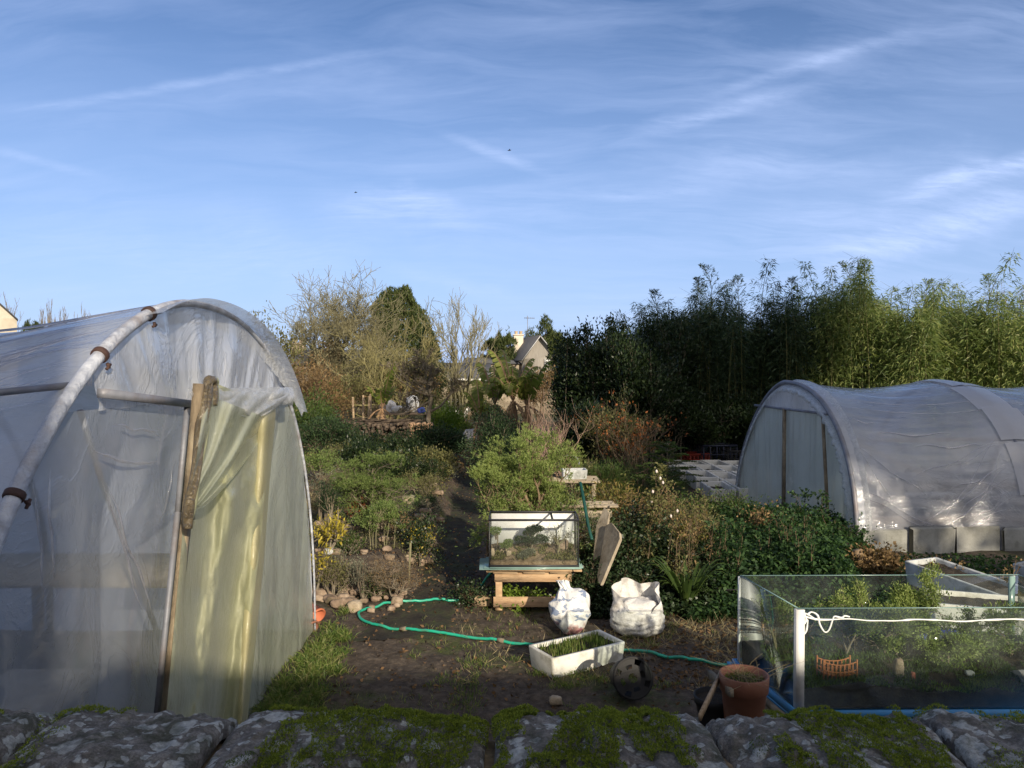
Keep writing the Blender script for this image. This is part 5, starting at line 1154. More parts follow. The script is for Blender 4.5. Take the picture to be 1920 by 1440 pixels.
# rocks
rng = np.random.default_rng(31)
pth = spline([(572, 1066), (600, 1078), (635, 1094), (668, 1104), (700, 1108), (735, 1106), (760, 1098)], 34)
for i, (px, py) in enumerate(pth):
    g = gl(px+rng.uniform(-4, 4), py+rng.uniform(-6, 2)); s_ = rng.uniform(.06, .12); b = B(); blob(b, g+[0, .03, s_*.42], (s_*1.25, s_*.9, s_*.8), 50+i, .4, 9); o = b.obj('edging_stone', M['rock'], smooth=False)
    tag(o, 'rough edging stone along the front of the rock bed', 'stone', 'edging stones along the rock bed front')
for i in range(30):
    g = gl(rng.uniform(590, 760), rng.uniform(1074, 1098)); s_ = rng.uniform(.04, .08); b = B(); blob(b, g+[0, .02, s_*.5], (s_*1.25, s_*.9, s_*.8), 90+i, .4, 8); o = b.obj('edging_stone', M['rock'], smooth=False)
    tag(o, 'rough edging stone along the front of the rock bed', 'stone', 'edging stones along the rock bed front')
for i in range(70):
    px, py = rng.uniform(595, 770), rng.uniform(960, 1072); g = gl(px, py); s_ = rng.uniform(.035, .10); b = B(); blob(b, g+[0, .02, s_*.3], (s_*1.3, s_, s_*.75), 300+i, .4, 8)
    tag(b.obj('edging_stone', M['rock'], smooth=False), 'small brown stone among the plants of the rock bed', 'stone', 'small stones among the rock bed plants')
for i in range(46):
    py = rng.uniform(900, 1060); px = 830-(py-880)*.28+rng.uniform(-16, 10); g = gl(px, py); s_ = rng.uniform(.05, .13); b = B(); blob(b, g+[0, .02, s_*.35], (s_*1.35, s_*1.0, s_*.7), 190+i, .4, 9)
    tag(b.obj('edging_stone', M['rock'], smooth=False), 'brown stone on the path side of the rock bed', 'stone', 'stones on the path side of the rock bed')
for px, py, s_, mm, lb in ((664, 1092, (.14, .10, .11), 'rock_pale', 'squarish pale boulder at the front of the rock bed'), (744, 1088, (.12, .10, .09), 'rock', 'mossy boulder at the front corner of the rock bed'), (616, 1040, (.11, .09, .08), 'foam_grey', 'whitish stone beside the yellow plants'),
                       (655, 1000, (.08, .06, .11), 'rock_pale', 'upright tan stone left of the little grove'), (776, 905, (.26, .18, .20), 'rock_pale', 'large tan rock right of the broad juniper'), (768, 945, (.22, .16, .14), 'rock_pale', 'flat pale rock beside the path in the bed'),
                       (810, 1000, (.12, .09, .08), 'rock', 'brown stone on the path edge near the glossy shrub'), (592, 1075, (.10, .08, .09), 'rock', 'dark stone beside the tunnel at the bed front'), (648, 870, (.2, .15, .14), 'rock_pale', 'pale rock at the back left of the rock bed'), (822, 955, (.18, .12, .08), 'rock', 'slab-like stone leaning over the path')):
    g = gl(px, py); b = B(); blob(b, g+[0, .03, s_[2]*.35], s_, int(px), .28, 12); tag(b.obj('boulder', M[mm], smooth=False), lb, 'boulder')

# ------------------------------------------------------------------ middle: juniper behind the small tank, path-side hedge, right-hand planting
plant('juniper_shrub', 'large bright juniper with gnarled trunks rising behind the small tank', 'shrub', at(985, 8.0), .88, pz(985, 826, 8.0), 'juniper_bright', 'twig_brown', 60000, .036, .0052, jit=.034, seed=61, sk=dict(stems=8, depth=3, spread=.6, wig=.30, child=[4, 4, 5], ratio=.52, r0=.030, up=.25, lo=.35, ends=True), sprig=6, zmin=.25, d=.85)
q = P(905, 875, 7.9)
plant('juniper_shrub', 'small juniper bough reaching left over the path', 'shrub', (q[0]+.10, q[1], .05), .34, q[2]+.05, 'juniper_bright', 'twig_brown', 8400, .036, .0052, jit=.03, seed=63, sk=dict(stems=2, depth=3, spread=.3, wig=.2, child=[4, 4, 3], ratio=.4, r0=.02, lo=.75, lean=(-.4, 0)), sprig=6, zmin=.8)
plant('juniper_shrub', 'duller twiggy juniper skirt low behind the small tank', 'shrub', at(1015, 7.85), .95, .95, 'juniper', 'twig_brown', 9000, .034, .010, jit=.05, seed=62, sk=dict(stems=12, depth=2, spread=.7, child=6, r0=.014), sprig=2)
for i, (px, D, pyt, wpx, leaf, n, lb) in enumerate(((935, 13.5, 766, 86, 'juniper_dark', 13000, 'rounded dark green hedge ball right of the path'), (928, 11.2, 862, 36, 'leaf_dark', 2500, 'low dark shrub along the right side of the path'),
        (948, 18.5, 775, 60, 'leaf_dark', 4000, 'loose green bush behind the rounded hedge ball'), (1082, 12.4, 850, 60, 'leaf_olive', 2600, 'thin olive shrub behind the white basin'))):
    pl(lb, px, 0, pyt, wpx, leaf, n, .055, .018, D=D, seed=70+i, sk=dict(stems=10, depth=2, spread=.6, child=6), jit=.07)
# rough growth between tank, boards and the right tunnel
mass = [ # px, D, top, width px, leaf, n, L, W, label
 (1152, 9.8, 910, 70, 'fern', 1200, .09, .02, 'clump of browning ferns right of the plank table'), (1195, 7.8, 955, 80, 'leaf_ivy', 3400, .04, .030, 'ivy mound behind the leaning boards'),
 (1155, 7.6, 995, 80, 'leaf_ivy', 3000, .04, .030, 'ivy climbing beside the leaning board'), (1180, 7.2, 1050, 90, 'leaf_ivy', 2800, .04, .028, 'dark ivy low between the leaning board and the bulk bag'),
 (1250, 7.6, 1010, 100, 'leaf_dark', 2400, .05, .025, 'dark bush behind the bulk bag'), (1300, 8.6, 940, 80, 'leaf_olive', 1200, .045, .014, 'tangle of thin olive stems right of the rose'),
 (1345, 9.6, 925, 100, 'leaf_mid', 2600, .05, .016, 'grassy green bush in front of the white foam boxes'), (1300, 8.0, 975, 50, 'fern', 600, .07, .02, 'yellowish fern clump left of the nettle patch'),
 (1400, 9.2, 952, 70, 'leaf_nettle', 2000, .04, .02, 'mixed shrub at the left foot of the right tunnel'), (1430, 8.8, 955, 44, 'leaf_brown', 420, .045, .026, 'clump of dry reddish leaves at the foot of the right tunnel'),
 (1490, 9.0, 955, 80, 'leaf_nettle', 2200, .05, .026, 'tall nettles against the end of the right tunnel'), (1560, 8.6, 985, 90, 'leaf_nettle', 2400, .05, .026, 'nettles at the near corner of the right tunnel'),
 (1335, 7.3, 1075, 100, 'leaf_dark', 3600, .05, .024, 'dark low growth right of the strap-leaved plant'), (1215, 9.6, 920, 80, 'leaf_brown', 1500, .05, .014, 'tangle of dry stems behind the rose'),
 (1640, 7.7, 1030, 60, 'leaf_brown', 1500, .045, .028, 'reddish ivy clump beside the wooden stubs'), (1100, 6.95, 1062, 50, 'leaf_ivy', 1500, .035, .024, 'ivy creeping up the right side of the pallet table'),
 (880, 7.15, 1098, 40, 'leaf_ivy', 700, .03, .022, 'ivy patch left of the pallet table'), (1135, 12.2, 862, 80, 'leaf_mid', 3000, .12, .008, 'tall fresh grass patch behind the ferns'),
 (1090, 7.9, 938, 70, 'leaf_grey', 2200, .035, .012, 'grey leafy tangle under the plank table')]
for i, (px, D, pyt, wpx, leaf, n, L, W, lb) in enumerate(mass):
    pl(lb, px, 0, pyt, wpx*1.15, leaf, int(n*1.6), L, W, D=D, seed=100+i, sk=dict(stems=12, depth=2, spread=1.0, child=5, r0=.007), jit=.07, droop=.25, twig='twig_brown')
pl('slim rose bush with small white buds left of the nettle patch', 1232, 0, 878, 46, 'leaf_olive', 750, .045, .026, D=7.7, seed=130, sk=dict(stems=4, depth=2, spread=.10, wig=.1, child=6, ratio=.16, up=.5, r0=.009), jit=.025, name='rose_bush', droop=.3, twig='twig_brown')
rs_ = [o for o in COL.objects if o.name == 'rose_bush'][0]; b = B(); rng = np.random.default_rng(8)
for px, py in ((1231, 884), (1238, 897), (1224, 922), (1258, 968), (1270, 958), (1226, 1012), (1243, 905), (1222, 940)):
    lathe(b, [(.0, -.018), (.012, -.008), (.011, .008), (.0, .02)], P(px, py, 7.6), 7)
b.obj('buds', surf('rose_petal', [(.60, .48, .44), (.72, .64, .60)], 20, .6, .1), rs_, smooth=True)
pl('greenish plants growing under the pallet table top', 985, 0, 1104, 92, 'leaf_bright', 900, .035, .022, D=7.02, seed=131, sk=dict(stems=10, depth=1, spread=1.2, child=5), jit=.03, twig=None, d=.2, droop=.2)
pl('dark dead-leaved stems standing in the end trough', 1905, 0, 1050, 60, 'leaf_brown', 260, .03, .018, D=6.6, seed=132, sk=dict(stems=9, depth=1, spread=.3, child=3), jit=.02, twig='twig_brown')
pl('small dark-leaved plant in the long sloping trough', 1775, 0, 1052, 40, 'leaf_brown', 300, .03, .02, D=7.0, seed=133, sk=dict(stems=6, depth=1, spread=.4, child=3), jit=.02)
pl('green weeds between the long trough and the pale slabs', 1815, 0, 1062, 50, 'leaf_mid', 500, .04, .024, D=7.0, seed=134, sk=dict(stems=6, depth=1, spread=.6, child=4), jit=.04)
# strap-leaved plant
q = at(1290, 6.9); r = thing('strap_leaved_plant', 'dark arching strap-leaved plant behind the bulk bag', 'plant', q); b = B(); rng = np.random.default_rng(5)
for i in range(46):
    a = rng.uniform(0, 2*PI); L = rng.uniform(.3, .6); tt = np.linspace(0, 1, 8); dr = np.array([math.cos(a), math.sin(a), 0]); pts = q+dr*(tt[:, None]*L*.7)+np.array([0, 0, 1])*(np.sin(tt*PI*.62)[:, None]*L*.75); sd = np.array([-math.sin(a), math.cos(a), 0]); ww = (.016*np.sin(np.clip(tt*.9+.12, 0, 1)*PI))[:, None]
    grid(b, np.stack([pts-sd*ww, pts+[0, 0, -.004], pts+sd*ww], 1))
b.obj('foliage', M['leaf_mid'], r)
# fir sapling
q = at(1252, 11.6); r = thing('fir_sapling', 'young fir with flat layered boughs in front of the dark hedge', 'tree', q); b = B(); tw = B(); rng = np.random.default_rng(5); H = pz(1250, 838, 11.6)
tube(tw, [q, q+[0, 0, H]], [.02, .006], 6)
for k in range(26):
    z = H*(.35+.62*k/25); a = k*2.4; L = (1.05-z/H*.75)*.78; dr = np.array([math.cos(a), math.sin(a), .12]); pts = spline([q+[0, 0, z], q+[0, 0, z]+dr*L*.5+[0, 0, .03], q+[0, 0, z]+dr*L], 14); tube(tw, pts, np.linspace(.007, .002, 14), 4, cap=False)
    n = 420; t_ = rng.random(n)**.7; base = pts[(t_*13).astype(int)]; sd = np.array([-math.sin(a), math.cos(a), 0]); s_ = rng.uniform(-1, 1, n)*(1-t_)*L*.42; base = base+sd*s_[:, None]+dr*np.abs(s_)[:, None]*.5; leaves(b, base, sd*np.sign(s_)[:, None]+dr*.8+rng.normal(size=(n, 3))*.25, .035, .010, rng=rng)
tw.obj('trunk', M['bark'], r); b.obj('foliage', M['leaf_mid'], r)
# bare shrubs and autumn shrub
def bare(name, label, px, D, pyt, wpx, twig, sk, seed=1, cat='shrub', leaf=None, n=0, L=.03, W=.015, dz=0, d=None, r0mul=1, **k):
    q = at(px, D); h = pz(px, pyt, D)-q[2]; return plant(name, label, cat, q, wpx*D/FPX, h, leaf, twig, n, L, W, seed=seed, sk=sk, d=d, **k)
bare('bare_shrub', 'bare pinkish-twigged shrub right of the hedge ball', 1035, 12, 728, 92, 'twig_pink', dict(stems=11, depth=3, spread=.5, wig=.16, child=[3, 3, 4], ratio=.62, r0=.017, up=.7), 3, rr_=0) if False else bare('bare_shrub', 'bare pinkish-twigged shrub right of the hedge ball', 1035, 12, 728, 92, 'twig_pink', dict(stems=11, depth=3, spread=.5, wig=.16, child=[3, 3, 4], ratio=.62, r0=.017, up=.7), 3)
bare('autumn_shrub', 'tall thin shrub with sparse rusty leaves before the dark hedge', 1185, 13.0, 735, 130, 'twig_brown', dict(stems=12, depth=3, spread=.35, wig=.12, child=[3, 3, 4], ratio=.5, r0=.018, up=.7), 4, leaf='leaf_orange', n=500, L=.05, W=.03, jit=.04)
bare('autumn_shrub', 'olive-green whippy shrub mixed with the rusty one', 1165, 13.6, 745, 120, 'twig_brown', dict(stems=12, depth=3, spread=.35, wig=.12, child=[3, 3, 4], ratio=.5, r0=.018, up=.7), 5, leaf='leaf_olive', n=5200, L=.06, W=.024, jit=.05)

# ------------------------------------------------------------------ bamboo grove and dark hedge on the right
def bamboo(seed, h, leaf, n=5200, label='', dense=1.0):
    rng = np.random.default_rng(seed); r = thing('bamboo', label, 'bamboo', (0, 0, 0)); tw = B(); lf = B()
    for k in range(11):
        a = rng.uniform(0, 2*PI); rr0 = rng.uniform(0, .55); hh = h*rng.uniform(.72, 1.0)*(1.0 if k else 1.12); p0 = np.array([rr0*math.cos(a), rr0*math.sin(a), 0]); ln = np.array([rng.normal()*.12, rng.normal()*.12, 0])
        pts = spline([p0, p0+ln*.3+[0, 0, hh*.5], p0+ln*1.2+[0, 0, hh*.85], p0+ln*2.6+[0, 0, hh]], 16); tube(tw, pts, np.linspace(.016, .003, 16), 5, cap=False)
        m_ = n//11; f = rng.beta(1.6, 1.25, m_)**.85; i = (f*15).astype(int); base = pts[i]; wd = .10+.50*np.sin(np.clip(f, 0, 1)*PI)**.8*(1-f*.35); wd = np.where(f > .86, .10, wd)
        br_ = rng.integers(0, 26, m_); ba = br_*2.4+k; rad = wd*rng.random(m_)**.6
        nodez = np.round(f*30)/30*hh
        off_ = np.stack([np.cos(ba)*rad, np.sin(ba)*rad, rad*.55+rng.normal(size=m_)*.05], -1); pp = base+off_; pp[:, 2] = nodez*.55+pp[:, 2]*.45
        dd = np.stack([np.cos(ba), np.sin(ba), np.full(m_, -.15)], -1)+rng.normal(size=(m_, 3))*.55
        leaves(lf, pp, dd, rng.uniform(.09, .17, m_), rng.uniform(.014, .024, m_), droop=.35, rng=rng, fold=.1)
        for q_ in range(14):
            j = rng.integers(5, 15); e = pts[j]+np.array([math.cos(q_*2.4), math.sin(q_*2.4), .6])*rng.uniform(.12, .35); tube(tw, [pts[j], e], [.003, .0015], 3, cap=False)
    tw.obj('canes', M['leaf_olive'], r, smooth=True); lf.obj('foliage', M[leaf], r); return r
protos = [bamboo(i, 4.6, 'leaf_bamboo', 6200, 'x') for i in range(3)]
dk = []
for pr in protos:                             # the same clumps for the left half, its shade put into darker leaf colour
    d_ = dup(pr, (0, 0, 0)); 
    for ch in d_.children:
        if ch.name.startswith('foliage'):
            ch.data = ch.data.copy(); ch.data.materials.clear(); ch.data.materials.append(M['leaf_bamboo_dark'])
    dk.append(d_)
prof_x = [1175, 1215, 1250, 1330, 1345, 1400, 1430, 1490, 1530, 1575, 1625, 1660, 1700, 1760, 1810, 1850, 1920, 2000, 2300]
prof_y = [625, 590, 555, 505, 540, 530, 560, 530, 545, 500, 500, 540, 535, 545, 520, 530, 545, 550, 550]
rng = np.random.default_rng(14); used = set(); cnt = 0
for row, (D0, D1) in enumerate(((18.6, 15.8), (20.0, 17.2), (21.4, 18.6))):
    for k in range(19):
        px = 1185+k*46+rng.uniform(-14, 14)+row*9
        if px > 1985: continue
        D = D0+(D1-D0)*(px-1180)/760+rng.uniform(-.3, .3)
        h = (pz(px, float(np.interp(px, prof_x, prof_y)), D))*rng.uniform(.90, 1.03)-(.12*row)
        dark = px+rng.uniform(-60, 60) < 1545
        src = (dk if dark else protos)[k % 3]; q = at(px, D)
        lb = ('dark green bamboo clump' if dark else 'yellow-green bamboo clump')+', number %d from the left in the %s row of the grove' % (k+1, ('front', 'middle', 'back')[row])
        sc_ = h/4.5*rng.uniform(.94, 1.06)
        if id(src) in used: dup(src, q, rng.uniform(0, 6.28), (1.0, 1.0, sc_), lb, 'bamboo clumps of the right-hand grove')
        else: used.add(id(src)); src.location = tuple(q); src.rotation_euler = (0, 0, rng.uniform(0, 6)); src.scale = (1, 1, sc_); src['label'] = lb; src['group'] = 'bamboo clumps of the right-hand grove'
for s_ in protos+dk:
    if id(s_) not in used:
        for ch in list(s_.children): bpy.data.objects.remove(ch)
        bpy.data.objects.remove(s_)
# wispy tops
for i, (px, pyt, D) in enumerate(((1233, 540, 18.6), (1330, 492, 18.4), (1312, 514, 18.8), (1388, 512, 18.5), (1490, 515, 18.2), (1583, 488, 17.8), (1626, 484, 17.6), (1735, 520, 17.6), (1845, 512, 17.2))):
    q = at(px, D); h = pz(px, pyt+12, D); rng = np.random.default_rng(300+i); r = thing('bamboo_cane', 'tall single bamboo cane standing above the grove, number %d from the left' % (1+sorted([1233, 1330, 1312, 1388, 1490, 1583, 1626, 1735, 1845]).index(px)), 'bamboo', q, 'tall canes above the bamboo grove')
    tw = B(); lf = B(); pts = spline([q, q+[.03, 0, h*.5], q+[rng.normal()*.08, 0, h*.9], q+[rng.normal()*.15, 0, h]], 24); tube(tw, pts, np.linspace(.014, .002, 24), 5, cap=False)
    for k in range(60):
        f = .50+.5*k/59; c_ = pts[min(23, int(f*23.5))]; a = k*2.4; L = .30*(1-f)**.7*1.4+.02; e = c_+np.array([math.cos(a)*L*.7, math.sin(a)*L*.7, L*.9]); tube(tw, [c_, e], [.003, .0012], 3, cap=False); m_ = 5 if f < .85 else 2
        leaves(lf, c_+(e-c_)*rng.random((m_, 1))**.5, rng.normal(size=(m_, 3))*.5+[math.cos(a)*.8, math.sin(a)*.8, .7], .11*(1.15-.55*(f-.5)*2), .017, rng=rng, droop=.1)
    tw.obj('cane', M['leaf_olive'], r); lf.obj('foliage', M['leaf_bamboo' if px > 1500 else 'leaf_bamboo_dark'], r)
# laurel-like dark hedge left of the bamboo
for i, (px, D, pyt, wpx, lb) in enumerate(((1084, 16.5, 642, 66, 'dark hedge shrub at the left end beside the gabled house'), (1118, 16.2, 626, 76, 'dark hedge shrub second from the gabled house'), (1150, 15.8, 612, 84, 'dark hedge shrub with thin upright shoots'), (1195, 15.4, 640, 90, 'dark hedge shrub where the bamboo begins'), (1130, 17.6, 640, 120, 'dark hedge shrub filling the second row'), (1215, 17.8, 600, 120, 'dark evergreen rising behind the hedge corner'), (1255, 16.6, 720, 110, 'low dark evergreen at the foot of the bamboo'), (1100, 14.5, 765, 70, 'low dark bush under the left end of the hedge'), (1320, 17.2, 740, 120, 'dark undergrowth below the first tall bamboo canes'), (1400, 17.0, 760, 110, 'dark undergrowth left of the right tunnel arch'))):
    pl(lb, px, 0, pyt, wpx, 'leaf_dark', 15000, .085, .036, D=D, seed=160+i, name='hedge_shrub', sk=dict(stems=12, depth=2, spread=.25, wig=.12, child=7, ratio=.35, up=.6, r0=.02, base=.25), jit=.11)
for i, px in enumerate((1062, 1080, 1100, 1142, 1148, 1168)):
    pl('thin upright leafy shoot standing out of the dark hedge top, number %d from the left' % (i+1), px, 0, (625, 618, 612, 598, 604, 605)[i], 12, 'leaf_dark', 420, .06, .03, D=15.9, seed=180+i, name='hedge_shoot', sk=dict(stems=1, depth=1, spread=.03, wig=.03, child=12, ratio=.08, r0=.01, lo=.6), jit=.03, zmin=.6, group='upright shoots of the dark hedge')
q = at(1985, 30); plant('bare_tree', 'bare pinkish tree top beyond the right end of the bamboo', 'tree', at(1895, 34), 3.4, pz(1895, 526, 34), None, 'twig_pink', seed=9, sk=dict(stems=3, depth=4, spread=.5, child=[4, 4, 3, 3], ratio=.6, r0=.1, wig=.14), sides=4)

# ------------------------------------------------------------------ back of the garden
M['conifer_leaf'] = leafmat('olive_conifer_needle', [(.022, .035, .012), (.05, .07, .02), (.10, .12, .035)], .2, .6, 1.2)
def crowntree(name, label, px, D, pytop, wpx, leaf, n, L, W, seed, zb=.08, prof=None, clump=.9, up=.2, bark='bark', cat='tree', group=None, gap=.44, trunk=True, dpth=.8):
    """trunk, limbs and a crown of leaves filling an uneven clumped volume; prof gives the relative radius from foot to tip"""
    rng = np.random.default_rng(seed); q = at(px, D); H = pz(px, pytop, D)-q[2]; Rd = wpx*D/FPX/2; r = thing(name, label, cat, q, group)
    prof = prof or [.45, .9, 1, .95, .8, .55, .15]; pts_ = []
    c_ = 0
    while c_ < n:
        m_ = n*2; z = rng.random(m_); a = rng.uniform(0, 2*PI, m_); pr = np.interp(z, np.linspace(0, 1, len(prof)), prof)
        ed_ = 1+(fbm(np.cos(a)*1.7+seed, np.sin(a)*1.7, z*4.5, 3, seed)-.5)*.9*clump
        rr_ = np.sqrt(rng.random(m_))**.55; x = np.cos(a)*rr_*pr*ed_; y = np.sin(a)*rr_*pr*ed_*dpth; zz2 = (zb+(1-zb)*(z+(fbm(x*2+seed, y*2, 0, 2, seed+3)-.5)*.16*clump))
        den = fbm(x*Rd*2.4+seed, y*Rd*2.4, zz2*H*2.4, 3, seed+5); k = (den > gap+.12*rng.random(m_)-.05)&(rng.random(m_) < pr+.1)
        p_ = np.stack([x*Rd, y*Rd, zz2*H], -1)[k]; pts_.append(p_); c_ += len(p_)
    p_ = np.concatenate(pts_)[:n]; cen = np.array([0, 0, H*.4]); dd = norm(p_-cen)*.8+rng.normal(size=p_.shape)*.6+[0, 0, up]
    b = B(); leaves(b, p_+q, dd, L*rng.uniform(.6, 1.3, n), W*rng.uniform(.7, 1.2, n), rng=rng); b.obj('crown', M[leaf], r)
    if trunk:
        b = B(); tube(b, [q, q+[0, 0, H*.5], q+[0, 0, H*.92]], [H*.022, H*.014, .01], 7)
        for k in range(26):
            z = H*rng.uniform(zb+.05, .85); a = rng.uniform(0, 6.28); pr = np.interp(z/H, np.linspace(0, 1, len(prof)), prof)*Rd*.8; e = q+[math.cos(a)*pr, math.sin(a)*pr, z+pr*.5]; tube(b, [q+[0, 0, z], (q+[0, 0, z]+e)/2+[0, 0, -.02*H], e], [H*.006, H*.004, .005], 4, cap=False)
        b.obj('trunk', M[bark], r, smooth=True)
    return r
def tree(name, label, px, D, pyt, wpx, leaf, twig, n, L, W, sk, seed, jit=.2, d=None, lean=None, zmin=.25, **k):
    q = at(px, D); return plant(name, label, 'tree', q, wpx*D/FPX, pz(px, pyt, D)-q[2], leaf, twig, n, L, W, jit=jit, seed=seed, sk=sk, twigname='trunk', leafname='crown', zmin=zmin, d=d, sides=6, **k)
tree('bare_tree', 'largest bare tree, pale twigs fanned against the sky above the log pile', 650, 30, 520, 175, None, 'bark_pale', 0, 0, 0, dict(stems=3, depth=4, spread=.30, wig=.13, child=[6, 6, 6, 8], ratio=.60, r0=.11, up=.28, lo=.22, seg=6, rr=.52), 27, rmin=.0068, d=4.2)
tree('bare_tree', 'mossy yellowish bare tree leaning over in front of the conifer', 735, 27, 585, 190, None, 'bark_green', 0, 0, 0, dict(stems=6, depth=3, spread=.9, wig=.2, child=[5, 6, 6], ratio=.62, r0=.07, up=.10, lo=.2, rr=.55, seg=6), 22, rmin=.007, d=4)
tree('bare_tree', 'upright bare tree right of the conifer', 862, 29, 552, 105, None, 'bark_pale', 0, 0, 0, dict(stems=6, depth=3, spread=.45, wig=.15, child=[5, 5, 6], ratio=.5, r0=.06, up=.5, lo=.25, rr=.55, seg=6), 23, rmin=.0065)
tree('fruit_tree', 'short dark fruit tree with a curved pale trunk at the log pile', 803, 21, 655, 115, 'leaf_olive', 'bark', 1500, .05, .025, dict(stems=1, depth=4, spread=.12, wig=.16, child=[6, 6, 6, 9], ratio=.50, r0=.10, up=.25, lo=.5, rr=.55, lean=(-.06, 0)), 24, jit=.1, rmin=.008)
crowntree('conifer', 'dark full conifer behind the bare trees', 744, 40, 541, 128, 'conifer_leaf', 34000, .19, .05, 25, prof=[.5, .9, 1, .97, .9, .74, .35], gap=.40, clump=1.2, up=.6)
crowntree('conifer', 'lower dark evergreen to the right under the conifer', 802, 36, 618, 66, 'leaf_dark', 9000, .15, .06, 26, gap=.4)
crowntree('russet_tree', 'round russet-leaved tree behind the largest bare tree', 618, 42, 628, 80, 'leaf_brown', 9000, .13, .06, 27, gap=.42)
for i, (px, D, pyt, wpx, leaf, lb) in enumerate(((505, 17.0, 600, 80, 'leaf_olive', 'tall thin shrub just behind the left tunnel shoulder'), (560, 24, 668, 90, 'leaf_brown', 'brownish shrub right of the left tunnel shoulder'), (572, 21, 735, 90, 'leaf_mid', 'sunlit green bush at the left back of the garden'), (610, 26, 700, 90, 'leaf_brown', 'dull brown thicket left of the log pile'), (690, 27, 690, 110, 'leaf_olive', 'brushy thicket behind the log pile'), (760, 28, 690, 110, 'leaf_brown', 'twiggy thicket right behind the log pile'), (870, 30, 712, 90, 'leaf_olive', 'ivy-clad hedge along the back wall'), (1010, 30, 690, 60, 'leaf_brown', 'dry thicket under the gabled house'), (640, 34, 672, 110, 'leaf_brown', 'far thicket below the largest bare tree'))):
    pl(lb, px, 0, pyt, wpx, leaf, 5200, .085, .034, D=D, seed=210+i, sk=dict(stems=10, depth=3, spread=.5, child=[4, 4, 4], wig=.15, r0=.02, up=.5), jit=.12, name='thicket', twig='twig_brown')
for px, D, pyt, wpx, lb in ((945, 58, 612, 46, 'pine left of the gabled house'), (1022, 60, 604, 66, 'pine right behind the gabled house'), (1052, 50, 628, 50, 'low pine at the right of the gabled house'), (60, 70, 606, 60, 'small dark tree by the far left house'), (915, 60, 640, 40, 'small round pine left of the tall one')):
    crowntree('pine_tree', lb, px, D, pyt, wpx, 'conifer_leaf', 8000, .30, .06, int(px), zb=.2, gap=.50, clump=1.8, up=.5, prof=[.3, .8, 1, .8, .9, .6, .3])
for i, (px, pyt, wpx) in enumerate(((14, 552, 40), (90, 568, 16), (102, 566, 16), (118, 578, 18), (162, 576, 20), (143, 590, 12))):
    tree('poplar', 'bare upright poplar on the far left skyline, number %d from the left' % (1+[14, 90, 102, 118, 143, 162].index(px)), px, 95, pyt, wpx, None, 'bark', 0, 0, 0, dict(stems=4, depth=2, spread=.06, wig=.06, child=[9, 16], ratio=.30, r0=.10, up=1.5, lo=.12, rr=.5), 230+i, rmin=.012, group='bare poplars on the far left skyline')
# log pile and woodpile
lp = thing('log_pile', 'long low pile of dark cut branches below the bare trees', 'log pile', at(715, 20)); rng = np.random.default_rng(17); x0, x1 = P(632, 800, 20)[0], P(772, 800, 20)[0]
b = B(); n = 0
M['log_dark'] = surf('dark_log', [(.045, .033, .026), (.10, .075, .055), (.17, .13, .095)], 8, .95, .5, 30, island=.4)
for i in range(620):
    x = rng.uniform(x0, x1); env = .78*min(1, (x-x0)/.35)**.5; z = rng.uniform(.02, env); r0 = rng.uniform(.02, .05); yy = 20+rng.uniform(-.12, .25); a = rng.normal()*.25; L = rng.uniform(.25, .5); e = np.array([math.sin(a)*L, L*.8, rng.normal()*.04]); tube(b, [(x, yy-.3, z), (x+e[0], yy-.3+e[1], z+e[2])], r0, 6)
for i in range(420):
    x = rng.uniform(x0, x1-.2); z = rng.uniform(.45, .84); a = rng.uniform(-.5, .5); tube(b, [(x, 19.8+rng.random()*.4, z), (x+math.cos(a)*.5, 19.8+rng.random()*.4, z+math.sin(a)*.2)], .008, 4)
b.obj('logs', M['log_dark'], lp)
x2 = P(812, 800, 20)[0]; lp2 = thing('firewood_pile', 'stack of split reddish firewood beside the curved trunk', 'log pile', at(792, 20)); b = B()
M['log_end'] = surf('cut_wood', [(.14, .08, .05), (.28, .18, .11), (.40, .28, .18)], 9, .9, .4, 20, island=.4)
for z in np.arange(.07, .74, .13):
    for x in np.arange(x1+.04, x2, .15): 
        r0 = rng.uniform(.055, .085); yy = 19.7+rng.uniform(-.06, .06); tube(b, [(x+rng.uniform(-.02, .02), yy, z), (x, yy+.45, z)], r0, 9)
b.obj('logs', M['log_end'], lp2)
# odds and ends at the back
def rag(name, label, cat, px, py, D, s_, mm, seed, amp=.35):
    q = P(px, py, D); r = B(); blob(r, (q[0], q[1], max(q[2], s_[2]/2)), s_, seed, amp, 14, 2.2); return tag(r.obj(name, M[mm], smooth=False), label, cat)
q = at(883, 21); r = thing('foam_block', 'crumpled white plastic heap at the end of the path', 'plastic heap', q); b = B(); blob(b, q+[0, 0, .25], (.42, .3, .48), 4, .4, 16, 2.5); b.obj('heap_body', M['bag'], r)
nb = thing('nursery_bench', 'plank bench behind the log pile carrying white containers', 'bench', (P(715, 800, 24)[0], 24.2, 0)); b = B(); box(b, (P(756, 800, 24)[0], 24.2, .76), (1.7, .8, .05), 0, .005); b.obj('bench_top', M['wood'], nb)
for dx in (-.7, .7): b = B(); box(b, (P(756, 800, 24)[0]+dx, 24.2, .367), (.1, .6, .734)); b.obj('leg', M['wood'], nb)
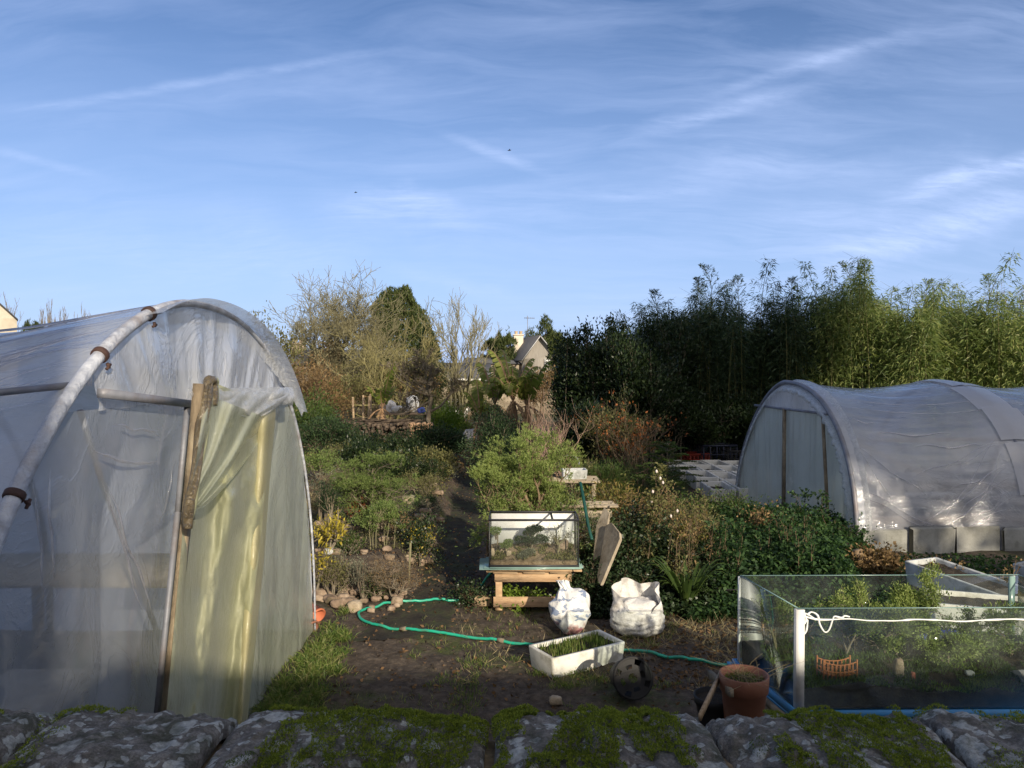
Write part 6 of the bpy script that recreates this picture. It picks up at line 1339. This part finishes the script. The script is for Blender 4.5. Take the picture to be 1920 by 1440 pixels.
for px, D, s_, mm, nm, cat, lb in ((774, 24.3, (.42, .3, .56), 'plastic_white', 'white_drum', 'barrel', 'white translucent drum behind the firewood stack'), (727, 24.4, (.55, .3, .40), 'bag', 'white_sack', 'bag', 'white sack behind the log pile, left of the drum'), (750, 24.0, (.55, .25, .24), 'bag', 'white_sack', 'bag', 'crumpled pale sheet just left of the white drum'), (790, 24.0, (.28, .22, .20), 'blue_crate', 'blue_container', 'container', 'small blue container right of the white drum')):
    q = P(px, 740, D); b = B(); blob(b, (q[0], q[1], .785+s_[2]*.48), s_, int(px), .22, 18, 2.6); tag(b.obj(nm, M[mm], smooth=False), lb, cat)
for px, D, s_, lb in ((612, 27, (.5, .4, 1.2), 'pale tall sack at the left back between the bushes'), (855, 34, (1.2, .7, .9), 'pale covered heap right of the curved trunk')):
    q = P(px, 740, D); b = B(); blob(b, (q[0], q[1], s_[2]*.45), s_, int(px), .3, 18, 2.6); tag(b.obj('white_sack', M['bag'], smooth=False), lb, 'bag')
for i, (px, h) in enumerate(((664, .9), (681, 1.0), (690, .95), (697, 1.05), (712, .85), (720, .7))):
    q = P(px, 760, 23.6); b = B(); tube(b, [(q[0], 23.6, 0), (q[0]+.04*(i % 3-1), 23.6, .75+h*.62)], .036, 6); tag(b.obj('timber_post', M['wood']), 'bare tan timber post behind the log pile, number %d from the left' % (i+1), 'post', 'tan timber posts behind the log pile')
# bananas
M['banana_leaf'] = leafmat('banana_leaf', [(.10, .14, .03), (.20, .24, .05), (.30, .30, .09)], .4, .5, 2)
M['banana_stem'] = surf('dry_banana_stem', [(.14, .08, .045), (.30, .19, .11), (.38, .27, .17)], 5, .9, .4, 12, (4, 4, .6))
def banana(label, px, D, pytop, seed, nl=9, s=1.0, dead=False):
    rng = np.random.default_rng(seed); q = at(px, D); H = pz(px, pytop, D)-q[2]; r = thing('banana_plant', label, 'banana plant', q); st = B(); lf = B(); dl = B()
    th_ = H*.5; tube(st, spline([q, q+[.03, 0, th_*.5], q+[0, 0, th_]], 10), np.linspace(.15, .07, 10)*s*(1+.15*np.sin(np.arange(10)*2.2)), 10)
    for i in range(nl+4):
        dd = i >= nl; a = rng.uniform(0, 2*PI) if not dd else rng.uniform(PI, 2*PI); L = H*rng.uniform(.42, .62)*(1 if not dd else .8); up = rng.uniform(1.0, 1.75) if not dd else -.2; tt = np.linspace(0, 1, 22)
        dr = np.array([math.cos(a), math.sin(a), 0]); mid = q+[0, 0, th_]+dr*(tt[:, None]*L*(.55 if up > .9 else .8))+np.array([0, 0, 1])*((tt*up-tt**2.6*(.55+.5*(1.75-up) if not dd else .9))[:, None]*L)
        sd = np.array([-math.sin(a), math.cos(a), 0]); w_ = .17*s*np.sin(np.clip(tt*.95+.04, 0, 1)*PI)**.6*(1 if not dd else .35)
        tgt = dl if dd else lf
        for sg in (-1, 1):
            for k in range(21):           # each side torn into strips
                if tt[k] < .12: continue
                p0, p1 = mid[k], mid[k+1]-(mid[k+1]-mid[k])*.12; o_ = sd*sg*w_[k]; dz = np.array([0, 0, -w_[k]*rng.uniform(.1, .8)])+dr*w_[k]*.4
                tgt.add([p0, p1, p1+o_+dz*rng.uniform(.8, 1.1), p0+o_+dz], [[0, 1, 2, 3]])
        tube(st, mid, np.linspace(.022, .006, 22), 4, cap=False)
    st.obj('stem', M['banana_stem'], r, smooth=True); lf.obj('leaves', M['banana_leaf'], r); dl.obj('dead_leaves', M['leaf_brown'], r)
banana('banana plant with a tan trunk left of the gabled house', 928, 21.5, 680, 2, 10)
banana('tallest banana plant, its upright leaf reaching to the gabled house', 962, 20.5, 664, 3, 11)
banana('banana plant at the right, close to the dark hedge', 988, 20.8, 684, 5, 10)
banana('small banana plant behind the log pile', 716, 22.5, 702, 6, 7, .8)
banana('low drooping banana plant left of the others', 900, 20.8, 722, 8, 7, .9)

# ------------------------------------------------------------------ houses and far walls
def prism(b, L0, L1, y0, y1, z0_, z1_, ov=0.0):
    """ridge along x"""
    ym = (y0+y1)/2; V = [(x, y, z) for x in (L0, L1) for y, z in ((y0, z0_), (ym, z1_), (y1, z0_))]; b.add(V, [[0, 3, 4, 1], [1, 4, 5, 2], [0, 2, 5, 3]]); b.add(V, [[0, 1, 2], [3, 5, 4]])
def px2(px, D): return P(px, 690, D)[0]
h = thing('cottage', 'long stone cottage with slate roof and chimney behind the bare trees', 'house', (px2(620, 48), 50, 0)); x0, x1 = px2(535, 48), px2(720, 48)
b = B(); box(b, ((x0+x1)/2, 51, 1.2), (x1-x0, 6, 2.4+.0)); b.obj('wall', M['stone_wall'], h)
b = B(); prism(b, x0-.2, x1+.2, 47.7, 54.3, 2.41, pz(600, 656, 51)); b.obj('roof', M['slate'], h)
b = B(); cxx = px2(551, 50); box(b, (cxx, 51, pz(551, 660, 51)), (.9, .6, 1.0), 0, .03); box(b, (cxx, 51, pz(551, 660, 51)+.56), (1.05, .75, .12), 0, .02); chm = b.obj('chimney', M['brick'], h)
b = B(); lathe(b, [(.12, 0), (.14, .3), (.10, .3)], (cxx-.2, 51, pz(551, 660, 51)+.62), 10); lathe(b, [(.12, 0), (.14, .3), (.10, .3)], (cxx+.2, 51, pz(551, 660, 51)+.62), 10); b.obj('chimney_pot', M['brick'], chm)
h = thing('outbuilding', 'low stone outbuilding with a slate roof behind the curved trunk', 'outbuilding', (px2(855, 40), 41, 0)); x0, x1 = px2(800, 40), px2(915, 40)
b = B(); box(b, ((x0+x1)/2, 41.5, .78), (x1-x0, 3, 1.56)); b.obj('wall', M['stone_wall'], h)
b = B(); prism(b, x0-.1, x1+.1, 39.8, 43.2, 1.565, pz(860, 682, 41.5)+.05); b.obj('roof', M['slate'], h)
b = B(); box(b, ((x0+x1)/2, 39.74, 1.60), (x1-x0+.2, .1, .1)); b.obj('gutter', M['plastic_white'], h)
h = thing('gabled_house', 'slate-roofed house with a grey clad gable, chimney and aerial', 'house', (px2(1000, 55), 57, 0)); D = 55
ax_, az_ = px2(1013, D), pz(1013, 628, D); rx_, rz_ = px2(1045, D), pz(1045, 668, D); lx_, lz_ = px2(981, D), pz(981, 672, D)
sk_ = np.array([-1.55, 7.0, 0])                          # ridge runs back and to the left
def wallp(b, pts): 
    V = [np.array(p) for p in pts]; return V
b = B(); f = [(lx_+.1, D+.15, 0), (rx_-.1, D+.15, 0), (rx_-.1, D+.15, rz_-.02), (ax_, D+.15, az_-.14), (lx_+.1, D+.15, lz_-.02)]
V = np.array(f+[tuple(np.array(p)+sk_) for p in f]); b.add(V, [[0, 1, 2, 4], [5, 9, 7, 6], [0, 4, 9, 5], [1, 6, 7, 2]]); b.add(V[[2, 3, 4]], [[0, 1, 2]]); b.add(V[[7, 8, 9]], [[2, 1, 0]]); b.obj('wall', M['timber_clad'], h)
b = B()
for (ex, ez) in ((lx_, lz_), (rx_, rz_)):
    A0 = np.array([ax_, D-.1, az_]); A1 = np.array([ex+(-.12 if ex < ax_ else .12), D-.1, ez-.1]); dn = np.array([0, 0, -.09])
    V = np.array([A0, A1, A1+sk_*1.03, A0+sk_*1.03]); V = np.concatenate([V, V+dn]); b.add(V, [[0, 1, 2, 3], [7, 6, 5, 4], [0, 4, 5, 1], [2, 6, 7, 3], [1, 5, 6, 2], [3, 7, 4, 0]])
b.obj('roof', M['slate'], h)
b = B(); 
for (ex, ez) in ((lx_, lz_), (rx_, rz_)): bar(b, (ax_, D-.16, az_-.08), (ex+(-.10 if ex < ax_ else .10), D-.16, ez-.17), .22, .06)
b.obj('bargeboard', M['barge'], h)
b = B(); q = P(972, 640, D+4); box(b, q-[0, 0, .5], (.75, .6, 1.9), 0, .03); box(b, q+[0, 0, .48], (.86, .7, .1), 0, .02); chm = b.obj('chimney', M['render_wall'], h)
b = B(); 
for dx in (-.18, .18): lathe(b, [(.11, 0), (.13, .25), (.09, .25)], q+[dx, 0, .53], 10)
b.obj('chimney_pot', M['brick'], chm)
b = B(); q = P(990, 640, D+4); tube(b, [q, P(989, 592, D+4)], .025, 5); e = P(989, 596, D+4); tube(b, [e-[.25, 0, 0], e+[.55, 0, -.03]], .018, 4)
for k in range(6): c_ = e+[-.2+k*.14, 0, -.01]; tube(b, [c_-[0, .2, .0], c_+[0, .2, .0]], .012, 4); tube(b, [c_-[0, 0, .07], c_+[0, 0, .07]], .012, 4)
b.obj('aerial', M['steel'], h)
b = B(); c_ = P(1030, 676, D); box(b, (c_[0], D+.11, c_[2]-.12), (.7, .1, .5)); b.obj('window_frame', M['plastic_white'], h)
b = B(); x0 = px2(925, 55); box(b, (x0, 59, 1.25), (4.2, 6, 2.5)); b.obj('side_wing', M['stone_wall'], h)
b = B(); prism(b, x0-2.3, x0+2.3, 55.8, 62.2, 2.51, 3.0); b.obj('wing_roof', M['slate'], h)
h = thing('rendered_house', 'cream rendered house gable at the far left edge', 'house', (px2(-40, 60), 62, 0)); D = 60
b = B(); ex = px2(33, D); ez = pz(33, 597, D); ax2 = px2(-60, D); az2 = pz(-60, 512, D); lx2 = px2(-153, D)
f = [(lx2, D, 0), (ex, D, 0), (ex, D, ez), (ax2, D, az2), (lx2, D, ez)]; V = np.array(f+[(x-6.6, D+9, z) for x, _, z in f]); b.add(V, [[0, 1, 2, 4], [5, 9, 7, 6], [0, 4, 9, 5], [1, 6, 7, 2]]); b.add(V[[2, 3, 4]], [[0, 1, 2]]); b.add(V[[7, 8, 9]], [[2, 1, 0]]); b.obj('wall', M['render_wall'], h)
b = B()
for e_ in (ex+.25, lx2-.25):
    A0 = np.array([ax2, D-.25, az2+.15]); A1 = np.array([e_, D-.25, ez-.06]); V = np.array([A0, A1, A1+[-6.9, 9.5, 0], A0+[-6.9, 9.5, 0]]); V = np.concatenate([V, V-[0, 0, .14]]); b.add(V, [[0, 1, 2, 3], [7, 6, 5, 4], [0, 4, 5, 1], [2, 6, 7, 3], [1, 5, 6, 2], [3, 7, 4, 0]])
b.obj('roof', M['slate'], h)
b = B(); box(b, (px2(640, 34)+4, 36, .65), (26, .4, 1.3)); tag(b.obj('garden_wall', M['stone_wall']), 'long rubble wall closing the back of the garden', 'wall')

# what stands behind the viewer across the street and shades the foreground
h = thing('street_house', 'tall rendered house across the street behind the viewer', 'house', (-5, -12, 0))
b = B(); box(b, (-5.9, -12, 3.9), (18.6, 8, 7.8)); b.obj('wall', M['render_wall'], h)
b = B(); prism(b, -15.4, 3.6, -16.3, -8.0-3.9, 7.81, 10.0); b.obj('roof', M['slate'], h)
h = thing('street_annexe', 'long low annexe joined to the street house behind the viewer', 'house', (9, -11, 0)); SH = 5.75
b = B(); box(b, (9.6, -11, (SH-.1)/2), (12, 6, SH-.1)); b.obj('wall', M['render_wall'], h)
b = B(); box(b, (9.6, -11, SH-.048), (12.2, 6.2, .1)); b.obj('roof', M['slate'], h)
for i, (x, y, s_) in enumerate(((13.2, -9, 1.0), (16.4, -8.5, 1.05), (17.8, -10.5, 1.0), (16.0, -13, 1.15), (18.8, -13, 1.1))):
    plant('street_tree', ['first', 'second', 'third', 'fourth', 'fifth'][i]+' tall evergreen across the street behind the viewer', 'tree', (x, y, 0), 4.2, 15.5*s_, 'leaf_dark', 'bark', (1500, 9000, 9000, 2600, 9000)[i], .42, .20, jit=.5, seed=400+i, sk=dict(stems=1, depth=3, spread=.1, wig=.05, child=[12, 6, 4], ratio=.2, r0=.25, up=.3, lo=.15), twigname='trunk', leafname='crown', zmin=.1)

# tall single nettle and dock stems breaking the outline of the rough growth
rng = np.random.default_rng(501)
for i in range(26):
    D = rng.uniform(7.0, 9.2); px = rng.uniform(1330, 1600) if i % 4 in (0, 3) else rng.uniform(1180, 1320); leaf, L, W = (('leaf_nettle', .07, .035), ('leaf_olive', .05, .016), ('leaf_brown', .045, .014), ('leaf_nettle', .06, .03))[i % 4]
    q = at(px, D); plant('weed_stem', 'single tall weed stem standing out of the rough growth left of the right tunnel', 'weed', q, rng.uniform(.12, .3), rng.uniform(.45, .75), leaf, 'twig_brown', 150, L, W, jit=.02, seed=600+i, sk=dict(stems=3, depth=1, spread=.15, wig=.08, child=9, ratio=.16, r0=.005, up=.5, lo=.3), droop=.4, fl=.3, group='tall weed stems in the rough growth')
for px, py, D, lb in ((955, 282, 40, 'small dark bird in flight high above the gabled house'), (667, 361, 45, 'tiny dark bird in flight above the bare tree')):
    q = P(px, py, D); b = B(); tube(b, [q+[-.10, 0, 0], q+[-.03, 0, 0], q+[.05, 0, .01], q+[.10, 0, .02]], [.004, .025, .022, .006], 6)
    for s_ in (-1, 1): b.add([q+[-.03, 0, .01], q+[.04, 0, .01], q+[.01, s_*.10, .05], q+[.03, s_*.2, .03]], [[0, 1, 3, 2]])
    tag(b.obj('bird', M['black_plastic']), lb, 'bird')

# ------------------------------------------------------------------ ground cover
rng = np.random.default_rng(77)
def detail(x, y): return gz(x, y)+(fbm(x*7, y*7, oct=4, seed=21)-.5)*.05*(y < 12)+(fbm(x*2.2, y*2.2, oct=2, seed=22)-.5)*.03*(y < 12)
def scatter(n, px0, px1, py0, py1, maskf):
    px = rng.uniform(px0, px1, n); py = rng.uniform(py0, py1, n); g = np.array([G(a, c_) for a, c_ in zip(px, py)]); k = maskf(px, py, g, rng.random(n)); g = g[k]; g[:, 2] = detail(g[:, 0], g[:, 1])-.004; return g, px[k], py[k]
b = B()
def gm_(px, py, g, r):
    n = fbm(g[:, 0]*2.6, g[:, 1]*2.6, oct=3, seed=61); n2 = fbm(g[:, 0]*9, g[:, 1]*9, oct=2, seed=63)
    edge = sst(-px, -680, -560)*sst(py, 1140, 1175)*.55            # strip along the left tunnel
    right = sst(px, 820, 1000)*sst(py, 1150, 1200)*.55
    pth_ = 1-sst(np.abs(px-780), 60, 130)*1.0
    w_ = edge*.95+right*sst(n, .47, .56)+.30*sst(n, .56, .62)
    return (r < w_*sst(n2, .38, .55)) & ~((px > 620) & (px < 840) & (py > 1290) & (r > .05))
g, _, _ = scatter(30000, 500, 1400, 1140, 1335, gm_)
g = np.repeat(g, 2, 0)+rng.normal(size=(len(g)*2, 3))*[.012, .012, 0]
leaves(b, g, rdirs(len(g), 1.9, rng), rng.uniform(.02, .075, len(g)), .0045, rng=rng, droop=.25)
# lush tall tufts against the left tunnel foot
for i in range(150):
    px = rng.uniform(490, 650); py = 1345-(px-480)*1.15+rng.uniform(-10, 95); q = G(px, min(py, 1335)); n = 46
    if rng.random() > .75: continue
    p_ = np.stack([q[0]+rng.normal(size=n)*.035, q[1]+rng.normal(size=n)*.035, np.zeros(n)], -1); p_[:, 2] = detail(p_[:, 0], p_[:, 1])
    leaves(b, p_, rdirs(n, 1.5, rng), rng.uniform(.06, .16, n), .006, rng=rng, droop=.35)
tag(b.obj('grass', M['grass']), 'green grass growing in tufts over the soil of the yard', 'grass', kind='stuff')
b = B()
g, _, _ = scatter(7000, 850, 1400, 1150, 1320, lambda px, py, g, r: (fbm(g[:, 0]*2.2, g[:, 1]*2.2, oct=3, seed=71) > .47) & (r < .25+.75*sst(px, 1080, 1200)))
leaves(b, g+[0, 0, .006], rdirs(len(g), .25, rng), rng.uniform(.04, .14, len(g)), .0035, rng=rng, fold=.1)
tag(b.obj('dry_straw', M['straw']), 'dry straw and dead stems lying on the soil', 'straw', kind='stuff')
b = B()
g, _, _ = scatter(9000, 560, 1500, 1080, 1330, lambda px, py, g, r: r < .10+.9*sst(px, 1100, 1230)*(py < 1290)+.35*(py < 1150))
leaves(b, g+[0, 0, .008], rdirs(len(g), .1, rng)*[1, 1, .35], rng.uniform(.02, .05, len(g)), rng.uniform(.012, .03, len(g)), rng=rng, fold=.3)
g, _, _ = scatter(1500, 770, 930, 900, 1120, lambda px, py, g, r: r < .5)
leaves(b, g+[0, 0, .012], rdirs(len(g), .1, rng)*[1, 1, .35], rng.uniform(.02, .045, len(g)), .02, rng=rng)
tag(b.obj('fallen_leaves', M['litter']), 'brown fallen leaves scattered on the soil', 'leaves', kind='stuff')
b = B()
g, _, _ = scatter(900, 560, 1400, 1110, 1330, lambda px, py, g, r: r < .6)
for q in g:
    s_ = rng.uniform(.006, .022); v = norm(rng.normal(size=(6, 3)))*s_*[1.2, 1, .6]; v = np.array([[s_*1.3, 0, 0], [0, s_, 0], [-s_, 0, 0], [0, -s_*1.1, 0], [0, 0, s_*.8], [0, 0, -s_*.5]])+rng.normal(size=(6, 3))*s_*.2
    b.add(v+q, [[0, 1, 4], [1, 2, 4], [2, 3, 4], [3, 0, 4], [1, 0, 5], [2, 1, 5], [3, 2, 5], [0, 3, 5]])
tag(b.obj('gravel', M['clod'], smooth=True), 'small stones and clods lying on the soil', 'gravel', kind='stuff')
# ivy and nettle carpets
def carpet(name, label, poly, n, hgt, leaf, L, W, D0, D1, cat, seed, umin=0):
    r2 = np.random.default_rng(seed); b = B(); px = r2.uniform(poly[0], poly[1], n); D = r2.uniform(D0, D1, n); x = (px-960)/FPX*D; env = hgt*(.45+.9*fbm(x*1.6, D*1.6, oct=3, seed=seed))*np.minimum(1, .25+4*np.minimum(px-poly[0], poly[1]-px)/(poly[1]-poly[0]))*np.minimum(1, .3+3*(D-D0)/(D1-D0)); lay = r2.random(n)**.5
    z = gz(x, D)+env*lay+.01; pp = np.stack([x, D, z], -1); d = rdirs(n, .35, r2); leaves(b, pp, d, L*r2.uniform(.6, 1.2, n), W*r2.uniform(.7, 1.2, n), droop=.35, rng=r2, flat=.55)
    return tag(b.obj(name, M[leaf]), label, cat, kind='stuff')
carpet('nettle_patch', 'dense green nettle patch spreading in front of the right tunnel', (1290, 1640), 30000, .40, 'leaf_nettle', .06, .035, 6.6, 9.3, 'nettles', 5)
carpet('ivy_carpet', 'dark ivy covering the ground behind the bags', (1090, 1400), 15000, .26, 'leaf_ivy', .05, .036, 6.7, 9.0, 'ivy', 6)
carpet('weeds', 'low weeds between the large tank and the pale slabs', (1600, 1950), 9000, .18, 'leaf_nettle', .05, .03, 5.2, 8.2, 'weeds', 7)
carpet('undergrowth', 'rank grass and weeds before the dark hedge', (1060, 1290), 12000, .26, 'leaf_mid', .14, .012, 9.2, 16, 'undergrowth', 8)
carpet('low_herbs', 'mixed low herbs covering the rock bed', (560, 830), 9000, .10, 'leaf_olive', .03, .012, 8.1, 14, 'herbs', 9)
carpet('ground_cover', 'dull ground cover at the back of the garden', (520, 1010), 14000, .22, 'leaf_brown', .09, .04, 15, 30, 'ground cover', 10)
